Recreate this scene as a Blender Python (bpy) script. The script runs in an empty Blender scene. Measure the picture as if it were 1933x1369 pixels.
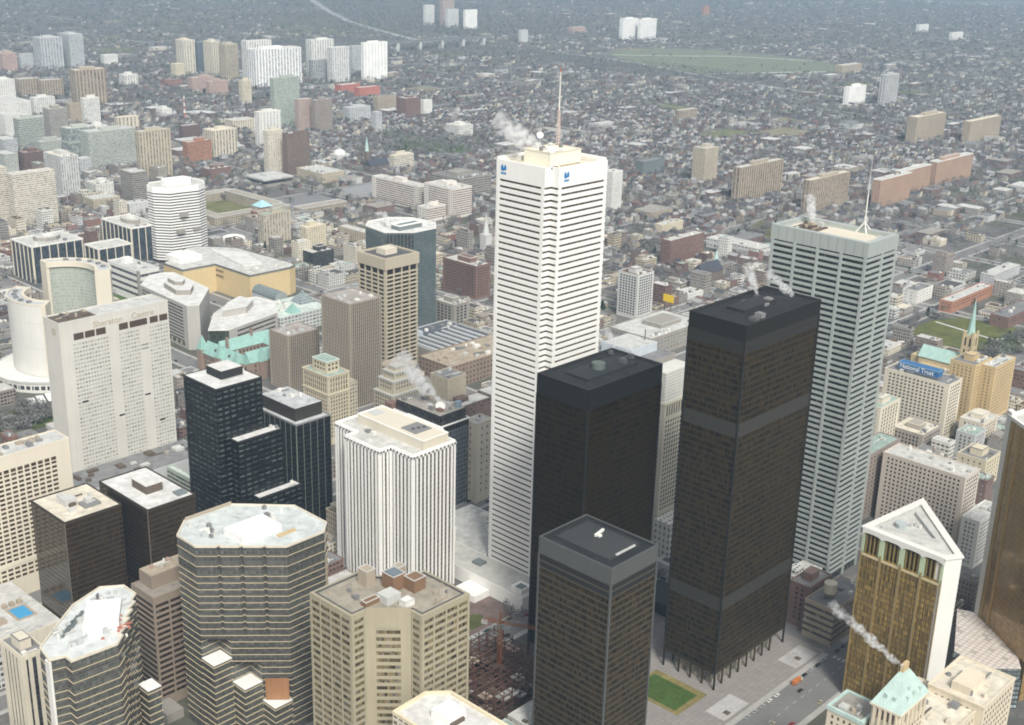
import bpy, math, random, bmesh
from mathutils import Vector, Matrix
RNG = random.Random(11)
SC = bpy.context.scene
COL = SC.collection
PI = math.pi
CAM_H, CAM_F, CAM_PITCH, CAM_ROLL, CAM_YAW = 447.0, 2383.33, 0.338349, 0.0275089, 0.817842

def project(x, y, z):
    """where a world point falls in the photograph (1933 x 1369), used for choosing and describing repeats"""
    u = z - CAM_H
    s, c = math.sin(CAM_YAW), math.cos(CAM_YAW)
    fw, rt = x*s + y*c, x*c - y*s
    d = fw*math.cos(CAM_PITCH) - u*math.sin(CAM_PITCH)
    v = fw*math.sin(CAM_PITCH) + u*math.cos(CAM_PITCH)
    if d < 1: return (-9999, -9999, d)
    a, b = CAM_F*rt/d, -CAM_F*v/d
    cr, sr = math.cos(CAM_ROLL), math.sin(CAM_ROLL)
    return (966.5 + a*cr - b*sr, 684.5 + a*sr + b*cr, d)

# ------------------------------------------------------------------ colours (linear base colours)
C = dict(
 white=(.66,.65,.61), brightwhite=(.80,.79,.76), cream=(.60,.55,.45), pale=(.48,.48,.46), palegrey=(.45,.46,.46),
 whitegrey=(.52,.52,.50), tan=(.36,.305,.235), tangrey=(.29,.27,.24), beige=(.44,.39,.30), buff=(.50,.38,.21),
 yellowcream=(.58,.52,.39), greygreen=(.39,.41,.365), sage=(.36,.40,.34), orangebrick=(.36,.18,.115), salmon=(.38,.255,.185),
 redbrick=(.245,.13,.105), darkbrick=(.15,.10,.09), redbrown=(.185,.115,.095), pinkbrick=(.40,.285,.245), pinkbeige=(.40,.31,.27),
 browngrey=(.27,.23,.20), umber=(.16,.12,.10), scarlet=(.42,.14,.10), dimblue=(.15,.18,.21), pinkcream=(.54,.48,.42),
 stone=(.34,.31,.27), brickbrown=(.24,.18,.14), darkmetal=(.045,.046,.047), dim=(.17,.18,.19), dark=(.035,.037,.04),
 brown=(.11,.085,.065), greyglass=(.16,.19,.19), greyroof=(.20,.20,.20), greenroof=(.28,.36,.32), brownroof=(.13,.09,.07),
 pinkroof=(.34,.25,.22), whitegreen=(.52,.58,.53), copper=(.24,.41,.365), palecopper=(.42,.54,.50), asphalt=(.175,.172,.168),
 concrete=(.36,.35,.33), plaza=(.28,.27,.26), mallcream=(.60,.47,.26), darkgrey=(.09,.09,.09), black=(.012,.012,.012),
 steel=(.48,.52,.50), gold=(.30,.21,.07), slate=(.055,.06,.075), cobalt=(.03,.13,.30), logoblue=(.02,.20,.48))
def col(c): return C[c] if isinstance(c, str) else c

# ------------------------------------------------------------------ materials
MATS = {}
def N(nt, t, **k):
    n = nt.nodes.new(t)
    for a, b in k.items(): setattr(n, a, b)
    return n
def mth(nt, op, a, b=None, clamp=False):
    n = N(nt, 'ShaderNodeMath', operation=op); n.use_clamp = clamp
    for i, v in enumerate((a, b)):
        if v is None: continue
        if isinstance(v, (int, float)): n.inputs[i].default_value = v
        else: nt.links.new(v, n.inputs[i])
    return n.outputs[0]
def mix(nt, fac, a, b, blend='MIX'):
    n = N(nt, 'ShaderNodeMix', data_type='RGBA', blend_type=blend)
    for s, v in ((0, fac), (6, a), (7, b)):
        if isinstance(v, (int, float)): n.inputs[s].default_value = v
        elif isinstance(v, tuple): n.inputs[s].default_value = (*v[:3], 1)
        else: nt.links.new(v, n.inputs[s])
    return n.outputs[2]
def base(name):
    m = bpy.data.materials.new(name); m.use_nodes = True
    nt = m.node_tree; b = nt.nodes['Principled BSDF']
    return m, nt, b
def weather(nt, c, amt=.16, s1=.035, s2=.5):
    """uneven weathering: broad blotches, vertical streaks and fine grain, as real cladding has"""
    tc = N(nt, 'ShaderNodeTexCoord')
    n1 = N(nt, 'ShaderNodeTexNoise'); n1.inputs['Scale'].default_value = s1; n1.inputs['Detail'].default_value = 6
    nt.links.new(tc.outputs['Object'], n1.inputs['Vector'])
    mp = N(nt, 'ShaderNodeMapping'); mp.inputs['Scale'].default_value = (1, 1, .06)
    nt.links.new(tc.outputs['Object'], mp.inputs['Vector'])
    n2 = N(nt, 'ShaderNodeTexNoise'); n2.inputs['Scale'].default_value = s2; n2.inputs['Detail'].default_value = 3
    nt.links.new(mp.outputs['Vector'], n2.inputs['Vector'])
    v = mth(nt, 'ADD', mth(nt, 'MULTIPLY', n1.outputs['Fac'], 1.2), mth(nt, 'MULTIPLY', n2.outputs['Fac'], .8))
    v = mth(nt, 'ADD', mth(nt, 'MULTIPLY', mth(nt, 'SUBTRACT', v, 1.0), amt*2.2), 1.0)
    cb = N(nt, 'ShaderNodeCombineColor')
    for i in range(3): nt.links.new(v, cb.inputs[i])
    return mix(nt, 1.0, c, cb.outputs[0], 'MULTIPLY')
def plain(c, rough=.8, amt=.16, metal=0.0, s1=.035, s2=.5, spec=.4):
    key = ('p', c, rough, amt, metal, s1, s2, spec)
    if key in MATS: return MATS[key]
    m, nt, b = base('surface_%s' % (c if isinstance(c, str) else 'tint'))
    nt.links.new(weather(nt, tuple(col(c)), amt, s1, s2), b.inputs['Base Color'])
    b.inputs['Roughness'].default_value = rough; b.inputs['Metallic'].default_value = metal
    b.inputs['Specular IOR Level'].default_value = spec
    MATS[key] = m; return m
def roofmat(c, amt=.3):
    amt = max(amt, .22)
    """flat roof: gravel and membrane, ponding stains, seams"""
    key = ('r', c, amt)
    if key in MATS: return MATS[key]
    m, nt, b = base('roofing')
    k = weather(nt, tuple(v*.74 for v in col(c)) if max(col(c)) > .6 else tuple(col(c)), amt, .12, .25)
    tc = N(nt, 'ShaderNodeTexCoord')
    v = N(nt, 'ShaderNodeTexNoise'); v.inputs['Scale'].default_value = .25; v.inputs['Detail'].default_value = 3
    nt.links.new(tc.outputs['Object'], v.inputs['Vector'])
    st = mth(nt, 'MULTIPLY', mth(nt, 'SUBTRACT', v.outputs['Fac'], .56), 6, True)
    k = mix(nt, mth(nt, 'MULTIPLY', st, .45), k, tuple(x*.45 for x in col(c)))
    nt.links.new(k, b.inputs['Base Color']); b.inputs['Roughness'].default_value = .9
    b.inputs['Specular IOR Level'].default_value = .2
    MATS[key] = m; return m
def facade(wall, glass, pu, pv, fu, fv, vary=1.0, grough=.18, blind=.10, metal=0.0, amt=.16, spec=.5):
    """wall with a window pattern laid out in metres along the wall (UV) - one pane colour per window"""
    key = ('f', wall, glass, pu, pv, fu, fv, vary, grough, blind, metal, amt, spec)
    if key in MATS: return MATS[key]
    m, nt, b = base('window_wall')
    uv = N(nt, 'ShaderNodeUVMap'); sp = N(nt, 'ShaderNodeSeparateXYZ'); nt.links.new(uv.outputs[0], sp.inputs[0])
    a = mth(nt, 'DIVIDE', sp.outputs[0], pu); c = mth(nt, 'DIVIDE', sp.outputs[1], pv)
    def msk(t, f):
        if f >= 1: return None
        return mth(nt, 'LESS_THAN', mth(nt, 'ABSOLUTE', mth(nt, 'SUBTRACT', mth(nt, 'FRACT', t), .5)), f/2)
    ma, mc = msk(a, fu), msk(c, fv)
    mask = mth(nt, 'MULTIPLY', ma, mc) if (ma and mc) else (ma or mc or 1.0)
    # one tone per pane (1.5 m wide even inside ribbon windows)
    pa = mth(nt, 'FLOOR', mth(nt, 'DIVIDE', sp.outputs[0], pu if pu < 7 else 2.5))
    pc = mth(nt, 'FLOOR', mth(nt, 'DIVIDE', sp.outputs[1], pv if pv < 30 else 3.3))
    cb = N(nt, 'ShaderNodeCombineXYZ'); nt.links.new(pa, cb.inputs[0]); nt.links.new(pc, cb.inputs[1])
    wn = N(nt, 'ShaderNodeTexWhiteNoise', noise_dimensions='2D'); nt.links.new(cb.outputs[0], wn.inputs['Vector'])
    g = col(glass)
    k = mix(nt, wn.outputs['Value'], tuple(x*(1-.55*vary) for x in g), tuple(x*(1+.6*vary) for x in g))
    if blind > 0:
        sc = N(nt, 'ShaderNodeSeparateColor'); nt.links.new(wn.outputs['Color'], sc.inputs[0])
        k = mix(nt, mth(nt, 'MULTIPLY', mth(nt, 'LESS_THAN', sc.outputs[1], blind), .6), k, tuple(.5*x + .12 for x in col(wall)))
    w = weather(nt, tuple(col(wall)), amt)
    nt.links.new(mix(nt, mask, w, k), b.inputs['Base Color'])
    r = N(nt, 'ShaderNodeMapRange')
    if isinstance(mask, float): b.inputs['Roughness'].default_value = grough
    else:
        nt.links.new(mask, r.inputs[0]); r.inputs[3].default_value = .75; r.inputs[4].default_value = grough
        nt.links.new(r.outputs[0], b.inputs['Roughness'])
    b.inputs['Metallic'].default_value = metal
    b.inputs['Specular IOR Level'].default_value = spec
    MATS[key] = m; return m
def pane(c, rough=.12, snap=3.0, lo=.45, hi=1.7):
    """separate window glass: each opening its own tone"""
    key = ('g', c, rough, snap, lo, hi)
    if key in MATS: return MATS[key]
    m, nt, b = base('window_glass')
    ge = N(nt, 'ShaderNodeNewGeometry')
    vm = N(nt, 'ShaderNodeVectorMath', operation='SNAP'); vm.inputs[1].default_value = (snap, snap, snap)
    nt.links.new(ge.outputs['Position'], vm.inputs[0])
    wn = N(nt, 'ShaderNodeTexWhiteNoise', noise_dimensions='3D'); nt.links.new(vm.outputs[0], wn.inputs['Vector'])
    g = col(c)
    nt.links.new(mix(nt, wn.outputs['Value'], tuple(x*lo for x in g), tuple(x*hi for x in g)), b.inputs['Base Color'])
    b.inputs['Roughness'].default_value = rough
    MATS[key] = m; return m

# ------------------------------------------------------------------ mesh building
def area2(p): return sum(p[i][0]*p[(i+1) % len(p)][1] - p[(i+1) % len(p)][0]*p[i][1] for i in range(len(p)))
def ccw(p): return list(p) if area2(p) > 0 else list(reversed(p))
def offset(p, d):
    """polygon grown outward by d (counter-clockwise input)"""
    out = []; n = len(p)
    for i in range(n):
        a, b, c = p[i-1], p[i], p[(i+1) % n]
        e1 = Vector((b[0]-a[0], b[1]-a[1])).normalized(); e2 = Vector((c[0]-b[0], c[1]-b[1])).normalized()
        n1 = Vector((e1.y, -e1.x)); n2 = Vector((e2.y, -e2.x))
        k = 1 + n1.dot(n2)
        m = (n1 + n2)/k if k > .15 else n1
        out.append((b[0]+m.x*d, b[1]+m.y*d))
    return out
def rect(x, y, w, d): return [(x, y), (x+w, y), (x+w, y+d), (x, y+d)]
class MB:
    def __init__(s): s.v = []; s.f = []; s.uv = []; s.mi = []
    def face(s, pts, uv=None, m=0):
        i = len(s.v); s.v += [tuple(p) for p in pts]; s.f.append(tuple(range(i, i+len(pts))))
        s.uv += uv if uv else [(p[0], p[1]) for p in pts]; s.mi.append(m)
    def wall(s, a, b, z0, z1, u0=0.0, m=0):
        L = math.hypot(b[0]-a[0], b[1]-a[1])
        s.face([(a[0], a[1], z0), (b[0], b[1], z0), (b[0], b[1], z1), (a[0], a[1], z1)], [(u0, z0), (u0+L, z0), (u0+L, z1), (u0, z1)], m)
        return u0+L
    def prism(s, p, z0, z1, top=True, bottom=False, m=0, mt=None):
        p = ccw(p)
        for i in range(len(p)): s.wall(p[i], p[(i+1) % len(p)], z0, z1, 0.0, m)
        if top: s.face([(x, y, z1) for x, y in p], None, m if mt is None else mt)
        if bottom: s.face([(x, y, z0) for x, y in reversed(p)], None, m)
        return s
    def ring(s, p, a, b, z0, z1, m=0):
        p = ccw(p); i_, o_ = offset(p, a), offset(p, b); n = len(p); u = 0.0
        for k in range(n):
            q = (k+1) % n
            u = s.wall(o_[k], o_[q], z0, z1, u, m)
            s.face([(*o_[k], z1), (*o_[q], z1), (*i_[q], z1), (*i_[k], z1)], None, m)
            s.face([(*i_[k], z0), (*i_[q], z0), (*o_[q], z0), (*o_[k], z0)], None, m)
            s.face([(*i_[q], z0), (*i_[k], z0), (*i_[k], z1), (*i_[q], z1)], None, m)
        return s
    def box(s, x0, y0, z0, x1, y1, z1, m=0): return s.prism(rect(x0, y0, x1-x0, y1-y0), z0, z1, True, True, m)
    def bar(s, p, q, w, h=None, m=0):
        """square bar from p to q"""
        p, q = Vector(p), Vector(q); d = (q-p)
        if d.length < 1e-6: return s
        d.normalize(); up = Vector((0, 0, 1)) if abs(d.z) < .9 else Vector((1, 0, 0))
        a = d.cross(up).normalized()*w/2; b = d.cross(a).normalized()*(h or w)/2
        c0 = [p+a+b, p-a+b, p-a-b, p+a-b]; c1 = [t+(q-p) for t in c0]
        for k in range(4):
            n = (k+1) % 4; s.face([c0[k], c0[n], c1[n], c1[k]], None, m)
        s.face(c1, None, m); s.face(c0[::-1], None, m); return s
    def cyl(s, cx, cy, r0, r1, z0, z1, n=12, top=True, m=0):
        a = [(cx+r0*math.cos(2*PI*k/n), cy+r0*math.sin(2*PI*k/n), z0) for k in range(n)]
        b = [(cx+r1*math.cos(2*PI*k/n), cy+r1*math.sin(2*PI*k/n), z1) for k in range(n)]
        for k in range(n):
            q = (k+1) % n; s.face([a[k], a[q], b[q], b[k]], [(k, z0), (k+1, z0), (k+1, z1), (k, z1)], m)
        if top and r1 > .01: s.face(b, None, m)
        return s
    def mesh(s, name, mats, ox=0, oy=0, oz=0):
        me = bpy.data.meshes.new(name)
        me.from_pydata([(x-ox, y-oy, z-oz) for x, y, z in s.v], [], s.f)
        uvl = me.uv_layers.new(name='UVMap'); flat = [t for u in s.uv for t in u]
        uvl.data.foreach_set('uv', flat)
        for m in (mats if isinstance(mats, (list, tuple)) else [mats]): me.materials.append(m)
        if any(s.mi): me.polygons.foreach_set('material_index', s.mi)
        me.update(); return me
    def build(s, name, mats, parent=None, label=None, kind=None):
        ox, oy, oz = parent.location if parent and parent.type == 'EMPTY' else (0, 0, 0)
        if parent is not None and parent.type != 'EMPTY':
            ox, oy, oz = parent.location + (parent.parent.location if parent.parent else Vector((0, 0, 0)))
        o = bpy.data.objects.new(name, s.mesh(name, mats, ox, oy, oz)); COL.objects.link(o)
        if parent is not None: o.parent = parent
        if label: o['label'] = label
        if kind: o['kind'] = kind
        return o
def tag(o, label, cat=None, group=None, kind=None):
    o['label'] = label
    if cat: o['category'] = cat
    if group: o['group'] = group
    if kind: o['kind'] = kind
    return o
def thing(name, label, cat, x, y, z=0, group=None, kind=None):
    o = bpy.data.objects.new(name, None); o.location = (x, y, z); o.empty_display_size = 2; COL.objects.link(o)
    return tag(o, label, cat, group, kind)
def structure(name, mb, mat, label):
    o = mb.build(name, mat); o['kind'] = 'structure'; o['label'] = label; return o
def facing(a, b):
    """True for walls that face the photographer's side (west, south-west, south)"""
    nx, ny = b[1]-a[1], -(b[0]-a[0]); L = math.hypot(nx, ny)
    mx, my = (a[0]+b[0])/2, (a[1]+b[1])/2
    return (nx*-mx + ny*-my)/(L*math.hypot(mx, my)) > .02
FOOT = []     # footprints that nothing else may stand on
def keep(p, m=3.0):
    xs = [q[0] for q in p]; ys = [q[1] for q in p]
    FOOT.append((min(xs)-m, min(ys)-m, max(xs)+m, max(ys)+m))
def free(x0, y0, x1, y1): return not any(x0 < f[2] and f[0] < x1 and y0 < f[3] and f[1] < y1 for f in FOOT)

def shell(root, p, z0, h, wallmat, roof, parmat=None, par=.9, rim=.6):
    p = ccw(p)
    MB().prism(p, z0, h-.05, top=False).build('wall', wallmat, root)
    MB().prism(offset(p, -.3), h-1.4, h-par, True).build('roof', roofmat(roof) if isinstance(roof, (str, tuple)) else roof, root)
    if par: MB().ring(p, -rim, .12, h-par-.35, h).build('parapet', parmat or wallmat, root)
def units(root, x0, y0, x1, y1, z, n, cols=('pale', 'greyroof', 'white'), s=(2, 5), hh=(1.2, 3)):
    """roof machinery: housings with a lid and a fan opening, ducts"""
    done = []
    for k in range(n*4):
        if len(done) >= n: break
        w, d, h = RNG.uniform(*s), RNG.uniform(*s), RNG.uniform(*hh)
        if x1-x0 < w+1 or y1-y0 < d+1: continue
        x, y = RNG.uniform(x0, x1-w), RNG.uniform(y0, y1-d)
        if any(x < q[2]+.5 and q[0] < x+w+.5 and y < q[3]+.5 and q[1] < y+d+.5 for q in done): continue
        done.append((x, y, x+w, y+d)); m = MB()
        c = RNG.choice(cols)
        if RNG.random() < .22 and x1-x0 > 8:                       # duct run on feet
            L = RNG.uniform(4, min(14, (x1-x0)*.6)); x = RNG.uniform(x0, x1-L); m.box(x, y, z+.4, x+L, y+.7, z+1.1); [m.box(x+q_*L, y+.1, z, x+q_*L+.3, y+.6, z+.4) for q_ in (.05, .5, .92)]
        elif RNG.random() < .25:
            r = min(w, d)/2; m.cyl(x+r, y+r, r, r, z, z+h*.8, 12); m.cyl(x+r, y+r, r*.7, r*.7, z+h*.8, z+h, 12)
        else:
            m.box(x, y, z, x+w, y+d, z+h); m.box(x+w*.15, y+d*.15, z+h, x+w*.85, y+d*.85, z+h+.35)
        m.build('roof_unit', plain(c), root)
def spandrels(root, p, z0, z1, fh, sh, off, mat, name='spandrel'):
    z = z0; k = 0
    while z + sh < z1 and k < 100:
        MB().ring(p, -.2, off, z, z+sh).build(name, mat, root); z += fh; k += 1
def ribs(root, p, z0, z1, pitch, w, off, mat, name='rib', cap=100, ends=True):
    n = 0; p = ccw(p)
    for i in range(len(p)):
        a, b = Vector(p[i]), Vector(p[(i+1) % len(p)])
        if not facing(a, b): continue
        L = (b-a).length; e = (b-a)/L; nn = Vector((e.y, -e.x))
        k = max(1, round(L/pitch))
        for j in range(0 if ends else 1, k+1 if ends else k):
            if n >= cap: return
            c = a + e*min(max(L*j/k, w/2), L-w/2)
            q = [c - e*w/2 - nn*.2, c + e*w/2 - nn*.2, c + e*w/2 + nn*off, c - e*w/2 + nn*off]
            MB().prism([tuple(t) for t in q], z0, z1).build(name, mat, root); n += 1
def windows(root, p, z0, z1, pu, pv, ww, wh, mat, off=.06, margin=2.0, cap=100, name='window', skip=None):
    """separate windows on the walls in view; nearest 100 as parts, the remainder as one part"""
    ws = []; p = ccw(p)
    for i in range(len(p)):
        a, b = Vector(p[i]), Vector(p[(i+1) % len(p)])
        if not facing(a, b): continue
        L = (b-a).length; e = (b-a)/L; nn = Vector((e.y, -e.x))
        k = int((L-2*margin)/pu)
        if k < 1: continue
        m0 = (L-k*pu)/2; r = int((z1-z0)/pv)
        for j in range(k):
            c = a + e*(m0+pu*(j+.5))
            for f in range(r):
                if skip and skip(i, j, f, k, r): continue
                ws.append((-(z1-pv*(f+.5)) + .002*c.length, c, e, nn, z1-pv*(f+.5)))
    ws.sort(key=lambda t: t[0])
    rest = MB()
    loc = root.location
    cache = {}
    for n, (_, c, e, nn, z) in enumerate(ws):
        q = [c - e*ww/2 - nn*.1, c + e*ww/2 - nn*.1, c + e*ww/2 + nn*off, c - e*ww/2 + nn*off]
        if n < cap:
            key = (round(e.x, 3), round(e.y, 3))
            if key not in cache:
                cache[key] = MB().prism([tuple(t-c) for t in q], -wh/2, wh/2).mesh(name, mat)
            o = bpy.data.objects.new(name, cache[key]); o.location = (c.x-loc.x, c.y-loc.y, z-loc.z)
            COL.objects.link(o); o.parent = root
        else: rest.prism([tuple(t) for t in q], z-wh/2, z+wh/2)
    if rest.f: rest.build(name, mat, root, kind='stuff')
def text(root, body, size, loc, xdir, mat, name='lettering', depth=.15, squash=1.0):
    """raised letters on a wall; xdir = reading direction in plan"""
    cu = bpy.data.curves.new(name, 'FONT'); cu.body = body; cu.size = size; cu.extrude = depth; cu.resolution_u = 3
    t = bpy.data.objects.new(name, cu); COL.objects.link(t)
    dg = bpy.context.evaluated_depsgraph_get()
    me = bpy.data.meshes.new_from_object(t.evaluated_get(dg)); bpy.data.objects.remove(t)
    me.materials.clear(); me.materials.append(mat)
    o = bpy.data.objects.new(name, me); COL.objects.link(o); o.parent = root
    x = Vector((xdir[0], xdir[1], 0)).normalized(); z = Vector((x.y, -x.x, 0)); y = Vector((0, 0, 1))
    M = Matrix((x, y, z)).transposed().to_4x4(); M.translation = Vector(loc) - root.location
    o.matrix_local = M @ Matrix.Diagonal((squash, 1, 1, 1)); return o
def block(row):
    """a building from the table: shell, window pattern or separate bands, ribs and windows by distance"""
    name, cat, x, y, w, d, h, fac, wall, glass, roof, pent, label = row
    d = max(d, 14); pu, pv, fu, fv = fac
    p = rect(x, y, w, d); keep(p)
    root = thing(name, label, cat, x+w/2, y+d/2)
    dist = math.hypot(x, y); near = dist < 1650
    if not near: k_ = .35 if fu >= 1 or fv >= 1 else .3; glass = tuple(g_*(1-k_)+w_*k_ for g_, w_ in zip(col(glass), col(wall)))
    zb = 0
    if near and pu >= 30 and fv < 1:                                  # ribbon windows
        shell(root, p, 0, h, plain(wall), roof)
        z = h-3.2; k = 0
        while z > 3 and k < 60:
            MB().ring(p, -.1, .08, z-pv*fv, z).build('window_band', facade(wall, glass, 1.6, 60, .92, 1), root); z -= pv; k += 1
    elif near and pv >= 50:                                           # ribbed front
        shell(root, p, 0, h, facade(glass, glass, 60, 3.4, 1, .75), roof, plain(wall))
        ribs(root, p, 0, h-1.5, pu, pu*(1-fu), .35, plain(wall)); MB().ring(p, -.1, .3, h-3, h-1.3).build('cornice', plain(wall), root)
    elif near and pu < 7:
        shell(root, p, 0, h, plain(wall), roof)
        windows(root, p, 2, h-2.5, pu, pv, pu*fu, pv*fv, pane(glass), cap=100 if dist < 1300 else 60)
    else:
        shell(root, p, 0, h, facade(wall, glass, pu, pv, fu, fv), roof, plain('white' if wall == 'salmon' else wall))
    if pent:
        pw, pd = w*RNG.uniform(.35, .5), max(5, d*RNG.uniform(.35, .5)); px, py = x+(w-pw)*RNG.uniform(.35, .65), y+(d-pd)*.5
        ph = RNG.uniform(3.5, 5.5)
        MB().box(px, py, h-1, px+pw, py+pd, h+ph).build('penthouse', plain(wall, amt=.1), root)
        MB().ring(rect(px, py, pw, pd), -.3, .15, h+ph-.4, h+ph+.25).build('coping', plain(roof), root)
    if dist < 2300: units(root, x+1.5, y+1.5, x+w-1.5, y+(d*.22 if pent else d-1.5), h-.9, (2 if dist > 1300 else 4)+min(14, int(w*d/400)), s=(1.8, 3.8))
    return root
HAZE, SKY, SUN, EXPO = 5.8e-5, 0.09, 2.05, 0.76
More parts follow.
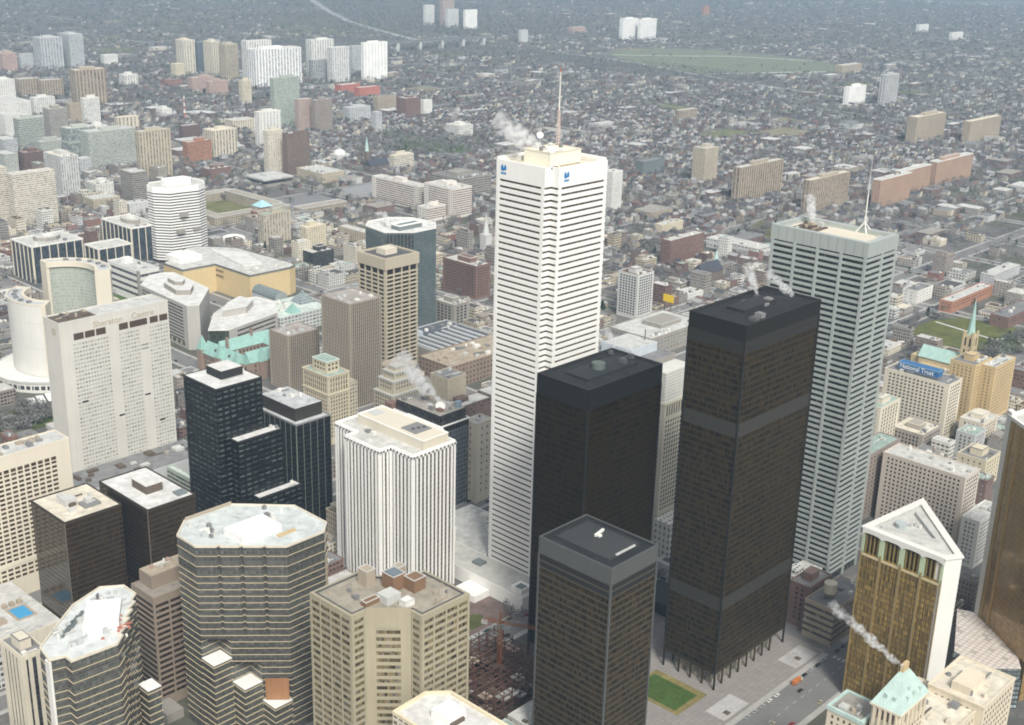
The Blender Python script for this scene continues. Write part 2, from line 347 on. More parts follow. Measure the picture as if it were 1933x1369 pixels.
B=[
('apartment_tower', 'apartment tower', 1764.7, 3540.5, 66.5, 47.6, 87.8, (9, 3, 0.5, 1), 'palegrey', 'dim', 'pale', 1, 'pale grey apartment tower with white vertical strips, left of a far pair'),
('apartment_tower', 'apartment tower', 1854.5, 3546.0, 45.1, 62.9, 93.8, (40, 3.2, 1, 0.5), 'palegrey', 'dim', 'pale', 1, 'pale grey horizontally banded apartment tower, right one of the far pair at upper left'),
('apartment_block', 'apartment block', 1652.9, 3551.7, 42.0, 39.0, 49.8, (5, 3, 0.4, 0.5), 'pinkbrick', 'dim', 'pale', 1, 'pinkish brick apartment block at the far left edge near the top'),
('apartment_block', 'apartment block', 1727.0, 3596.7, 38.6, 13.0, 40.5, (6, 3, 0.5, 0.5), 'palegrey', 'dim', 'pale', 0, 'small pale block just left of the far pair of grey towers'),
('apartment_tower', 'apartment tower', 1488.3, 2828.0, 79.3, 30.1, 82.6, (9, 60, 0.55, 1), 'tan', 'brown', 'cream', 1, 'broad tan apartment slab with two dark vertical recesses and an overhanging cream cap'),
('apartment_block', 'apartment block', 1960.6, 3543.3, 45.5, 21.6, 29.5, (6, 3, 0.5, 0.5), 'white', 'dim', 'white', 0, 'small white block behind the tan slab with the overhanging cap'),
('apartment_block', 'apartment block', 1770.8, 3100.3, 39.4, 29.7, 26.4, (8, 3, 0.5, 0.8), 'white', 'dim', 'white', 1, 'small white block with dark window strips right of the overhanging cap slab'),
('apartment_block', 'apartment block', 1465.6, 3071.7, 47.0, 30.8, 38.8, (7, 60, 0.45, 1), 'tan', 'brown', 'pale', 0, 'low tan slab with vertical strips, left half of a row at upper left'),
('apartment_block', 'apartment block', 1499.5, 3024.1, 56.0, 21.8, 38.7, (7, 60, 0.45, 1), 'tan', 'brown', 'pale', 0, 'low tan slab with vertical strips, right half of a row at upper left'),
('apartment_block', 'apartment block', 1371.1, 3000.1, 48.6, 41.7, 50.0, (6, 3, 0.4, 0.5), 'white', 'dim', 'white', 1, 'white apartment block cut by the left frame edge below the pinkish block'),
('apartment_tower', 'apartment tower', 1333.4, 2734.5, 50.3, 19.8, 41.0, (5, 60, 0.35, 1), 'white', 'dim', 'white', 1, 'bright white ribbed tower with a rooftop box, in the upper left cluster'),
('office_slab', 'office building', 1179.9, 2618.1, 89.2, 99.2, 53.9, (4, 3.4, 0.6, 0.45), 'white', 'dim', 'white', 0, 'long white office slab with rows of small windows at the left edge'),
('office_block', 'office building', 1116.1, 2362.3, 52.6, 19.5, 60.0, (40, 3.4, 1, 0.5), 'greygreen', 'dark', 'white', 1, 'grey green office block with thin horizontal bands, roof boxes, at far left'),
('office_block', 'office building', 1221.6, 2443.8, 38.9, 26.5, 59.7, (4, 3.4, 0.5, 0.5), 'tangrey', 'dim', 'white', 1, 'grey tan office tower directly behind the thin banded grey green block'),
('apartment_tower', 'apartment tower', 1375.3, 2588.8, 37.8, 11.5, 52.7, (4, 60, 0.4, 1), 'white', 'dim', 'cream', 1, 'slim white tower with fine ribs and a round cap, below the overhanging cap slab'),
('apartment_block', 'apartment block', 1351.5, 2606.6, 26.1, 14.0, 41.2, (4, 3, 0.4, 0.4), 'tan', 'brown', 'tan', 0, 'plain tan block left of the slim white tower with round cap'),
('apartment_block', 'apartment block', 1377.1, 2452.1, 51.4, 12.9, 27.9, (9, 60, 0.4, 1), 'cream', 'brown', 'cream', 0, 'small cream slab with dark vertical strips right of the slim white tower'),
('office_block', 'office building', 1143.1, 2219.2, 55.8, 30.0, 56.4, (40, 30, 1, 0.9), 'greygreen', 'greyglass', 'white', 1, 'blank grey green block with white rooftop boxes, upper left'),
('apartment_slab', 'apartment slab', 1116.0, 2094.0, 94.7, 30.0, 68.3, (3.4, 3, 0.7, 0.55), 'greygreen', 'dim', 'pale', 1, 'wide grey green apartment slab with a fine grid of balconies and white left end'),
('apartment_slab', 'apartment slab', 1140.3, 1963.0, 61.3, 10.3, 83.7, (6, 60, 0.4, 1), 'beige', 'brown', 'pale', 1, 'beige ribbed apartment slab adjoining the wide grey green slab on its right'),
('apartment_tower', 'apartment tower', 1358.8, 2071.0, 55.2, 32.1, 50.6, (7, 60, 0.5, 1), 'cream', 'brown', 'cream', 1, 'cream ribbed apartment tower standing behind the orange brick block'),
('brick_block', 'brick building', 1291.3, 2054.2, 53.1, 16.0, 37.6, (40, 3.4, 1, 0.4), 'orangebrick', 'brown', 'pale', 1, 'orange brick institutional block in front of the cream ribbed tower'),
('brick_block', 'brick building', 1415.2, 2263.3, 41.4, 15.6, 30.2, (4, 3, 0.4, 0.5), 'darkbrick', 'dark', 'pale', 0, 'dark brick apartment block behind the orange brick block'),
('office_tower', 'office tower', 956.6, 1889.8, 30.8, 57.3, 71.6, (4, 60, 0.45, 1), 'whitegrey', 'dim', 'cream', 1, 'whitish ribbed office tower with a raised roof box, left, above the twin cream slabs'),
('office_slab', 'office tower', 817.9, 1767.9, 66.0, 19.8, 78.3, (40, 3.1, 1, 0.5), 'cream', 'dim', 'white', 0, 'wide cream slab with fine horizontal bands at the left edge'),
('office_slab', 'office tower', 777.9, 1801.5, 48.2, 52.0, 84.2, (40, 3.1, 1, 0.5), 'cream', 'dim', 'white', 0, 'cream banded slab cut by the left frame edge beside its wide twin'),
('office_block', 'office building', 1010.5, 2128.1, 36.2, 23.6, 38.2, (4, 3.4, 0.5, 0.5), 'darkbrick', 'dark', 'pinkroof', 1, 'dark red and grey block left of the whitish ribbed office tower'),
('office_block', 'office building', 1127.6, 2302.1, 56.2, 21.0, 22.2, (4, 3.4, 0.5, 0.5), 'greygreen', 'dim', 'pale', 1, 'low grey block with a red roof box behind the whitish ribbed tower'),
('office_block', 'office building', 1023.8, 1793.6, 28.2, 35.2, 52.7, (40, 3.4, 1, 0.5), 'tangrey', 'dark', 'pale', 0, 'grey stepped office block with dark bands left of the white striped tower'),
('apartment_tower', 'apartment tower', 1820.1, 2634.1, 26.4, 15.5, 56.3, (4, 60, 0.35, 1), 'yellowcream', 'dim', 'yellowcream', 1, 'slim yellowish cream tower standing alone right of the red brick lows'),
('apartment_tower', 'apartment tower', 2027.4, 3212.8, 36.6, 40.9, 96.0, (9, 60, 0.4, 1), 'cream', 'dim', 'cream', 1, 'cream tower at the left end of the far cluster of white apartment towers'),
('apartment_tower', 'apartment tower', 2085.4, 3236.0, 21.4, 10.9, 85.5, (5, 3, 0.6, 0.8), 'dimblue', 'dark', 'pale', 0, 'narrow dark blue grey tower second from left in the far tower cluster'),
('apartment_tower', 'apartment tower', 2069.8, 3139.2, 28.2, 39.7, 95.5, (7, 60, 0.4, 1), 'cream', 'brown', 'cream', 1, 'cream tower third from left in the far tower cluster'),
('apartment_tower', 'apartment tower', 2047.8, 3036.7, 41.8, 30.6, 97.7, (6, 60, 0.4, 1), 'beige', 'brown', 'pale', 1, 'beige tower fourth from left in the far tower cluster, above pink lows'),
('apartment_slab', 'apartment tower', 2042.3, 2928.0, 81.7, 24.4, 115.3, (8, 60, 0.45, 1), 'white', 'dim', 'white', 0, 'white slab tower standing behind the widest striped slab of the far cluster'),
('apartment_block', 'apartment block', 1966.5, 3163.9, 29.0, 24.3, 37.8, (5, 3, 0.4, 0.5), 'yellowcream', 'dim', 'cream', 0, 'small cream stepped block at the foot of the far cluster, left end'),
('brick_block', 'brick building', 1833.0, 2875.5, 68.8, 19.6, 37.7, (5, 3, 0.4, 0.5), 'pinkbrick', 'dim', 'pale', 1, 'pink brick apartment block, left of two below the far towers'),
('brick_block', 'brick building', 1824.3, 2783.1, 55.4, 16.5, 38.3, (5, 3, 0.4, 0.5), 'pinkbrick', 'dim', 'pale', 1, 'pink brick apartment block, right of two below the far towers'),
('brick_block', 'brick building', 1828.0, 2994.6, 53.0, 23.1, 19.3, (5, 3, 0.4, 0.4), 'redbrick', 'dim', 'greyroof', 0, 'low red brick school-like block left of the pink brick pair'),
('apartment_slab', 'apartment tower', 2028.9, 2869.3, 150.7, 40.8, 98.7, (10, 60, 0.5, 1), 'brightwhite', 'dimblue', 'white', 1, 'widest bright white slab with dark vertical strips in the far tower cluster'),
('apartment_tower', 'apartment tower', 2258.4, 2923.6, 79.5, 26.5, 108.4, (9, 60, 0.45, 1), 'white', 'dim', 'white', 1, 'white tower at the rear middle of the far cluster, behind dark blue towers'),
('apartment_tower', 'apartment tower', 2236.3, 2894.8, 52.5, 16.8, 58.3, (6, 60, 0.6, 1), 'palegrey', 'dark', 'pale', 0, 'shorter grey tower with dark blue strips in the far cluster'),
('apartment_tower', 'apartment tower', 2260.9, 2835.0, 62.3, 23.4, 95.4, (8, 60, 0.5, 1), 'white', 'dimblue', 'white', 0, 'white tower with broad dark blue strips in the far cluster'),
('apartment_tower', 'apartment tower', 2449.7, 2979.6, 36.5, 14.7, 78.3, (5, 60, 0.4, 1), 'palegrey', 'dim', 'pale', 0, 'narrow grey white tower left of the big blank white slab'),
('apartment_tower', 'apartment tower', 2372.7, 2831.8, 87.0, 13.9, 103.2, (12, 60, 0.12, 1), 'brightwhite', 'dim', 'white', 1, 'big blank white slab at the right end of the far tower cluster'),
('apartment_slab', 'apartment tower', 1659.1, 2284.5, 69.6, 11.5, 107.1, (3.5, 60, 0.4, 1), 'sage', 'greyglass', 'pale', 1, 'tall sage green finely ribbed slab below the widest white slab'),
('apartment_tower', 'apartment tower', 1674.5, 2218.9, 35.6, 7.4, 68.0, (4, 3, 0.5, 0.5), 'pinkbeige', 'brown', 'pale', 0, 'pinkish tower left of its twin beside the sage green slab'),
('apartment_tower', 'apartment tower', 1697.9, 2192.4, 47.6, 11.0, 66.8, (4, 3, 0.5, 0.5), 'browngrey', 'brown', 'pale', 1, 'grey brown tower right of the pinkish tower near the sage green slab'),
('apartment_tower', 'apartment tower', 1486.2, 2097.9, 52.7, 16.0, 71.4, (8, 3, 0.35, 0.6), 'white', 'dim', 'cream', 1, 'white and grey tower in front of the sage green slab'),
('apartment_tower', 'apartment tower', 1338.2, 1865.7, 33.5, 11.1, 77.9, (5, 3, 0.6, 0.5), 'cream', 'dim', 'cream', 1, 'cream tower with a grid of balconies, left half of a cream and brown pair'),
('apartment_tower', 'apartment tower', 1358.4, 1837.0, 50.6, 10.9, 75.0, (3, 3, 0.5, 0.5), 'umber', 'brown', 'brownroof', 0, 'dark brown tower, right half of a cream and brown pair'),
('apartment_block', 'apartment block', 1845.9, 2258.1, 64.2, 22.7, 31.1, (6, 3, 0.5, 0.6), 'palegrey', 'dim', 'pale', 1, 'low greyish white block right of the grey brown tower'),
('apartment_tower', 'apartment block', 1801.6, 2114.0, 18.1, 8.8, 42.4, (4, 3, 0.5, 0.5), 'palegrey', 'dim', 'pale', 0, 'narrow pale block with balconies in the trees right of the greyish white block'),
('brick_block', 'brick building', 2139.7, 2648.6, 64.9, 26.4, 20.6, (6, 3, 0.3, 0.4), 'scarlet', 'dim', 'pale', 0, 'scarlet painted long block, left wing, under the far towers'),
('brick_block', 'brick building', 2132.1, 2566.0, 70.1, 21.3, 23.0, (6, 3, 0.3, 0.4), 'scarlet', 'dim', 'pale', 0, 'scarlet painted long block, right wing, under the far towers'),
('brick_block', 'brick building', 2000.1, 2338.7, 58.9, 17.5, 35.2, (6, 3, 0.5, 0.5), 'tan', 'brown', 'greyroof', 0, 'long low tan slab with strip windows beside the red brown block'),
('brick_block', 'brick building', 1986.9, 2223.3, 46.6, 33.4, 45.2, (4, 3, 0.4, 0.5), 'redbrown', 'brown', 'pale', 1, 'red brown brick block of the far middle, next to a white end wall'),
('apartment_block', 'apartment block', 2066.2, 2247.9, 27.5, 11.2, 31.3, (6, 3, 0.2, 0.4), 'white', 'dim', 'white', 0, 'small white block with blank wall right of the red brown block'),
('office_block', 'office building', 1898.2, 1952.8, 41.5, 42.8, 23.8, (40, 3.4, 1, 0.5), 'white', 'dim', 'white', 1, 'low white office block with dark bands, alone among trees in the far middle'),
('apartment_tower', 'apartment tower', 3826.3, 4151.1, 49.8, 16.8, 84.0, (6, 60, 0.3, 1), 'white', 'dim', 'white', 0, 'white slab, leftmost of the hazy towers at the top edge'),
('apartment_tower', 'apartment tower', 3854.4, 4075.2, 68.9, 19.8, 122.8, (5, 60, 0.4, 1), 'pinkbeige', 'dim', 'white', 0, 'pinkish slab, tallest of the hazy towers cut by the top edge'),
('apartment_tower', 'apartment tower', 3816.8, 4005.6, 65.3, 16.2, 76.0, (6, 60, 0.2, 1), 'whitegrey', 'dim', 'white', 0, 'whitish slab in front of the pinkish slab at the top edge'),
('apartment_tower', 'apartment tower', 3830.2, 3910.5, 68.7, 12.7, 79.6, (6, 60, 0.2, 1), 'brightwhite', 'dim', 'white', 0, 'blank white slab, rightmost of the hazy towers at the top edge'),
('office_block', 'office building', 1543.6, 1759.9, 48.8, 10.4, 26.6, (40, 3.4, 1, 0.5), 'cream', 'dim', 'cream', 1, 'small cream banded block behind the big white hospital slab'),
('office_block', 'office building', 1459.0, 1498.2, 75.7, 68.7, 34.1, (40, 4, 1, 0.5), 'tangrey', 'dark', 'greyroof', 1, 'dark grey low block with wide bands between the hospital and the white skyscraper'),
('office_block', 'office building', 1361.6, 1742.6, 49.7, 72.4, 17.7, (4, 4, 0.5, 0.4), 'beige', 'brown', 'pale', 0, 'low beige block with pale roof right of the cream and brown pair'),
('apartment_block', 'apartment block', 1152.8, 2496.4, 35.6, 37.1, 47.8, (4, 3, 0.4, 0.5), 'white', 'dim', 'white', 0, 'white block at the left edge below the long white slab'),
('office_block', 'office building', 1051.1, 2291.5, 26.6, 38.5, 35.4, (40, 3.2, 1, 0.5), 'palegrey', 'dim', 'white', 0, 'pale block at the left edge above the dark red and grey block'),
('office_block', 'office building', 980.6, 2139.8, 23.9, 40.1, 37.1, (4, 3, 0.5, 0.5), 'greygreen', 'dim', 'pale', 0, 'grey green block at the left edge beside the dark red and grey block'),
('office_block', 'office building', 1288.1, 2393.0, 30.8, 25.6, 25.8, (40, 30, 1, 0.2), 'white', 'dim', 'white', 1, 'plain white roof block behind the wide grey green slab'),
('office_block', 'office building', 1008.3, 1878.7, 30.3, 34.0, 22.6, (5, 3.4, 0.5, 0.5), 'white', 'dim', 'white', 1, 'low white block with roof boxes right of the whitish ribbed office tower'),
('office_block', 'office building', 961.4, 1805.3, 45.7, 32.8, 16.0, (9, 3.4, 0.8, 0.4), 'beige', 'brown', 'pale', 0, 'low tan parking deck below the low white block'),
('office_block', 'office building', 977.1, 1725.1, 36.5, 23.2, 19.8, (8, 4, 0.3, 0.3), 'whitegrey', 'dim', 'pale', 0, 'white podium below the stepped grey banded office'),
('apartment_block', 'apartment block', 1567.6, 2308.5, 57.5, 31.6, 21.5, (6, 60, 0.4, 1), 'cream', 'brown', 'pale', 0, 'low cream row with ribs left of the white and grey tower'),
('apartment_block', 'apartment block', 1552.1, 2563.7, 24.7, 26.7, 17.9, (5, 3, 0.4, 0.5), 'white', 'dim', 'white', 1, 'small white low block among houses right of the overhanging cap slab'),
('brick_block', 'brick building', 1240.4, 1906.8, 45.4, 24.8, 15.1, (5, 3.4, 0.4, 0.4), 'redbrown', 'brown', 'pale', 1, 'low red brown block below the orange brick block'),
('office_block', 'office building', 1139.0, 1361.2, 15.8, 59.6, 17.1, (5, 3.6, 0.5, 0.5), 'beige', 'brown', 'pale', 0, 'low beige block directly left of the octagonal mirror glass tower'),
('office_block', 'office building', 1082.9, 2070.1, 22.3, 18.6, 28.2, (5, 3.2, 0.5, 0.5), 'palegrey', 'dim', 'white', 0, 'narrow pale block beside the whitish ribbed office tower'),
('apartment_slab', 'apartment tower', 4067.0, 3258.0, 98.4, 16.2, 80.0, (6, 60, 0.3, 1), 'brightwhite', 'dim', 'white', 1, 'bright white slab, left of the isolated far pair near the top'),
('apartment_slab', 'apartment tower', 4133.8, 3219.5, 103.9, 13.4, 78.3, (6, 60, 0.3, 1), 'brightwhite', 'dim', 'white', 1, 'bright white slab, right of the isolated far pair near the top'),
('office_block', 'office building', 3620.3, 3392.1, 38.5, 11.1, 45.2, (5, 3, 0.4, 0.5), 'whitegrey', 'dim', 'white', 0, 'small whitish block on the valley rim above the white roof mast'),
('brick_block', 'brick building', 4087.7, 3541.4, 84.5, 23.4, 25.6, (5, 3, 0.3, 0.4), 'pinkbrick', 'dim', 'pale', 0, 'low pink brick block in the haze near the top middle'),
('brick_block', 'brick building', 5532.8, 3903.8, 46.5, 13.2, 44.6, (4, 3, 0.3, 0.4), 'orangebrick', 'dim', 'pale', 1, 'orange brick tower in the haze at the top right of centre'),
('apartment_block', 'apartment block', 2479.7, 1797.7, 70.7, 14.1, 25.1, (6, 60, 0.5, 1), 'tan', 'brown', 'pale', 0, 'small tan apartment block among houses, in line with the roof mast'),
('apartment_tower', 'apartment tower', 1894.6, 1311.6, 41.4, 26.9, 63.7, (4, 3, 0.5, 0.5), 'beige', 'brown', 'pale', 1, 'beige tower with a white corner strip, right of the white skyscraper'),
('apartment_slab', 'apartment slab', 1804.8, 1175.6, 135.2, 13.9, 59.9, (7, 60, 0.5, 1), 'tan', 'brown', 'pale', 1, 'wide tan ribbed apartment slab right of the beige corner strip tower'),
('apartment_slab', 'apartment slab', 1826.2, 1052.3, 128.6, 11.9, 54.7, (6, 60, 0.5, 1), 'tan', 'brown', 'cream', 1, 'tan ribbed slab directly behind the steel skyscraper roof'),
('apartment_tower', 'apartment tower', 3073.3, 1687.0, 93.0, 6.3, 48.5, (9, 60, 0.15, 1), 'brightwhite', 'dim', 'white', 1, 'blank white slab tower beside a brown tower at far right'),
('apartment_tower', 'apartment tower', 3164.1, 1633.9, 79.4, 13.9, 79.4, (9, 60, 0.45, 1), 'palegrey', 'brown', 'pale', 1, 'pale tower with brown vertical strip right of the blank white slab tower'),
('apartment_block', 'apartment block', 2644.2, 1277.8, 141.2, 22.6, 57.0, (5, 3, 0.4, 0.5), 'tan', 'brown', 'cream', 1, 'stepped tan apartment block in the right distance'),
('apartment_block', 'apartment block', 2745.2, 1200.1, 160.8, 17.2, 48.1, (5, 3, 0.4, 0.5), 'tan', 'brown', 'cream', 0, 'long tan apartment block near the right edge in the distance'),
('brick_block', 'apartment slab', 1961.0, 998.0, 111.5, 10.8, 47.2, (5, 3, 0.4, 0.4), 'salmon', 'brown', 'white', 0, 'salmon brick slab with white roof edge, nearest of a zigzag trio'),
('brick_block', 'apartment slab', 2081.8, 1021.4, 113.4, 13.2, 43.5, (5, 3, 0.4, 0.4), 'salmon', 'brown', 'white', 0, 'salmon brick slab, middle of a zigzag trio'),
('brick_block', 'apartment slab', 2215.9, 1020.4, 150.7, 15.6, 45.2, (5, 3, 0.4, 0.4), 'salmon', 'brown', 'white', 1, 'salmon brick slab, farthest and widest of a zigzag trio'),
('office_block', 'office building', 5603.8, 2756.7, 94.2, 15.6, 35.3, (6, 3, 0.3, 0.5), 'white', 'dim', 'white', 0, 'small white block in the haze at upper right, left of two'),
('office_block', 'office building', 5362.6, 2483.2, 107.8, 12.0, 31.0, (6, 3, 0.3, 0.5), 'white', 'dim', 'white', 0, 'small white block in the haze at upper right, right of two'),
('school_building', 'school', 3717.1, 2073.3, 128.9, 26.7, 29.9, (5, 3, 0.4, 0.4), 'tan', 'brown', 'white', 0, 'low tan school building by the far green field'),
('apartment_tower', 'apartment tower', 1575.4, 1265.9, 25.7, 18.8, 66.7, (3, 3.2, 0.5, 0.5), 'white', 'dim', 'white', 0, 'white gridded tower peeking out behind the right edge of the white skyscraper'),
('warehouse', 'warehouse', 1875.8, 1435.3, 63.5, 18.9, 23.9, (5, 4, 0.4, 0.4), 'greyglass', 'dark', 'greyroof', 0, 'dark flat roofed block right of the white skyscraper roof'),
('office_block', 'office building', 1030.2, 1453.9, 47.0, 11.3, 43.0, (5, 60, 0.4, 1), 'beige', 'dim', 'greenroof', 1, 'beige office block with vertical ribs above the cream shopping centre'),
('hotel_block', 'hotel', 1033.9, 1360.9, 34.7, 12.9, 41.0, (4, 3.2, 0.4, 0.6), 'yellowcream', 'brown', 'cream', 1, 'yellowish cream stepped tower with rooftop sign box'),
('office_block', 'office building', 994.6, 1328.5, 21.1, 12.7, 32.7, (4, 3.2, 0.4, 0.5), 'cream', 'dim', 'white', 0, 'lower cream block in front of the yellowish stepped tower'),
('office_block', 'office building', 1002.5, 1307.4, 35.7, 22.8, 21.1, (40, 3.4, 1, 0.6), 'darkmetal', 'dark', 'white', 1, 'low black office block with white roof right of the lower cream block'),
('brick_block', 'office building', 1062.9, 1060.6, 25.0, 59.6, 42.7, (4, 3.4, 0.55, 0.45), 'redbrown', 'dark', 'white', 1, 'red brown brick office block partly behind the white skyscraper'),
('office_block', 'office building', 962.7, 995.5, 24.6, 32.8, 28.0, (6, 3.6, 0.55, 0.6), 'tangrey', 'dark', 'white', 1, 'small grey tan block with punched windows below the red brown block'),
('apartment_tower', 'apartment tower', 1146.9, 875.2, 30.5, 29.6, 54.8, (4.2, 3.2, 0.6, 0.6), 'whitegrey', 'dark', 'brownroof', 1, 'white gridded apartment tower with brown roof box right of the white skyscraper'),
('apartment_slab', 'apartment slab', 1384.0, 1003.3, 78.5, 17.3, 33.9, (5, 3, 0.45, 0.5), 'redbrown', 'brown', 'white', 0, 'brown brick slab with a white end wall in front of the ribbed slabs'),
('apartment_block', 'apartment block', 1521.5, 1121.7, 53.8, 6.0, 14.0, (4, 3, 0.4, 0.5), 'yellowcream', 'brown', 'pale', 0, 'small yellowish cream block above the brown slab with white end wall'),
('arena', 'sports hall', 1509.0, 941.3, 32.8, 89.5, 13.9, (6, 8, 0.6, 0.35), 'whitegrey', 'dark', 'white', 0, 'flat white roofed hall with dark eaves beside the playing field'),
('office_block', 'office building', 1060.1, 447.9, 27.1, 63.8, 57.0, (4, 3.3, 0.5, 0.5), 'cream', 'dark', 'greyroof', 0, 'cream office block with grid of windows carrying a blue rooftop sign'),
('hotel_block', 'hotel', 1123.9, 452.3, 35.1, 24.9, 59.5, (4, 3.2, 0.3, 0.5), 'buff', 'brown', 'greyroof', 1, 'buff brick hotel wing right of the blue rooftop sign'),
('hotel_block', 'hotel', 1138.6, 438.8, 45.9, 7.3, 57.4, (4, 3.2, 0.3, 0.5), 'buff', 'brown', 'pale', 0, 'buff brick hotel wing nearest the right frame edge'),
('office_block', 'office building', 869.2, 344.1, 25.6, 67.6, 59.2, (3.4, 3.4, 0.45, 0.5), 'pinkcream', 'dark', 'white', 0, 'broad pinkish cream office block with rows of small windows at right'),
('office_block', 'office building', 846.5, 319.6, 39.5, 11.0, 39.3, (3, 3.4, 0.5, 0.5), 'white', 'dim', 'pale', 0, 'white office block right of the broad pinkish cream block'),
('office_block', 'office building', 1070.0, 415.1, 31.6, 22.7, 26.1, (4, 3.4, 0.4, 0.6), 'cream', 'brown', 'pale', 1, 'small cream office block in front of the buff hotel'),
('office_block', 'office building', 1043.4, 410.6, 22.9, 17.4, 23.6, (4, 3.4, 0.4, 0.6), 'palegrey', 'brown', 'greenroof', 0, 'small grey block with greenish roof left of the small cream office'),
('office_block', 'office building', 987.8, 376.0, 29.5, 25.3, 26.9, (5, 3.6, 0.3, 0.5), 'yellowcream', 'brown', 'greyroof', 1, 'yellowish low block behind the broad pinkish cream block'),
('office_block', 'office building', 976.1, 470.1, 35.9, 11.8, 50.6, (5, 3.6, 0.35, 0.7), 'cream', 'brown', 'greenroof', 1, 'cream stone block with a green turret right of the steel skyscraper'),
('mill_building', 'office building', 1008.8, 442.8, 35.0, 30.8, 23.6, (3.4, 3.5, 0.5, 0.6), 'stone', 'dark', 'cream', 1, 'stone building with dark mansard and cream roof in front of the sign block'),
('office_block', 'office building', 856.9, 417.6, 52.0, 18.5, 57.5, (5, 3.6, 0.35, 0.5), 'browngrey', 'brown', 'greenroof', 0, 'brown stone block in the gap right of the steel skyscraper'),
('office_block', 'office building', 1465.9, 678.0, 43.4, 19.5, 17.4, (8, 4, 0.3, 0.3), 'white', 'dim', 'greyroof', 0, 'white blank walled block behind the orange brick building'),
('brick_block', 'office building', 1462.6, 629.6, 117.5, 16.6, 15.0, (4, 3.6, 0.6, 0.4), 'orangebrick', 'brown', 'white', 0, 'orange brick building with white roof beyond the green oval park'),
('office_block', 'office building', 1627.3, 649.7, 85.5, 17.6, 14.7, (5, 3.6, 0.4, 0.4), 'palegrey', 'brown', 'white', 0, 'long low pale building near the right edge above the park'),
('office_block', 'office building', 1452.1, 553.6, 85.8, 22.8, 14.6, (5, 3.6, 0.5, 0.5), 'redbrown', 'brown', 'greyroof', 0, 'dark market style block at the right edge behind the spire'),
('office_block', 'office building', 674.3, 338.4, 45.2, 21.7, 27.8, (40, 4.6, 1, 0.42), 'tan', 'dark', 'greyroof', 0, 'brown grey office block with banded side and a cream roof tank, by the street'),
('office_block', 'office building', 681.2, 360.9, 27.3, 15.5, 32.3, (4, 3.6, 0.4, 0.5), 'redbrown', 'dark', 'greyroof', 1, 'dark low brick block squeezed between black tower and banded block'),
('office_block', 'office building', 817.2, 933.3, 31.0, 18.3, 23.3, (5, 3.6, 0.4, 0.5), 'tangrey', 'dark', 'greyroof', 0, 'low grey block behind the stepped stone block'),
('office_block', 'office building', 755.6, 828.4, 21.9, 36.3, 24.3, (5, 3.6, 0.4, 0.5), 'redbrown', 'dark', 'greyroof', 0, 'low brown block behind the white rimmed dark tower'),
('office_block', 'office building', 757.3, 790.5, 23.9, 23.7, 44.3, (9, 9, 0.05, 0.3), 'beige', 'brown', 'greyroof', 0, 'plain beige walled block right behind the white rimmed dark tower'),
('office_block', 'office building', 657.0, 652.0, 17.9, 12.0, 69.3, (6, 6, 0.2, 0.3), 'cream', 'brown', 'white', 0, 'cream walled building with a few windows tucked beside the white skyscraper'),
('office_block', 'office building', 495.0, 811.1, 5.9, 34.7, 18.6, (40, 3.6, 1, 0.5), 'sage', 'dark', 'whitegreen', 0, 'low pale green banded building between the slab hotel and the black tower'),
('office_block', 'office building', 252.4, 595.8, 13.7, 24.9, 61.6, (4, 60, 0.45, 1), 'cream', 'dark', 'greyroof', 1, 'cream ribbed building at the lower left corner'),
('office_block', 'office building', 736.4, 508.2, 27.6, 48.9, 60.0, (4, 3.6, 0.4, 0.5), 'tangrey', 'dark', 'greyroof', 0, 'grey block hidden between the black towers'),
('office_block', 'office building', 1049.0, 777.4, 97.8, 59.3, 22.0, (6, 4, 0.5, 0.4), 'tangrey', 'dim', 'pale', 1, 'wide low shopping block with grey roof right of the white skyscraper'),
]
# ================================================================== the named towers
W_, S_ = (-1, 0), (0, -1)
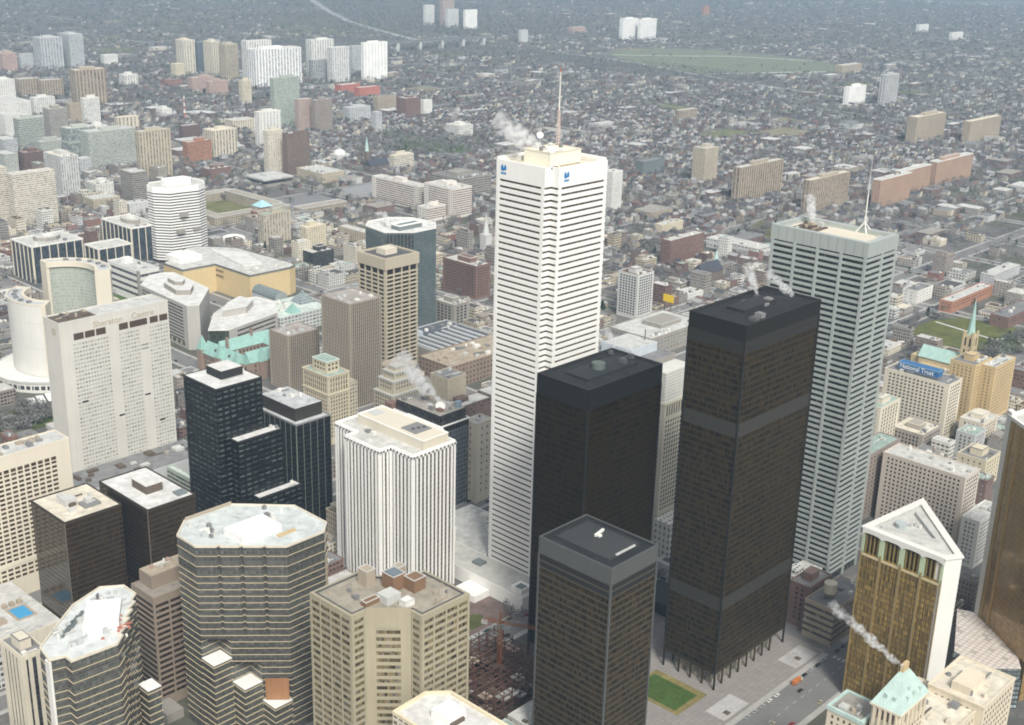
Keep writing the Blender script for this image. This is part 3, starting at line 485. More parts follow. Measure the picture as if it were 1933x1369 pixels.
# ---- white marble skyscraper
def white_skyscraper():
    x0, y0, w, d, H = 585.7, 518.8, 59.2, 53.7, 300.0
    nn = 6.2; x1, y1 = x0+w, y0+d
    p = [(x0+nn, y0), (x1-nn, y0), (x1-nn, y0+nn), (x1, y0+nn), (x1, y1-nn), (x1-nn, y1-nn), (x1-nn, y1), (x0+nn, y1), (x0+nn, y1-nn), (x0, y1-nn), (x0, y0+nn), (x0+nn, y0+nn)]
    keep(rect(x0, y0, w, d))
    t = thing('skyscraper', 'tallest white skyscraper with thin dark window bands, blue emblems and a roof mast', 'skyscraper', x0+w/2, y0+d/2)
    wm = plain('brightwhite', amt=.05)
    MB().prism(p, 0, H-8, top=False).build('wall', facade((.10, .08, .06), (.06, .045, .034), 1.6, 60, .88, 1, vary=1.0, blind=.08), t)
    MB().prism(offset(p, -.2), H-9, H-1.6).build('roof', roofmat('cream'), t)
    MB().ring(p, -1.2, .5, H-12.5, H).build('crown', wm, t)
    fh = (H-14)/69; ww = 1.5
    for k in range(69):
        z = H-12.5-fh*(k+1)+ww*.0
        MB().ring(p, -.2, .55, z, z+fh-ww).build('spandrel', wm, t)
    for sx, sy in ((0, 0), (1, 0), (0, 1), (1, 1)):
        X, Y = (x0, x1)[sx], (y0, y1)[sy]; ax, ay = (1, -1)[sx], (1, -1)[sy]
        for a, b in (((X+ax*nn, Y), (X+ax*(nn+2.3), Y)), ((X, Y+ay*nn), (X, Y+ay*(nn+2.3)))):
            lo = (min(a[0], b[0])-.62*(a[0] == b[0]), min(a[1], b[1])-.62*(a[1] == b[1])); hi = (max(a[0], b[0])+.62*(a[0] == b[0]), max(a[1], b[1])+.62*(a[1] == b[1]))
            MB().box(lo[0], lo[1], 0, hi[0], hi[1], H-12.4).build('corner_pier', wm, t)
    px0, py0, px1, py1 = 598, 532, 628, 555
    MB().box(px0, py0, H-1.8, px1, py1, H+6.2).build('penthouse', plain((.74, .72, .60), amt=.08), t)
    MB().ring(rect(px0, py0, px1-px0, py1-py0), -.8, .2, H+6.2, H+7).build('penthouse_rim', plain('cream'), t)
    MB().box(px0-7, py0-8, H-1.6, px0-1.5, py0-4.5, H-.2).build('roof_hatch', plain('brown'), t)
    MB().box(px0+6, py0-5, H-1.6, px0+24, py0-3, H-1.1).build('roof_duct', plain('tan'), t)
    units(t, x0+8, y0+36, x1-8, y0+48, H-1.6, 7); units(t, px0+1, py0+10, px1-3, py1-1, H+6.2, 6, s=(1.5, 3.5))
    units(t, px0+1, py0+1, px1-8, py0+7, H+6.2, 2, s=(1.5, 2.5))
    # emblem: a twin-arched blue mark above a bar, upper part of two faces
    bl = plain('logoblue', .5, amt=.03)
    def mark(o, e, n):
        o = Vector(o); e = Vector((*e, 0)); n = Vector((*n, 0))*.12
        m = MB()
        def q(u0, v0, u1, v1, su=0):
            c = [o+e*u0+Vector((0, 0, v0)), o+e*u1+Vector((0, 0, v0)), o+e*(u1-su)+Vector((0, 0, v1)), o+e*(u0+su)+Vector((0, 0, v1))]
            m.face([t_+n for t_ in c])
        for k in (0, 2.6): q(k, 3.0, k+2.2, 5.2); q(k+.1, 5.2, k+2.1, 6.0, .35); q(k+.45, 6.0, k+1.75, 6.6, .4)
        q(.6, 2.4, 2.1, 3.0, -.0); q(2.0, 2.6, 2.8, 4.2)
        m.build('emblem', bl, t)
        m = MB()
        for k in range(4): 
            c = [o+e*(.1+k*1.2)+Vector((0, 0, .2)), o+e*(1.05+k*1.2)+Vector((0, 0, .2)), o+e*(1.05+k*1.2)+Vector((0, 0, 1.7)), o+e*(.1+k*1.2)+Vector((0, 0, 1.7))]
            m.face([t_+n for t_ in c])
        m.build('emblem_bar', bl, t)
    mark((x0-.5, y1-nn-3.5, H-9.5), (0, -1), (-1, 0)); mark((x0+nn+4.5, y0-.5, H-9.5), (1, 0), (0, -1))
    return t
white_skyscraper()
mast = thing('radio_mast', 'tall thin white radio mast with a red tip on the white skyscraper', 'mast', 626.5, 551, 307)
m = MB()
for k in range(4):
    a = PI/4+k*PI/2; m.bar((626.5+1.2*math.cos(a), 551+1.2*math.sin(a), 306.2), (626.5+.55*math.cos(a), 551+.55*math.sin(a), 330), .35)
for k in range(12): m.box(626.5-1.1+k*.05, 551-1.1+k*.05, 308+k*1.9, 626.5+1.1-k*.05, 551+1.1-k*.05, 308.2+k*1.9)
m.build('lattice', plain((.62, .5, .46)), mast)
MB().cyl(626.5, 551, .55, .35, 330, 354, 8).build('tube', plain('white'), mast)
MB().cyl(626.5, 551, .5, .42, 354, 356.5, 8).build('tip', plain('scarlet'), mast)
def dish(name, label, x, y, z, r, az=227, standz=2.5):
    t = thing(name, label, 'dish antenna', x, y, z)
    MB().bar((x, y, z), (x, y, z+standz+.4), .5).box(x-.9, y-.9, z, x+.9, y+.9, z+.4).build('stand', plain('palegrey'), t)
    d = Vector((math.sin(math.radians(az)), math.cos(math.radians(az)), .12)).normalized()
    a = d.cross(Vector((0, 0, 1))).normalized(); b = a.cross(d); o = Vector((x, y, z+standz+r*.6))
    m = MB(); rings = []
    for i in range(4):
        rr = r*(i+.02)/3; rings.append([o + d*(.35*r*(i/3)**2) + (a*math.cos(2*PI*k/16)+b*math.sin(2*PI*k/16))*rr for k in range(16)])
    for i in range(3):
        for k in range(16):
            q = (k+1) % 16; m.face([rings[i][k], rings[i][q], rings[i+1][q], rings[i+1][k]])
    for k in range(16):
        q = (k+1) % 16; m.face([rings[3][k], rings[3][q], rings[3][q]-d*.6, rings[3][k]-d*.6])
    m.face([p_-d*.6 for p_ in rings[3]])
    m.build('reflector', plain('brightwhite', .5, .04), t)
    MB().bar(o, o+d*r*.8, .15).build('feed', plain('greyroof'), t)
dish('satellite_dish', 'white round dish antenna in front on the roof box of the white skyscraper', 603, 535.5, 306.2, 2.4, standz=1)
dish('satellite_dish', 'white round dish antenna farther back on a pole on the white skyscraper roof', 611, 553, 306.2, 2.2, standz=7)

# ---- the three black bronze towers
def black_tower(label, x0, y0, w, d, H, top, mids, tint, bandtint, fh=3.9, zb=11, glass=(.027, .0175, .006), line=None):
    p = rect(x0, y0, w, d); keep(p, 5)
    t = thing('black_tower', label, 'skyscraper', x0+w/2, y0+d/2, group=None)
    steel = plain(line or tint, .5, .12, spec=.15); topm = plain(bandtint, .55, .1, spec=.2)
    MB().prism(p, zb, H-top+.4, top=False, bottom=True).build('wall', steel, t)
    MB().prism(offset(p, -.4), H-3, H-1.2).build('roof', roofmat((.022, .024, .025), .35), t)
    MB().ring(p, -.5, .35, H-top, H).build('louvre_crown', topm, t)
    MB().ring(p, -1.4, -.5, H-1.2, H-.3).build('roof_kerb', plain((.02, .02, .02)), t)
    gl = facade(tuple(v*.8 for v in tint), glass, 1.55, 60, .82, 1, vary=1.35, grough=.35, blind=.0, spec=.08)
    z = H-top-fh; k = 0
    lv = facade((.03, .03, .03), (.010, .010, .010), 1.55, 60, .7, 1, vary=.5, grough=.5, blind=0)
    while z > zb+1:
        if any(a < z+fh*.5 < b for a, b in mids): z -= fh; continue
        MB().ring(p, -.1, .05, z+.40, z+fh-.75).build('window_band', lv if (k < 2 and top < 10) else gl, t); z -= fh; k += 1
    for a, b in mids: MB().ring(p, -.1, .16, a, b).build('plant_band', facade((.036, .033, .027), (.028, .026, .021), 1.55, 60, .55, 1, vary=.3, grough=.6, blind=0), t)
    for X, Y in p:
        MB().box(X-.55 if X == x0 else X-.45, Y-.55 if Y == y0 else Y-.45, 0, X+.45 if X == x0 else X+.55, Y+.45 if Y == y0 else Y+.55, H-top).build('corner_column', plain(bandtint, .5), t)
    for k in range(1, int(w/9)):
        for Y in (y0+.3, y0+d-.9): MB().box(x0+k*9, Y, 0, x0+k*9+1, Y+.8, zb).build('leg', steel, t)
    for k in range(1, int(d/9)):
        MB().box(x0+.3, y0+k*9, 0, x0+1.1, y0+k*9+1, zb).build('leg', steel, t)
    MB().prism(offset(p, -5), 0, zb-.05, top=False).build('lobby', facade('darkmetal', (.22, .20, .16), 3, 60, .9, 1, blind=0), t)
    return t
t = black_tower('tallest black tower with bronze windows and two grey plant bands, steam on roof', 578.1, 363.5, 78.5, 38.7, 236.6, 9, [(168.5, 177), (55, 63.5)], (.026, .025, .022), (.016, .015, .013), line=(.035, .029, .018))
units(t, 590, 366, 606, 374, 235.2, 3, ('darkgrey', 'greyroof')); units(t, 612, 378, 640, 398, 235.2, 5, ('darkgrey', 'greyroof'))
MB().box(600, 380, 235.2, 634, 392, 237.2).build('roof_plinth', plain((.022, .022, .024), amt=.3), t)
t = black_tower('black bronze tower directly right of the white skyscraper, dark blue grey roof', 523.6, 429.8, 68.7, 39.6, 193.6, 12.5, [], (.006, .005, .003), (.011, .011, .010), glass=(.015, .009, .001), line=(.014, .009, .003))
MB().box(536, 441, 192.2, 582, 459, 194).build('roof_plinth', plain((.02, .023, .024), amt=.3), t)
MB().cyl(556, 450, 4.2, 4.2, 194, 197.5, 20).build('cooling_drum', plain((.10, .12, .11)), t)
units(t, 566, 442, 588, 466, 194, 4, ('darkgrey',))
t = black_tower('shortest black tower, nearest the viewer, with grey crown band and white roof rail', 451.1, 349.7, 37.9, 49.2, 138, 9.7, [], (.055, .053, .048), (.085, .088, .086), glass=(.034, .023, .009), line=(.066, .060, .047))
MB().box(457.5, 357, 136.8, 483, 393, 138.2).build('roof_plinth', plain((.036, .038, .038), amt=.3), t)
MB().bar((470.5, 377, 139.6), (479, 378.5, 139.6), 1.2, 1.4).box(472.5, 375.5, 138.2, 474.5, 377, 139.3).build('window_cleaning_rig', plain('white'), t)
for k in range(9): MB().box(463.5+k*1.75, 356.2+.0*k, 138.2, 464.7+k*1.75, 357.4, 138.9).build('roof_vent', plain('pale'), t)

# ---- steel skyscraper
def steel_tower():
    x0, y0, w, d, H = 750.6, 384.9, 39.5, 73.4, 251.5
    p = rect(x0, y0, w, d); keep(p)
    t = thing('steel_skyscraper', 'silvery steel skyscraper with dark window bands in wide bays and a white roof aerial', 'skyscraper', x0+w/2, y0+d/2)
    st = plain('steel', .38, .10, .35)
    MB().prism(p, 0, H-9, top=False).build('wall', facade((.05, .055, .055), (.022, .027, .025), 1.6, 60, .92, 1, vary=1.2, grough=.15, blind=.04, spec=.35), t)
    MB().ring(p, -3.2, .7, H-10, H).build('crown', st, t)
    MB().prism(offset(p, -3), H-6, H-3.5).build('roof', roofmat('cream', .2), t)
    spandrels(t, p, 6, H-11, 4.15, 1.95, .55, st)
    for k in range(5): MB().box(x0-1.0, y0+k*(d-2)/4, 0, x0+.4, y0+k*(d-2)/4+2, H-9.9).build('pier', st, t)
    for k in range(1, 3): MB().box(x0+k*(w-2)/2, y0-1.0, 0, x0+k*(w-2)/2+2, y0+.4, H-9.9).build('pier', st, t)
    MB().box(x0+6, y0+48, H-3.5, x0+31, y0+66, H-2.5).build('plant_pit', plain('brown'), t)
    MB().box(x0+8, y0+8, H-3.5, x0+32, y0+44, H-2.2).build('roof_deck', plain('cream', amt=.06), t)
    units(t, x0+7, y0+49, x0+30, y0+65, H-2.5, 8, ('tan', 'brown', 'pale')); units(t, x0+28, y0+4, x0+36, y0+14, H-3.5, 4)
    for k in range(11): MB().box(x0-.76, y0+3+k*6.5, H-9.7, x0-.70, y0+3.25+k*6.5, H-.2).build('panel_joint', plain('greyroof'), t)
    b = thing('roof_aerial', 'thin white aerial on a four legged stand on the steel skyscraper', 'aerial', 786, 408, H-2.2)
    for sx, sy in ((-4, -4), (4, -4), (4, 4), (-4, 4)): MB().bar((786+sx, 408+sy, H-2.2), (786, 408, H+5), .7).build('leg', plain('white'), b)
    MB().cyl(786, 408, .55, .45, H+4.5, H+24, 8).build('mast', plain('white'), b)
    MB().cyl(786, 408, .3, .12, H+24, H+50, 6).build('whip', plain('white'), b)
    MB().box(784, 407.8, H+8, 788, 408.2, H+8.4).box(785.8, 406, H+12, 786.2, 410, H+12.4).build('crossbar', plain('white'), b)
steel_tower()

# ---- white ribbed cross-plan tower
def ribbed_tower():
    H = 110.7
    p = [(515, 570), (554, 570), (554, 592), (563, 592), (563, 628), (554, 628), (554, 651), (515, 651), (515, 628), (505, 628), (505, 592), (515, 592)]
    keep(rect(505, 569, 58, 82)); t = thing('ribbed_tower', 'white vertically ribbed tower with notched corners and a cream roof box, centre', 'office tower', 534, 610)
    shell(t, p, 0, H, facade((.12, .11, .10), (.06, .05, .045), 60, 3.7, 1, .62, vary=.5, blind=.04), 'white', plain('brightwhite', amt=.06), par=1.1, rim=1.2)
    wm = plain('brightwhite', amt=.06)
    ribs(t, p, 0, H-1.2, 3.45, 1.5, .6, wm); MB().ring(p, -.1, .6, H-3.2, H-1.25).build('cornice', wm, t)
    MB().box(527, 573, H-1.2, 550, 641, H+5.3).build('penthouse', plain('cream', amt=.07), t)
    MB().ring(rect(527, 573, 23, 68), -.6, .2, H+5.3, H+5.9).build('coping', wm, t)
    MB().box(532, 586, H+5.3, 547, 601, H+5.9).build('louvre_panel', plain('greyroof'), t)
    for k in range(3): MB().box(535+k*4, 592-k*1.2, H+5.9, 537+k*4, 594-k*1.2, H+6.6).build('roof_fan', plain('darkgrey'), t)
    MB().box(534, 629, H+5.3, 543, 639, H+5.7).build('roof_hatch', plain('pale'), t)
    units(t, 516, 612, 526, 626, H-1.1, 3)
ribbed_tower()

# ---- stepped black glass tower and its dark neighbour
def black_stepped():
    t = thing('stepped_tower', 'stepped black glass tower with white terrace roofs and rows of glinting windows', 'office tower', 466, 714)
    bl = (.0045, .0047, .005)
    def part(p, h, pent=False):
        keep(p); wm = plain(bl, .3, .1)
        MB().prism(p, 0, h-.05, top=False).build('wall', wm, t)
        MB().prism(offset(p, -.4), h-1.2, h-.5).build('roof', roofmat('brightwhite', .15), t)
        MB().ring(p, -.45, .12, h-1.2, h).build('parapet', plain((.03, .03, .03)), t)
        z = h-4.5; k = 0
        while z > 30 and k < 34: MB().ring(p, -.1, .06, z, z+1.5).build('window_band', facade(bl, (.048, .058, .055), 5.4, 60, .66, 1, vary=1.4, grough=.2, blind=0, spec=.25), t); z -= 3.85; k += 1
    part(rect(447.2, 694.2, 37.9, 39.7), 140); part(rect(456.5, 684.9, 37, 9.25), 101.5); part(rect(466.8, 677.2, 36.5, 7.65), 58)
    MB().box(461, 708, 139.4, 479, 726, 145.5).build('penthouse', plain((.02, .02, .02)), t)
    MB().box(461.4, 708.4, 145.5, 478.6, 725.6, 145.9).build('penthouse_roof', roofmat('brightwhite', .12), t)
    MB().bar((461, 706.6, 139.5), (479, 706.6, 139.5), .3).build('railing', plain('brown'), t); units(t, 480, 704, 484, 720, 139.5, 3, ('brown', 'pale'), (1, 2.5))
    units(t, 488, 687, 493, 693, 101, 2, s=(1, 2)); units(t, 494, 678, 503, 684, 57.5, 2, s=(1.2, 2.2))
black_stepped()
def dark_neighbour():
    x0, y0, w, d, H = 509.5, 689.2, 31.5, 51.1, 98
    p = rect(x0, y0, w, d); keep(p); t = thing('dark_tower', 'dark glass tower with fine vertical lines and black roof box, beside the stepped tower', 'office tower', x0+w/2, y0+d/2)
    shell(t, p, 0, H, facade((.012, .014, .014), (.011, .013, .013), 60, 3.8, 1, .7, vary=.5, grough=.2, blind=0, spec=.3), 'palegrey', plain('greyroof'), par=.8)
    ribs(t, p, 0, H-1, 6.3, .35, .3, plain((.16, .17, .15)), name='mullion')
    MB().box(514, 696, H-1, 538.5, 738, 107).build('penthouse', plain((.035, .03, .025)), t)
    MB().prism(rect(514.3, 696.3, 23.9, 41.4), 107, 107.3).build('penthouse_roof', roofmat('palegrey'), t)
    units(t, 522, 712, 536, 736, 107.3, 6)
dark_neighbour()

# ---- pair of brown black blocks, lower left
def brown_pair():
    for lab, x0, y0, w, d, H, n in (('left brown black block with plant on a dusty pale roof, lower left', 321.8, 674.3, 38.7, 43.5, 90, 0), ('right brown black block with bright white roof and one brown roof box, lower left', 367.6, 655.3, 34.7, 59.5, 90, 1)):
        p = rect(x0, y0, w, d); keep(p); t = thing('brown_block', lab, 'office block', x0+w/2, y0+d/2)
        shell(t, p, 0, H, facade((.034, .022, .011), (.030, .0185, .008), 1.9, 3.4, .9, .78, vary=.5, grough=.08, blind=.0, spec=.7), 'cream' if n == 0 else 'brightwhite', plain((.04, .032, .024)), par=.7)
        for X, Y in ((x0, y0),): MB().box(X-.25, Y-.25, 0, X+.35, Y+.35, H-.8).build('corner_strip', plain((.12, .10, .08)), t)
        if n == 1:
            MB().box(379.5, 676, H-.7, 391.5, 693.5, H+5).build('penthouse', plain('brown'), t); MB().prism(rect(379.3, 675.8, 12.4, 17.9), H+5, H+5.5).build('penthouse_roof', roofmat('brightwhite', .1), t)
            MB().box(393, 660, H-.7, 400, 667, H+.6).build('skylight', plain('greyglass'), t)
            z = H-6
            while z > 30: MB().box(x0-.12, y0+.8, z, x0+.2, y0+d-2, z+1.5).build('window_band', pane((.02, .015, .012)), t); z -= 3.4
        else:
            MB().box(333, 694, H-.7, 341, 702, H+4).build('penthouse', plain('pale'), t); MB().box(341, 684, H-.7, 352, 693, H+.9).build('fan_deck', plain('greyroof'), t)
            units(t, 342, 685, 351, 692, H+.9, 3, ('white', 'pale')); units(t, 330, 682, 355, 712, H-.7, 7, ('brown', 'tangrey', 'pale'))
brown_pair()

# ---- cream hotel slab with the pool terrace, far left
def cream_hotel():
    x1, y0, H = 372.7, 761.5, 105; x0 = 262; p = rect(x0, y0, x1-x0, 20); keep(p, 6)
    t = thing('hotel_slab', 'cream hotel slab with rows of brown windows, cut by the left frame edge', 'hotel', 318, 771)
    wm = plain((.66, .60, .49), amt=.07)
    shell(t, p, 0, H, wm, 'pale', wm, par=.8)
    n = 0
    rest = MB()
    for f in range(25):
        z = H-10.5-f*3.25
        for k in range(20):
            x = x1-10.5-k*4.75
            a = MB().box(x-3.5, y0-.06, z-(2.4 if f == 0 else 1.7), x, y0+.1, z) if n < 100 else rest.box(x-3.5, y0-.06, z-1.7, x, y0+.1, z)
            if n < 100: a.build('window', pane((.075, .05, .03), lo=.4, hi=1.6), t)
            n += 1
    rest.build('window', pane((.075, .05, .03), lo=.4, hi=1.6), t, kind='stuff')
    MB().box(x0, y0-.5, 24.5, x1-8, y0, 27.5).build('ledge', wm, t)
    units(t, x0+40, y0+3, x1-14, y0+17, H-.8, 14, ('greyroof', 'pale', 'tan'))
    MB().box(250, 690, 0, 321, 760, 15).build('podium', plain('cream'), t)
    MB().prism(rect(250.5, 690.5, 70, 69), 15, 15.3).build('terrace', roofmat('pale'), t)
    keep(rect(250, 690, 71, 70), 0)
    MB().ring(rect(302, 709, 10, 15), 0, 1.6, 15.3, 15.6).build('pool_deck', plain('tan'), t)
    MB().box(302, 709, 15.3, 312, 724, 15.45).build('pool', plain((.05, .30, .55), .08, .05), t)
    for k in range(3): MB().box(300+k*5, 727, 15.3, 303+k*5, 730, 18).build('cabana', plain('tan'), t)
    units(t, 262, 695, 298, 740, 15.3, 10, ('white', 'pale', 'tan'), (2, 6))
cream_hotel()

# ---- twin faceted glass towers with cream lines
def facet_tower(label, p, H, fh, roofc, z0=0, poly=None, zcut=0, line=(.50, .42, .28), gl=(.080, .082, .074)):
    p = ccw(p); keep(p); cx, cy = sum(q[0] for q in p)/len(p), sum(q[1] for q in p)/len(p)
    t = thing('glass_tower', label, 'office tower', cx, cy)
    wmt = facade((.08, .08, .07), gl, 1.5, 2.05, .93, .86, vary=.55, grough=.03, blind=.05, spec=1.0)
    if poly:
        cuts = [0, 21, 33.5, 34, 46.5, 49, 62, zcut]
        for za, zb in zip(cuts, cuts[1:]): MB().prism(poly((za+zb)/2), za, zb, True, True).build('lower_wall', wmt, t)
    MB().prism(p, zcut, H-.05, top=False, bottom=True).build('wall', facade((.08, .08, .07), gl, 1.5, 2.05, .93, .86, vary=.55, grough=.03, blind=.05, spec=1.0), t)
    MB().prism(offset(p, -.4), H-1.5, H-.9).build('roof', roofmat(roofc, .2), t)
    MB().ring(p, -.6, .2, H-1.2, H).build('parapet', plain('cream'), t)
    lm = plain(line, .5, .06); dk = plain((.06, .055, .05), .4)
    z = H-6.5; k = 0
    while z > 4 and k < 45:
        p = poly(z) if poly and z < zcut else p
        MB().ring(p, -.1, .3, z, z+.27).build('sill_line', lm, t)
        MB().ring(p, -.1, .12, z-2.3, z-1.9).build('spandrel', dk, t); z -= (fh*1.5 if k < 2 else fh); k += 1
    return t, lm, dk
def octagon_tower():
    H = 120; P0 = Vector((332, 544)); P1 = Vector((368, 510)); e = (P1-P0).normalized(); n = Vector((e.y, -e.x))
    if n.x > 0: n = -n
    L = (P1-P0).length; pts = [P0]
    for f in (.25, .5, .75):                         # shallow notches in the broad south-west front
        c = P0+e*L*f; pts += [c-e*1.3, c-n*1.5, c+e*1.3]
    pts.append(P1)
    p = [tuple(q) for q in pts] + [(394, 510), (402, 518), (402, 548), (376, 575), (345, 575), (332, 562)]
    BAYS = [(0, 49), (1, 33.5), (2, 21)]
    def poly(z):
        q = [P0]
        for k, zb in BAYS:
            a, b = P0+e*L*k/3, P0+e*L*(k+1)/3
            q += [a, Vector((b.x, a.y)) if zb < z < zb+13 else (a+b)/2+(n*-.01), b]
        out = []
        for v in q:
            if not out or (Vector(out[-1])-v).length > .05: out.append(tuple(v))
        return ccw(out+p[len(pts):])
    t, lm, dk = facet_tower('eight sided glass tower with cream floor lines and a white roof, foreground', p, H, 4.15, (.50, .53, .52), poly=poly, zcut=64)
    gm = facade((.08, .08, .07), (.080, .082, .074), 1.5, 60, .93, 1, vary=.55, grough=.06, blind=0)
    for k, z in ((0, 49), (1, 33.5), (2, 21)):
        a, b = P0+e*L*k/3, P0+e*L*(k+1)/3
        q = ccw([tuple(a), (a.x, b.y), tuple(b), (b.x, a.y)])
        MB().prism(q, 0, z, top=False).build('bay', gm, t); MB().prism(offset(q, .2), z, z+.5).build('skylight', plain('brightwhite', .4, .05), t)
        zz = z-1.5
        while zz > 3: MB().ring(q, -.1, .3, zz, zz+.5).build('sill_line', lm, t); zz -= 4.15
    a, b = P0+e*L*.70, P0+e*L*.97
    q = [a-n*-.3, b-n*-.3, b-n*-.6, a-n*-.6]
    MB().prism([tuple(v) for v in q], 22, 36).build('orange_wrap', plain((.33, .17, .08), .7, .35), t)
    MB().box(352, 528, H-.9, 378, 546, H+3.2).build('penthouse', plain('brightwhite', amt=.06), t)
    MB().bar((345, 574, H+.9), (376, 574, H+.9), .25, 1.8).build('rail', plain('tan'), t)
    MB().box(372, 522, H-.9, 384, 525, H-.3).build('walkway', plain('buff'), t)
    units(t, 340, 546, 356, 570, H-.9, 12, ('pale', 'greyroof', 'palegrey', 'white'), (1.2, 3)); units(t, 380, 540, 398, 560, H-.9, 5, s=(1.2, 3))
octagon_tower()
def west_twin():
    H = 110
    p = [(236, 502), (259.5, 500.5), (291, 537), (291, 549), (281, 556), (262, 549), (246, 536), (231, 523), (229, 510), (236, 508)]
    # saw-tooth the south-east front
    a, b = Vector((259.5, 500.5)), Vector((291, 537)); e = (b-a).normalized(); n = Vector((e.y, -e.x)); q = []
    for k in range(1, 6):
        c = a+e*(b-a).length*k/6; q += [tuple(c+n*1.1), tuple(c-n*1.1)]
    p = p[:2]+q+p[2:]
    t, lm, dk = facet_tower('faceted glass tower with white cluttered roof dotted with red, lower left corner', p, H, 4.3, (.55, .57, .56))
    MB().prism([(252, 520), (268, 514), (280, 532), (266, 541)], H-.9, H+3.5).build('penthouse', plain('brightwhite', amt=.06), t)
    for k in range(3): MB().bar((243+k*4, 524+k*2.5, H), (254+k*4, 534+k*2.5, H), 1.2, 1.4).build('roof_trench', plain('greyglass'), t)
    MB().prism([(270.5, 540), (271.5, 539), (272.5, 541)], H+3.5, H+6).build('roof_ladder', plain('darkgrey'), t)
    units(t, 262, 506, 276, 526, H-.9, 11, ('scarlet', 'scarlet', 'pinkbrick', 'white'), (.9, 1.9), (.5, 1.4)); units(t, 256, 503, 270, 512, H-.9, 6, ('scarlet', 'pinkbrick', 'white'), (.8, 1.6), (.4, 1.2)); units(t, 240, 512, 262, 534, H-.9, 16, ('white', 'pale', 'palegrey'), (1, 3)); units(t, 266, 534, 286, 550, H-.9, 8, ('white', 'pale', 'palegrey'), (1, 3))
    units(t, 276, 530, 288, 548, H-.9, 4, ('greyroof', 'pale'), (1, 2.5))
    q = rect(283.5, 519, 7.5, 9); MB().prism(q, 0, 62, top=False).build('bay', facade((.08, .08, .07), (.080, .082, .074), 1.5, 60, .93, 1, vary=.55, grough=.06, blind=0), t)
    MB().prism(offset(q, .2), 62, 62.5).build('skylight', plain('brightwhite', .4, .05), t)
    z = 60
    while z > 4: MB().ring(q, -.1, .3, z, z+.5).build('sill_line', lm, t); z -= 4.3
    MB().box(228.4, 509.2, 0, 229.6, 513.5, H-1.5).build('corner_strip', plain('white'), t)
west_twin()

# ---- tan bay-windowed tower
def tan_tower():
    H = 120; p = [(346, 461), (346, 428), (355, 428), (371, 412), (371, 404), (404, 404), (404, 438), (395, 438), (380, 453), (380, 461)]
    p = ccw(p); keep(rect(345, 403, 59, 58)); t = thing('tan_tower', 'tan concrete tower with bay windows, two roof wings and brown roof boxes, foreground', 'office tower', 375, 432)
    wm = plain((.335, .30, .215), .85, .12)
    shell(t, p, 0, H, wm, (.30, .27, .22), wm, par=.5, rim=1.6)
    gl = facade((.12, .10, .08), (.125, .10, .055), 1.35, 60, .94, 1, vary=1.5, grough=.25, blind=.16)
    z = H-3.2
    for k in range(29): MB().ring(p, -.1, .07, z-2.0, z).build('window_band', gl, t); z -= 4.08
    for i in range(len(p)):
        a, b = Vector(p[i]), Vector(p[(i+1) % len(p)])
        if not facing(a, b): continue
        L = (b-a).length; e = (b-a)/L; nn = Vector((e.y, -e.x)); k = max(1, round(L/8.25))
        diag = abs(e.x*e.y) > .2
        for j in ([0, 1] if diag else range(k+1)):
            w = 5.2 if diag else (1.5 if j in (0, k) else 1.0); c = a+e*min(max(L*j/(1 if diag else k), w/2), L-w/2)
            q = [c-e*w/2-nn*.2, c+e*w/2-nn*.2, c+e*w/2+nn*.32, c-e*w/2+nn*.32]
            MB().prism([tuple(v) for v in q], 0, H-1.2 if not diag else H+1.5).build('pier', wm, t)
        if diag:
            c = (a+b)/2; q = [c-e*6.2-nn*.3, c+e*6.2-nn*.3, c+e*6.2+nn*.42, c-e*6.2+nn*.42]
            MB().prism([tuple(v) for v in q], H-10, H+1.5).build('blank_panel', wm, t)
            MB().prism([tuple(v+nn*.3) for v in q], 28, 44).build('blank_panel', wm, t)
    MB().ring(p, -2.4, -1.7, H-.5, H+.3).build('roof_track', plain('darkgrey'), t)
    br = plain((.20, .12, .07)); zr = H-.5
    for x, y, a, b, h, m in ((366, 424, 9, 8, 4, plain('pale')), (377, 432, 8, 9, 8.5, br), (384, 424, 8, 8, 7, br), (357, 430, 9, 4, 2.6, br), (371, 416, 6, 5, 3, plain('white')), (385, 437, 5, 5, 9, plain('tan')), (370, 445, 6, 7, 9, plain('tan'))):
        MB().box(x, y, zr, x+a, y+b, zr+h).build('roof_house', m, t); MB().ring(rect(x, y, a, b), -.4, .12, zr+h, zr+h+.35).build('coping', plain('pale'), t)
    MB().box(378, 433, zr+8.5, 384, 440, zr+8.9).build('louvre_panel', plain((.14, .17, .20)), t)
    for x, y in ((392, 414), (395, 411), (398, 418)): MB().bar((x, y, zr), (x, y, zr+4), .25).build('flagpole', plain('tan'), t)
    units(t, 350, 434, 364, 456, zr, 4, ('tan', 'greyroof'), (1, 2.4)); units(t, 386, 408, 400, 420, zr, 4, ('greyroof', 'tan'), (1, 2.2))
tan_tower()
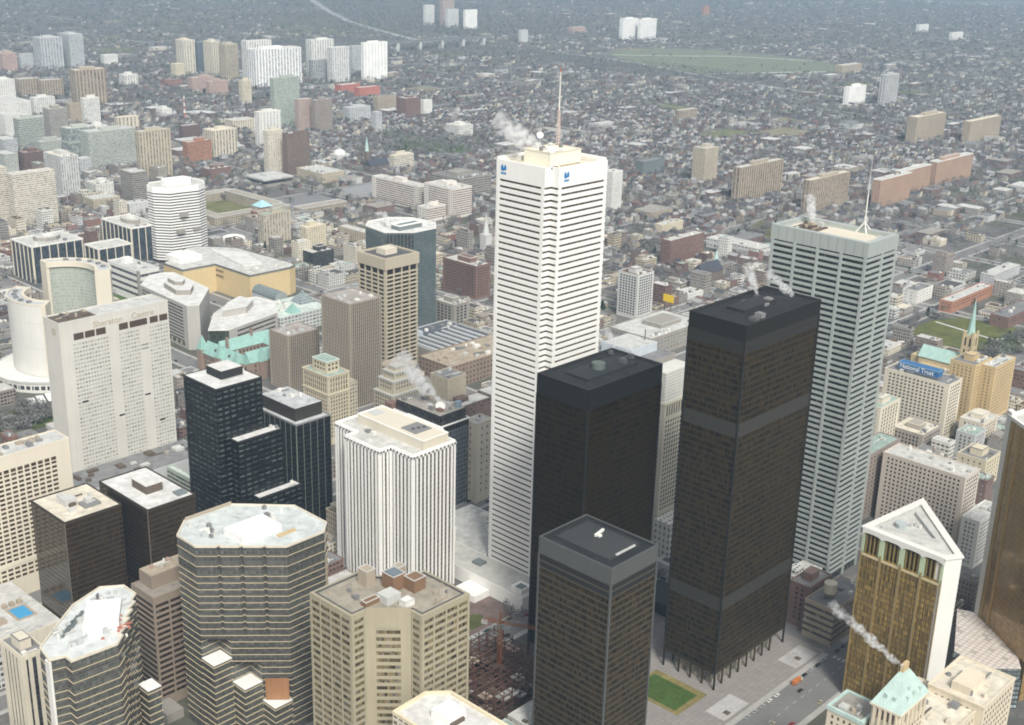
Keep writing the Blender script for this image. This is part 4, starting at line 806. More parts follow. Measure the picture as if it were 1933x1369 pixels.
# ---- brown banded block between the glass towers
def brown_banded():
    x0, y0, w, d, H = 326, 582, 36, 24, 74
    p = rect(x0, y0, w, d); keep(p); t = thing('brown_banded_block', 'brown concrete block with dark ribbon windows between the two cream lined glass towers', 'office block', x0+w/2, y0+d/2)
    wm = plain((.26, .21, .165), .85, .12); shell(t, p, 0, H, wm, (.27, .24, .21), wm, par=.6)
    z = H-5
    while z > 8: MB().ring(p, -.1, .05, z-1.9, z).build('window_band', facade((.06, .05, .04), (.035, .025, .02), 1.6, 60, .95, 1, vary=.8, blind=.02), t); z -= 3.75
    for X, Y, a, b in ((x0-.3, y0-.3, 1.2, 1.2), (x0+9.5, y0-.3, 1, .5), (x0+19, y0-.3, 1, .5), (x0-.3, y0+d-1, .6, 1)): MB().box(X, Y, 0, X+a, Y+b, H-.7).build('pier', wm, t)
    MB().box(x0+5, y0+10, H-.6, x0+w, y0+d-1, H+8).build('penthouse', wm, t); MB().prism(rect(x0+5.3, y0+10.3, w-5.6, d-11.6), H+8, H+8.3).build('penthouse_roof', roofmat('tan'), t)
    units(t, x0+7, y0+12, x0+24, y0+22, H+8.3, 6, ('white', 'pale', 'pinkbrick'), (1, 2.4))
    MB().box(x0-6, y0-16, 0, x0+5, y0-1, 6).build('entrance_block', plain('tangrey'), t)
brown_banded()

# ---- gold glass tower and partner
GOLD = facade((.11, .08, .03), (.36, .245, .075), 1.5, 3.6, .80, .76, vary=.9, grough=.08, blind=0, metal=.4)
def gold_tower(label, A, B, Bp, Cc, H, loggia=True):
    # A north-west, B south-west start of the white corner pier, Bp its end, Cc far corner
    p = ccw([A, B, Bp, Cc]); keep(p); t = thing('gold_tower', label, 'office tower', (A[0]+Cc[0])/2, (A[1]+Cc[1])/2)
    MB().prism(p, 0, H-15, top=False).build('wall', GOLD, t)
    wm = plain('white', amt=.08)
    a, b = Vector(A), Vector(B); L = (b-a).length; e = (b-a)/L; nn = Vector((e.y, -e.x))
    if nn.dot(a) > 0: nn = -nn
    def slab(u0, u1, o0, o1, z0, z1, name, m):
        q = ccw([tuple(a+e*u0+nn*o0), tuple(a+e*u1+nn*o0), tuple(a+e*u1+nn*o1), tuple(a+e*u0+nn*o1)]); MB().prism(q, z0, z1, True, True).build(name, m, t)
    for k in range(5): slab(max(0, L*k/4-.7), min(L, L*k/4+.7), -.2, .75, 0, H-14, 'buttress', plain((.33, .25, .12), .4, .15, .3))
    for k in range(20):
        if k % 5: slab(L*k/20-.16, L*k/20+.16, -.2, .35, 4, H-18, 'fin', plain((.25, .19, .09), .4, .15, .3))
    slab(0, L, -.3, .45, H-18, H-16.5, 'sill', plain((.50, .42, .25)))
    for k in range(5): MB().prism(ccw([tuple(a+e*v+nn*o) for v, o in ((L*k/4-1.6 if k else 0, -2), (min(L, L*k/4+1.6), -2), (min(L, L*k/4+1.6), .6), (L*k/4-1.6 if k else 0, .6))]), H-16, H-4).build('crown_pier', plain((.42, .50, .34), .5), t)
    for k in range(21):
        if k % 5: slab(L*k/20-.3, L*k/20+.3, -1, .2, H-16, H-4, 'crown_fin', plain((.34, .26, .10), .35, .1, .4))
    MB().prism(offset(p, -2.2), H-15, H-4, top=False).build('loggia_wall', plain((.10, .06, .02), .3), t)
    for k in range(4):                                   # scalloped white eaves
        m = MB(); u0, u1 = L*k/4, L*(k+1)/4
        for s in range(10):
            v0, v1 = u0+(u1-u0)*s/10, u0+(u1-u0)*(s+1)/10
            f = lambda v: H-2.6-1.8*(abs((v-u0)/(u1-u0)-.5)*2)**4
            A0, A1 = a+e*v0+nn*1.2, a+e*v1+nn*1.2
            m.face([(A0.x, A0.y, f(v0)), (A1.x, A1.y, f(v1)), (A1.x, A1.y, H-.4), (A0.x, A0.y, H-.4)])
            B0, B1 = A0-nn*2.2, A1-nn*2.2
            m.face([(B0.x, B0.y, f(v0)), (B1.x, B1.y, f(v1)), (A1.x, A1.y, f(v1)), (A0.x, A0.y, f(v0))])
        m.build('scallop_eave', wm, t)
    MB().ring(p, -3.2, 1.2, H-.4, H+.4).build('eave', wm, t)
    MB().prism(offset(p, -2.8), H-4, H-.9).build('roof', roofmat('white', .15), t)
    q = ccw([B, Bp, (Bp[0]+.6, Bp[1]+3.5), (B[0]+.8, B[1]+4.5)]); MB().prism(offset(q, .25), 0, H-.5).build('corner_pier', wm, t)
    return t
t = gold_tower('gold glass three sided tower with white corner pier and scalloped crown', (632.5, 305.3), (629.7, 253.3), (638.6, 248.0), (692.2, 298.3), 115)
MB().ring([(640, 297), (646, 266), (672, 293)], -.6, .6, 114, 116.2).build('roof_trough', plain('pale'), t)
MB().cyl(649, 290, 3.6, 3.6, 114, 117, 8).build('roof_drum', plain((.38, .42, .42)), t); units(t, 652, 276, 662, 288, 114, 3, ('pale', 'white'), (1, 2))
def gold_partner():
    H = 165; A, B, D = (741.6, 273), (704, 224.5), (800, 262)
    p = ccw([A, B, (790, 200), D]); keep(p); t = thing('gold_tower', 'taller gold glass tower cut by the right frame edge, white pier on its left', 'office tower', 750, 240)
    MB().prism(p, 0, H, top=False).build('wall', facade((.33, .23, .10), (.32, .215, .09), 2.0, 3.7, .93, .88, vary=.4, grough=.07, blind=0, metal=.3), t)
    MB().prism(offset(p, -.3), H-2, H-.5).build('roof', roofmat('white', .15), t); MB().ring(p, -1.5, .6, H-1.2, H+1).build('eave', plain('white'), t)
    MB().prism(ccw([(739.6, 270.6), (743.0, 274.8), (747.5, 274.2), (742.6, 268.6)]), 0, H+3).build('corner_pier', plain('white', amt=.08), t)
    a, b = Vector(A), Vector(B); e = (b-a).normalized(); nn = Vector((e.y, -e.x)); nn = -nn if nn.dot(a) > 0 else nn
    for u in (5.5, 14): MB().prism(ccw([tuple(a+e*v+nn*o) for v, o in ((u, -.2), (u+1.8, -.2), (u+1.8, .8), (u, .8))]), 0, H-1.5).build('buttress', plain((.36, .25, .10), .35, .1, .3), t)
gold_partner()
def atrium():
    p = ccw([(738, 284), (742, 273.6), (709, 231), (698, 224.5), (683, 239.5), (687, 262)]); keep(p)
    t = thing('glass_atrium', 'low glazed hall with gridded pale skylight roof and stepped glass front between gold towers', 'atrium', 710, 255)
    MB().prism(p, 0, 26, top=False).build('wall', facade((.05, .05, .05), (.16, .19, .19), 3.2, 3.0, .84, .7, vary=.8, blind=.2), t)
    m = MB(); uvs = [(x, y) for x, y in p]; m.face([(x, y, 26) for x, y in p], uvs); m.build('skylight_roof', facade((.26, .22, .19), (.62, .56, .51), 3.4, 3.4, .90, .90, vary=.12, grough=.35, blind=.12), t)
    e = Vector((686-735, 262-282)).normalized(); n = Vector((-e.y, e.x)); n = n if n.y < 0 else -n; o = Vector((735, 282))
    a = Vector((683, 239.5)); b = Vector((698, 224.5)); e = (b-a).normalized(); n = Vector((e.y, -e.x))
    for k in range(5):
        q = [a+e*(k*4.2)-n*.5, a+e*(k*4.2+4.1)-n*.5, a+e*(k*4.2+4.1)+n*(2+k*.3), a+e*(k*4.2)+n*(2+k*.3)]
        MB().prism(ccw([tuple(v) for v in q]), 0, 23-k*.8).build('glass_step', facade((.04, .04, .04), (.22, .27, .27), 2.0, 3.2, .84, .6, vary=.9, blind=.2), t)
    a = Vector((687, 262)); b = Vector((683, 239.5)); e = (b-a).normalized(); n = Vector((e.y, -e.x)); n = n if n.dot(a) < 0 else -n
    for k in range(5):
        q = [a+e*(k*5)-n*.5, a+e*(k*5+4.8)-n*.5, a+e*(k*5+4.8)+n*(1.5+k), a+e*(k*5)+n*(1.5+k)]
        MB().prism(ccw([tuple(v) for v in q]), 0, 25-k*1.5).build('glass_step', facade((.04, .04, .04), (.22, .27, .27), 2.0, 3.2, .84, .6, vary=.9, blind=.2), t)
atrium()

# ---- chateau hotel with a copper roof, bottom right
def chateau_hotel():
    t = thing('chateau_hotel', 'pale stone chateau hotel with a steep green copper roof, bottom right', 'hotel', 512, 222); keep(rect(470, 170, 160, 100), 0)
    st = plain((.62, .55, .43), .85, .12); cu = plain('palecopper', .6, .22, s1=.2, s2=1.5)
    x0, y0, w, d, z = 502.5, 212, 28, 14.6, 95
    MB().prism(rect(x0, y0, w, d), 0, z).build('wall', st, t)
    e = 7; m = MB(); A = [(x0-.7, y0-.7), (x0+w+.7, y0-.7), (x0+w+.7, y0+d+.7), (x0-.7, y0+d+.7)]; B = [(x0+w*.38, y0+d*.42), (x0+w*.62, y0+d*.42), (x0+w*.62, y0+d*.58), (x0+w*.38, y0+d*.58)]
    for k in range(4):
        q = (k+1) % 4; m.face([(*A[k], z), (*A[q], z), (*B[q], z+15), (*B[k], z+15)])
    m.face([(*b, z+15) for b in B]); m.build('copper_roof', cu, t)
    MB().box(x0+w*.40, y0+d*.44, z+13.5, x0+w*.60, y0+d*.56, z+19).build('chimney', plain('buff'), t)
    MB().ring(rect(x0, y0, w, d), -.1, .9, z-1, z+.1).build('cornice', st, t)
    windows(t, rect(x0, y0, w, d), z-9, z-1.5, 2.6, 6, 1.1, 5, pane('brown'), margin=1.5, name='arched_window')
    windows(t, rect(x0, y0, w, d), z-40, z-11, 3.0, 3.6, 1.2, 1.9, pane('brown'), margin=1.5, cap=60)
    for k in range(6): MB().box(x0+2+k*4.5, y0-1.0, z-10.5, x0+3.2+k*4.5, y0-.1, z-1).build('pilaster', st, t)
    for k in range(5): MB().box(x0-1.0, y0+1+k*2.9, z-10.5, x0-.1, y0+1.9+k*2.9, z-1).build('pilaster', st, t)
    for dx, dy, zz in ((.30, .12, 5), (.52, .12, 5), (.74, .12, 5), (.1, .35, 5), (.1, .65, 5), (.42, .22, 8)):
        cx, cy = x0+w*dx, y0+d*dy; MB().box(cx-.7, cy-.9, z+zz-3, cx+.7, cy+.9, z+zz).prism([(cx-.9, cy-1), (cx+.9, cy-1), (cx, cy+1)], z+zz, z+zz+.8).build('dormer', cu, t)
    q = rect(501, 229.5, 19, 19); MB().prism(q, 0, 82).build('wing_wall', st, t); MB().ring(q, -1, .5, 81, 83.2).build('wing_eave', cu, t); MB().prism(offset(q, -1), 82, 82.4).build('wing_roof', roofmat('tangrey'), t)
    windows(t, q, 40, 80, 3.2, 3.7, 1.2, 1.8, pane('brown'), margin=1.5, cap=100); units(t, 503, 232, 518, 246, 82.4, 6, ('brown', 'tan', 'pale'))
    for q, h in ((rect(532, 200, 48, 26), 72), (rect(545, 226, 40, 14), 64), (rect(565, 196, 38, 30), 76)):
        MB().prism(q, 0, h).build('wing_wall', st, t); MB().ring(q, -.8, .3, h-.2, h+1).build('wing_parapet', st, t); MB().prism(offset(q, -.8), h, h+.3).build('wing_roof', roofmat('cream'), t)
        windows(t, q, h-26, h-2, 3.4, 3.8, 1.2, 1.8, pane('brown'), margin=1.5, cap=24); units(t, q[0][0]+2, q[0][1]+2, q[2][0]-2, q[2][1]-2, h+.3, 7, ('cream', 'greyroof', 'brown'))
    MB().box(570, 206, 76, 588, 216, 81).build('roof_house', st, t)
chateau_hotel()
tk = thing('roof_tank', 'cream round water tank on the roof of the banded brown block', 'water tank', 688, 350, 30); MB().cyl(688, 350, 4.2, 4.2, 31, 38, 18).cyl(688, 350, 4.4, .3, 38, 39.2, 18).build('drum', plain('cream'), tk); MB().box(684.5, 346.5, 29.5, 691.5, 353.5, 31).build('stand', plain('browngrey'), tk)
# white roof at the bottom edge
def white_roof_block():
    H = 80; p = ccw([(346.6, 330), (379, 330), (379, 391), (369.5, 399.5), (346.6, 398.4)]); keep(p, 0)
    t = thing('white_roof_block', 'building with glaring cream white roof and roof box at the bottom edge', 'office block', 363, 365)
    shell(t, p, 0, H, facade('cream', 'brown', 4, 3.8, .6, .5), 'brightwhite', plain((.66, .58, .42)), par=1.6, rim=1.2)
    MB().box(358, 371, H-1.6, 370, 383, H+3.2).build('roof_house', plain('brightwhite', amt=.05), t)
    MB().box(359, 369.6, H-1.6, 368, 371, H+.4).build('vent_slot', plain('brown'), t); units(t, 349, 335, 376, 366, H-1.6, 5, ('pale', 'white'), (1, 2))
white_roof_block()
# ================================================================== middle ground landmarks
def slab_hotel():
    x0, y0, w, d, H = 439.7, 897.2, 96.8, 25, 140
    p = rect(x0, y0, w, d); keep(p, 8); t = thing('slab_hotel', 'tall pale concrete slab hotel with lettering under the roof and fine window rows', 'hotel', x0+w/2, y0+d/2)
    wm = plain((.57, .55, .50), amt=.10); shell(t, p, 0, H, wm, 'pale', wm, par=1.0)
    MB().box(x0+1.5, y0+4, H-1, x0+34, y0+d-2, H-.75).build('roof_pit', plain('brown'), t); units(t, x0+3, y0+5, x0+33, y0+d-3, H-.75, 9, ('brown', 'tan', 'greyroof'))
    for k in (0, 1, 2): MB().box(x0+11.5+k*9.6, y0-.08, H-16.5, x0+20+k*9.6, y0+.1, H-11).build('plant_opening', plain((.075, .05, .035)), t)
    for k in (0, 1): MB().box(x0+51+k*9.6, y0-.08, H-16.5, x0+(59 if k == 0 else 67)+k*9.6-0, y0+.1, H-11).build('plant_opening', plain((.075, .05, .035)), t)
    for k in (0, 1): MB().box(x0+79+k*9, y0-.08, H-16.5, x0+86.5+k*9, y0+.1, H-11).build('plant_opening', plain((.075, .05, .035)), t)
    for a, b in ((10, 41), (50, 69), (77.5, 96)):
        m = facade((.57, .55, .50), (.30, .315, .295), 2.6, 60, .66, 1, vary=.75, grough=.3, blind=.30); z = H-19.5; k = 0
        while z > 6: MB().box(x0+a, y0-.05, z-1.45, x0+b, y0+.1, z).build('window_row', m, t); z -= 3.3
    for k in range(7): MB().box(x0+69.5, y0-.07, H-34-k*3.3, x0+76.5, y0, H-33-k*3.3).build('louvre', plain('dim'), t) if k < 2 else None
    for a, z in ((70, 62), (45, 50), (14, 70), (82, 36)): MB().box(x0+a, y0-.09, z, x0+a+5, y0, z+1.4).build('dark_window', plain('black', .2), t)
    g = plain((.42, .37, .28), .6); text(t, 'Sheraton', 7.2, (x0+28.5, y0-.1, H-9.3), (1, 0), g); text(t, 'Centre', 7.2, (x0+62.5, y0-.1, H-9.3), (1, 0), g)
    MB().cyl(0, 0, 2.6, 2.6, 0, .2, 16)
    m = MB()
    for k in range(16):
        a0, a1 = 2*PI*k/16, 2*PI*(k+1)/16
        m.face([(x0-.08, y0+9+3*math.cos(a0), H-9+3*math.sin(a0)), (x0-.08, y0+9+1.2*math.cos(a0), H-9+1.2*math.sin(a0)), (x0-.08, y0+9+1.2*math.cos(a1), H-9+1.2*math.sin(a1)), (x0-.08, y0+9+3*math.cos(a1), H-9+3*math.sin(a1))])
    m.build('round_emblem', g, t)
    MB().box(x0-22, y0-40, 0, x0+w+6, y0-.3, 13).build('podium', plain('palegrey'), t); MB().prism(rect(x0-21, y0-39, w+26, 38), 13, 13.3).build('podium_roof', roofmat('greyroof'), t); keep(rect(x0-22, y0-40, w+28, 40), 1)
    units(t, x0-15, y0-36, x0+w, y0-4, 13.3, 16, ('tangrey', 'pale', 'brown'), (3, 9))
slab_hotel()

def city_hall():
    cx, cy = 573, 1157
    def arc(name, label, a0, a1, r0, r1, H, n=22):
        t = thing(name, label, 'city hall tower', cx+(r0+r1)/2*math.cos(math.radians((a0+a1)/2)), cy+(r0+r1)/2*math.sin(math.radians((a0+a1)/2)), 11)
        A = [math.radians(a0+(a1-a0)*k/n) for k in range(n+1)]
        def P_(r, a): return (cx+r*math.cos(a), cy+r*math.sin(a))
        o = [P_(r1, a) for a in A]; i = [P_(r0, a) for a in A]
        m = MB(); u = 0
        for k in range(n): u = m.wall(o[k], o[k+1], 11, H, u)
        m.build('outer_wall', facade((.61, .60, .56), (.47, .46, .42), 60, 26, 1, .012, vary=.1, blind=0, grough=.8, amt=.08), t)
        m = MB(); u = 0
        for k in range(n, 0, -1): u = m.wall(i[k], i[k-1], 11, H-6, u)
        m.build('glass_front', facade((.36, .385, .34), (.33, .355, .315), 1.7, 3.5, .72, .72, vary=.3, grough=.25, blind=.06), t)
        em = plain('cream', amt=.07)
        for k, a in ((0, A[0]), (n, A[-1])):
            s = 1 if k == 0 else -1; da = math.radians(5)*s
            q = ccw([P_(r0-1.5, a), P_(r1+.3, a), P_(r1+.3, a+da), P_(r0-1.5, a+da)]); MB().prism(q, 11, H+.3).build('end_wall', em, t)
        m = MB()
        for k in range(n): m.face([(*o[k], H-.6), (*o[k+1], H-.6), (*i[k+1], H-.6), (*i[k], H-.6)])
        m.build('roof', roofmat('palegrey', .2), t)
        m = MB()
        for ra, rb, z0, z1 in ((r1-1.2, r1+.2, H-1, H+.6), (r0-2.2, r0+1, H-5, H+.6)):
            for k in range(n):
                a, b = A[k], A[k+1]
                m.face([(*P_(ra, a), z1), (*P_(rb, a), z1), (*P_(rb, b), z1), (*P_(ra, b), z1)])
                m.face([(*P_(rb, a), z0), (*P_(rb, b), z0), (*P_(rb, b), z1), (*P_(rb, a), z1)]); m.face([(*P_(ra, b), z0), (*P_(ra, a), z0), (*P_(ra, a), z1), (*P_(ra, b), z1)])
                m.face([(*P_(ra, b), z0), (*P_(rb, b), z0), (*P_(rb, a), z0), (*P_(ra, a), z0)])
        m.build('roof_rim', em, t)
        for k in range(5):
            a = math.radians(a0+(a1-a0)*(.2+.14*k)); x, y = P_((r0+r1)/2, a); MB().box(x-2, y-2, H-.6, x+2, y+2, H+1.4).build('roof_unit', plain('greyroof'), t)
        return t
    arc('curved_tower', 'taller curved city hall tower showing its hollow grey green glass front', -43, 84, 36, 49.5, 105)
    arc('curved_tower', 'shorter curved city hall tower showing its blank white bulging back', 118, 226, 36.5, 51, 84)
    keep(rect(515, 1095, 116, 122), 2)
    t = thing('city_hall_podium', 'broad white podium under the two curved city hall towers', 'podium', cx, cy)
    p = [(cx+72*math.cos(2*PI*k/28), cy+62*math.sin(2*PI*k/28)) for k in range(28)]
    MB().prism(p, 0, 10, top=False).build('wall', facade('white', 'dark', 6, 10, .7, .4), t); MB().prism(offset(p, -.2), 10, 10.6).build('terrace', plain('white', amt=.1), t); MB().ring(p, -.6, .8, 9.4, 11.4).build('parapet', plain('pale'), t)
    MB().cyl(cx, cy, 10, 10, 10.6, 15, 24).build('drum', plain('cream'), t); m = MB(); R_ = [(9, 15), (21, 19), (21.5, 21), (15, 25), (0.02, 27)]
    for (ra, za), (rb, zb) in zip(R_, R_[1:]): m.cyl(cx, cy, ra, rb, za, zb, 28, top=False)
    m.build('council_saucer', plain('white', amt=.08), t)
    t = thing('skating_canopy', 'row of pale arched canopies by the city hall podium', 'canopy', 500, 1085)
    for k in range(4): MB().bar((494+k*9, 1072, 7), (500+k*9, 1092, 7), 6.5, .5).bar((497+k*9, 1082, 0), (497+k*9, 1082, 7), 1).build('canopy_panel', plain('brightwhite'), t)
city_hall()

def columned_glass(label, x0, y0, w, d, H, pent):
    p = rect(x0, y0, w, d); keep(p); t = thing('glass_block', label, 'office block', x0+w/2, y0+d/2)
    shell(t, p, 0, H, facade((.03, .033, .038), (.045, .06, .075), 2.2, 3.6, .9, .75, vary=1.1, grough=.1, blind=.03), 'white', plain('white'), par=.8, rim=1.5)
    ribs(t, p, 0, H-.5, 10.5, 1.1, .9, plain('cream', amt=.06), name='column'); MB().ring(p, -.1, .95, H-1.6, H+.2).build('roof_rim', plain('white'), t)
    if pent:
        q = [(x0+w*.5+w*.25*math.cos(2*PI*(k+.5)/8), y0+d*.5+d*.27*math.sin(2*PI*(k+.5)/8)) for k in range(8)]
        MB().prism(q, H-.8, H+4).build('penthouse', plain('tangrey'), t); MB().prism(offset(q, -1), H+4, H+4.3).build('penthouse_roof', roofmat('white'), t); MB().box(x0+w*.42, y0+d*.42, H+4.3, x0+w*.6, y0+d*.58, H+6).build('roof_house', plain('white'), t)
    units(t, x0+3, y0+3, x0+w-3, y0+d*.2, H-.8, 4)
columned_glass('largest dark glass block with white columns and an eight sided roof box, left', 697.9, 1474.3, 67.4, 54.8, 47.7, True)
columned_glass('lower dark glass wing with white columns between two larger glass blocks', 768, 1440, 46, 34, 40, False)
columned_glass('dark glass block with white columns next to the white striped tower', 835.9, 1476.3, 41.8, 74.6, 49.6, True)

def striped_tower():
    H = 102; p = ccw([(866, 1480), (866, 1466), (879, 1449), (920, 1443), (935, 1451), (942, 1464), (942, 1484), (930, 1496), (880, 1496)]); keep(p)
    t = thing('striped_tower', 'white tower with chamfered corners and bold black horizontal window stripes, left', 'office tower', 904, 1470)
    wm = plain('brightwhite', amt=.05); MB().prism(p, 0, H-2, top=False).build('wall', facade((.05, .045, .04), (.035, .03, .028), 1.6, 60, .95, 1, blind=0), t)
    MB().ring(p, -.8, .45, H-8, H).build('crown', wm, t); MB().prism(offset(p, -.6), H-2, H-1).build('roof', roofmat('white', .12), t)
    z = 4; k = 0
    while z < H-9:
        MB().ring(p, -.2, .45, z, z+2.0).build('spandrel', wm, t); z += 3.75
    for u, z in ((6, 41), (30, 41), (12, 62)): MB().box(879+u, 1441.5, z, 879+u+11, 1447-u*.12, z+5).build('plant_panel', plain('tangrey'), t)
    q = ccw([(884, 1474), (884, 1462), (918, 1457), (926, 1466), (922, 1482), (890, 1484)]); MB().prism(q, H-1, H+6).build('penthouse', wm, t)
striped_tower()

def courthouse():
    x0, y0, w, d, H = 750, 1315.2, 28, 71, 39.4
    p = rect(x0, y0, w, d); keep(p); t = thing('courthouse', 'white low block with three broad window bands behind the curved city hall tower', 'courthouse', x0+w/2, y0+d/2)
    wm = plain('white', amt=.07); shell(t, p, 0, H, wm, 'pale', wm)
    for k in range(4): MB().ring(p, -.1, .06, H-7.5-k*8, H-4.2-k*8).build('window_band', facade('dim', 'dark', 4, 60, .7, 1, blind=.1), t)
    MB().box(x0-.5, y0-.5, 0, x0+2, y0+3.5, H).build('stair_tower', plain('tangrey'), t); MB().box(x0+10, y0+46, H-1, x0+20, y0+56, H+5).build('penthouse', plain('brightwhite'), t); units(t, x0+4, y0+8, x0+24, y0+40, H-.9, 5)
courthouse()

def chamfered_block():
    H = 50; p = ccw([(698, 1130), (709, 1123), (753, 1171), (760, 1253), (748, 1260), (732, 1260), (704, 1232)]); keep(p, 1)
    t = thing('chamfered_block', 'office block with glaring white roof, two tiered roof box and thin dark window bands', 'office block', 726, 1195)
    wm = plain((.40, .385, .355), amt=.1); shell(t, p, 0, H, wm, 'brightwhite', plain('white'), par=.5, rim=1)
    a, b = Vector((704, 1232)), Vector((698, 1130)); e = (b-a).normalized(); L = (b-a).length; nn = Vector((-1, .06))
    for k in range(11):
        z = H-4.5-k*3.7
        q = ccw([tuple(a+e*u+Vector((o, 0))) for u, o in ((3, .3), (L-9, .3), (L-9, -.08), (3, -.08))]); MB().prism(q, z-1.6, z).build('window_band', facade('dim', (.05, .045, .04), 1.8, 60, .9, 1, blind=.05), t)
    for k in range(5): 
        u = L-14-k*10; q = ccw([tuple(a+e*v+Vector((o, 0))) for v, o in ((u, .3), (u+6, .3), (u+6, -.08), (u, -.08))]); MB().prism(q, 2.5, 6.5).build('window', pane('brown'), t)
    q = ccw([(712, 1172), (724, 1162), (738, 1178), (742, 1212), (732, 1220), (718, 1206)]); MB().prism(q, H-.6, H+5).build('penthouse', plain('tangrey'), t); MB().prism(offset(q, -.3), H+5, H+5.3).build('penthouse_roof', roofmat('brightwhite', .1), t)
    q = ccw([(721, 1188), (727, 1182), (735, 1190), (738, 1208), (731, 1214), (723, 1206)]); MB().prism(q, H+5.3, H+9.5).build('upper_penthouse', plain('tangrey'), t); MB().prism(offset(q, -.3), H+9.5, H+9.8).build('penthouse_roof', roofmat('brightwhite', .1), t)
chamfered_block()
def angled_block():
    H = 30; p = ccw([(701, 1096), (717, 1083), (793, 1100), (816, 1136), (812, 1165), (786, 1173), (738, 1142)]); keep(p, 1)
    t = thing('angled_block', 'low angular office block with white roofs, dark glass corner and four window bands', 'office block', 755, 1128)
    wm = plain((.42, .40, .37), amt=.1); shell(t, p, 0, H, wm, 'brightwhite', plain('white'), par=.5, rim=.8)
    MB().prism(ccw([(700.3, 1096.6), (717, 1082.4), (719, 1084), (703, 1099)]), 1, H-.8).build('glass_corner', facade((.03, .035, .03), (.045, .055, .04), 3, 5, .9, .8, vary=.8, blind=0), t)
    a, b = Vector((717, 1083)), Vector((793, 1100)); e = (b-a).normalized(); L = (b-a).length; nn = Vector((e.y, -e.x))
    for k in range(5): 
        q = ccw([tuple(a+e*u+nn*o) for u, o in ((14, -.2), (L-4, -.2), (L-4, .1), (14, .1))]); z = H-4-k*5; MB().prism(q, z-2, z).build('window_band', facade('dim', (.05, .045, .04), 3.6, 60, .86, 1, blind=.05), t)
    q = ccw([(738, 1124), (766, 1120), (788, 1138), (784, 1158), (760, 1146)]); MB().prism(q, H-.6, H+7).build('upper_storey', wm, t); MB().prism(offset(q, .6), H+7, H+7.4).build('upper_roof', roofmat('brightwhite', .1), t)
angled_block()
def mall():
    H = 35; p = [(802, 1345), (802, 1302), (847, 1300), (848, 1229), (906, 1228), (918, 1233), (922, 1246), (914, 1353), (880, 1392), (862, 1390)]; p = ccw(p); keep(p)
    t = thing('shopping_centre', 'big cream walled shopping centre with stepped white roof, left of centre', 'shopping centre', 860, 1300)
    shell(t, p, 0, H, plain('mallcream', .85, .08), 'white', plain('darkgrey'), par=.6, rim=.8); MB().ring(p, -.9, .25, H-2.2, H-1.2).build('fascia', plain((.16, .18, .17)), t)
    for z in (27, 20.5): MB().box(846.5, 1283, z, 848.2, 1299, z+2.2).build('window_row', facade('mallcream', 'dark', 3.2, 60, .7, 1, blind=0), t)
    MB().box(816, 1330, H-.6, 848, 1362, H+6).build('roof_house', plain('brightwhite'), t); MB().prism(ccw([(866, 1270), (890, 1262), (904, 1320), (880, 1360)]), H-.6, H+1.5).build('raised_roof', roofmat('brightwhite', .15), t)
    units(t, 852, 1234, 905, 1262, H-.6, 6, ('white', 'pale')); units(t, 826, 1336, 844, 1356, H+6, 3, ('white',))
mall()
def galleria():
    t = thing('glass_galleria', 'long glass vaulted arcade with pyramid skylight and pale roofs behind the green roofs', 'arcade', 830, 1150); p = rect(795, 1105, 75, 105); keep(p)
    MB().prism(rect(800, 1105, 70, 60), 0, 20).build('wall', facade('whitegrey', 'greyglass', 5, 4, .7, .5), t); MB().prism(rect(801, 1106, 68, 58), 20, 20.4).build('roof', roofmat('whitegreen', .35), t)
    m = MB(); x, y0, y1, r = 850, 1170, 1216, 9; n = 10
    for k in range(n):
        a, b = PI*k/n, PI*(k+1)/n
        m.face([(x+r*math.cos(a), y0, 18+r*math.sin(a)), (x+r*math.cos(a), y1, 18+r*math.sin(a)), (x+r*math.cos(b), y1, 18+r*math.sin(b)), (x+r*math.cos(b), y0, 18+r*math.sin(b))], [(0, k*3), (46, k*3), (46, k*3+3), (0, k*3+3)])
    m.face([(x+r*math.cos(PI*k/n), y0, 18+r*math.sin(PI*k/n)) for k in range(n+1)]); m.build('glass_vault', facade((.30, .33, .32), (.13, .16, .165), 3, 3, .9, .86, vary=.3, grough=.08, blind=0), t)
    MB().box(x-r, y0, 0, x+r, y1, 18).build('vault_base', plain('palegrey'), t)
    m = MB(); q = rect(848, 1130, 22, 22); ap = (859, 1141, 34)
    for k in range(4): m.face([(*q[k], 20.4), (*q[(k+1) % 4], 20.4), ap], [(0, 0), (20, 0), (10, 14)])
    m.build('glass_pyramid', facade((.40, .43, .42), (.15, .18, .19), 2.5, 2.5, .88, .88, vary=.5, grough=.06, blind=.05), t)
    m = MB(); q = rect(818, 1108, 14, 14); ap = (825, 1115, 31)
    for k in range(4): m.face([(*q[k], 20.4), (*q[(k+1) % 4], 20.4), ap])
    m.build('copper_tent', plain('copper', amt=.2), t); units(t, 803, 1126, 846, 1162, 20.4, 14, ('white', 'whitegreen', 'greyglass'), (2, 7))
galleria()
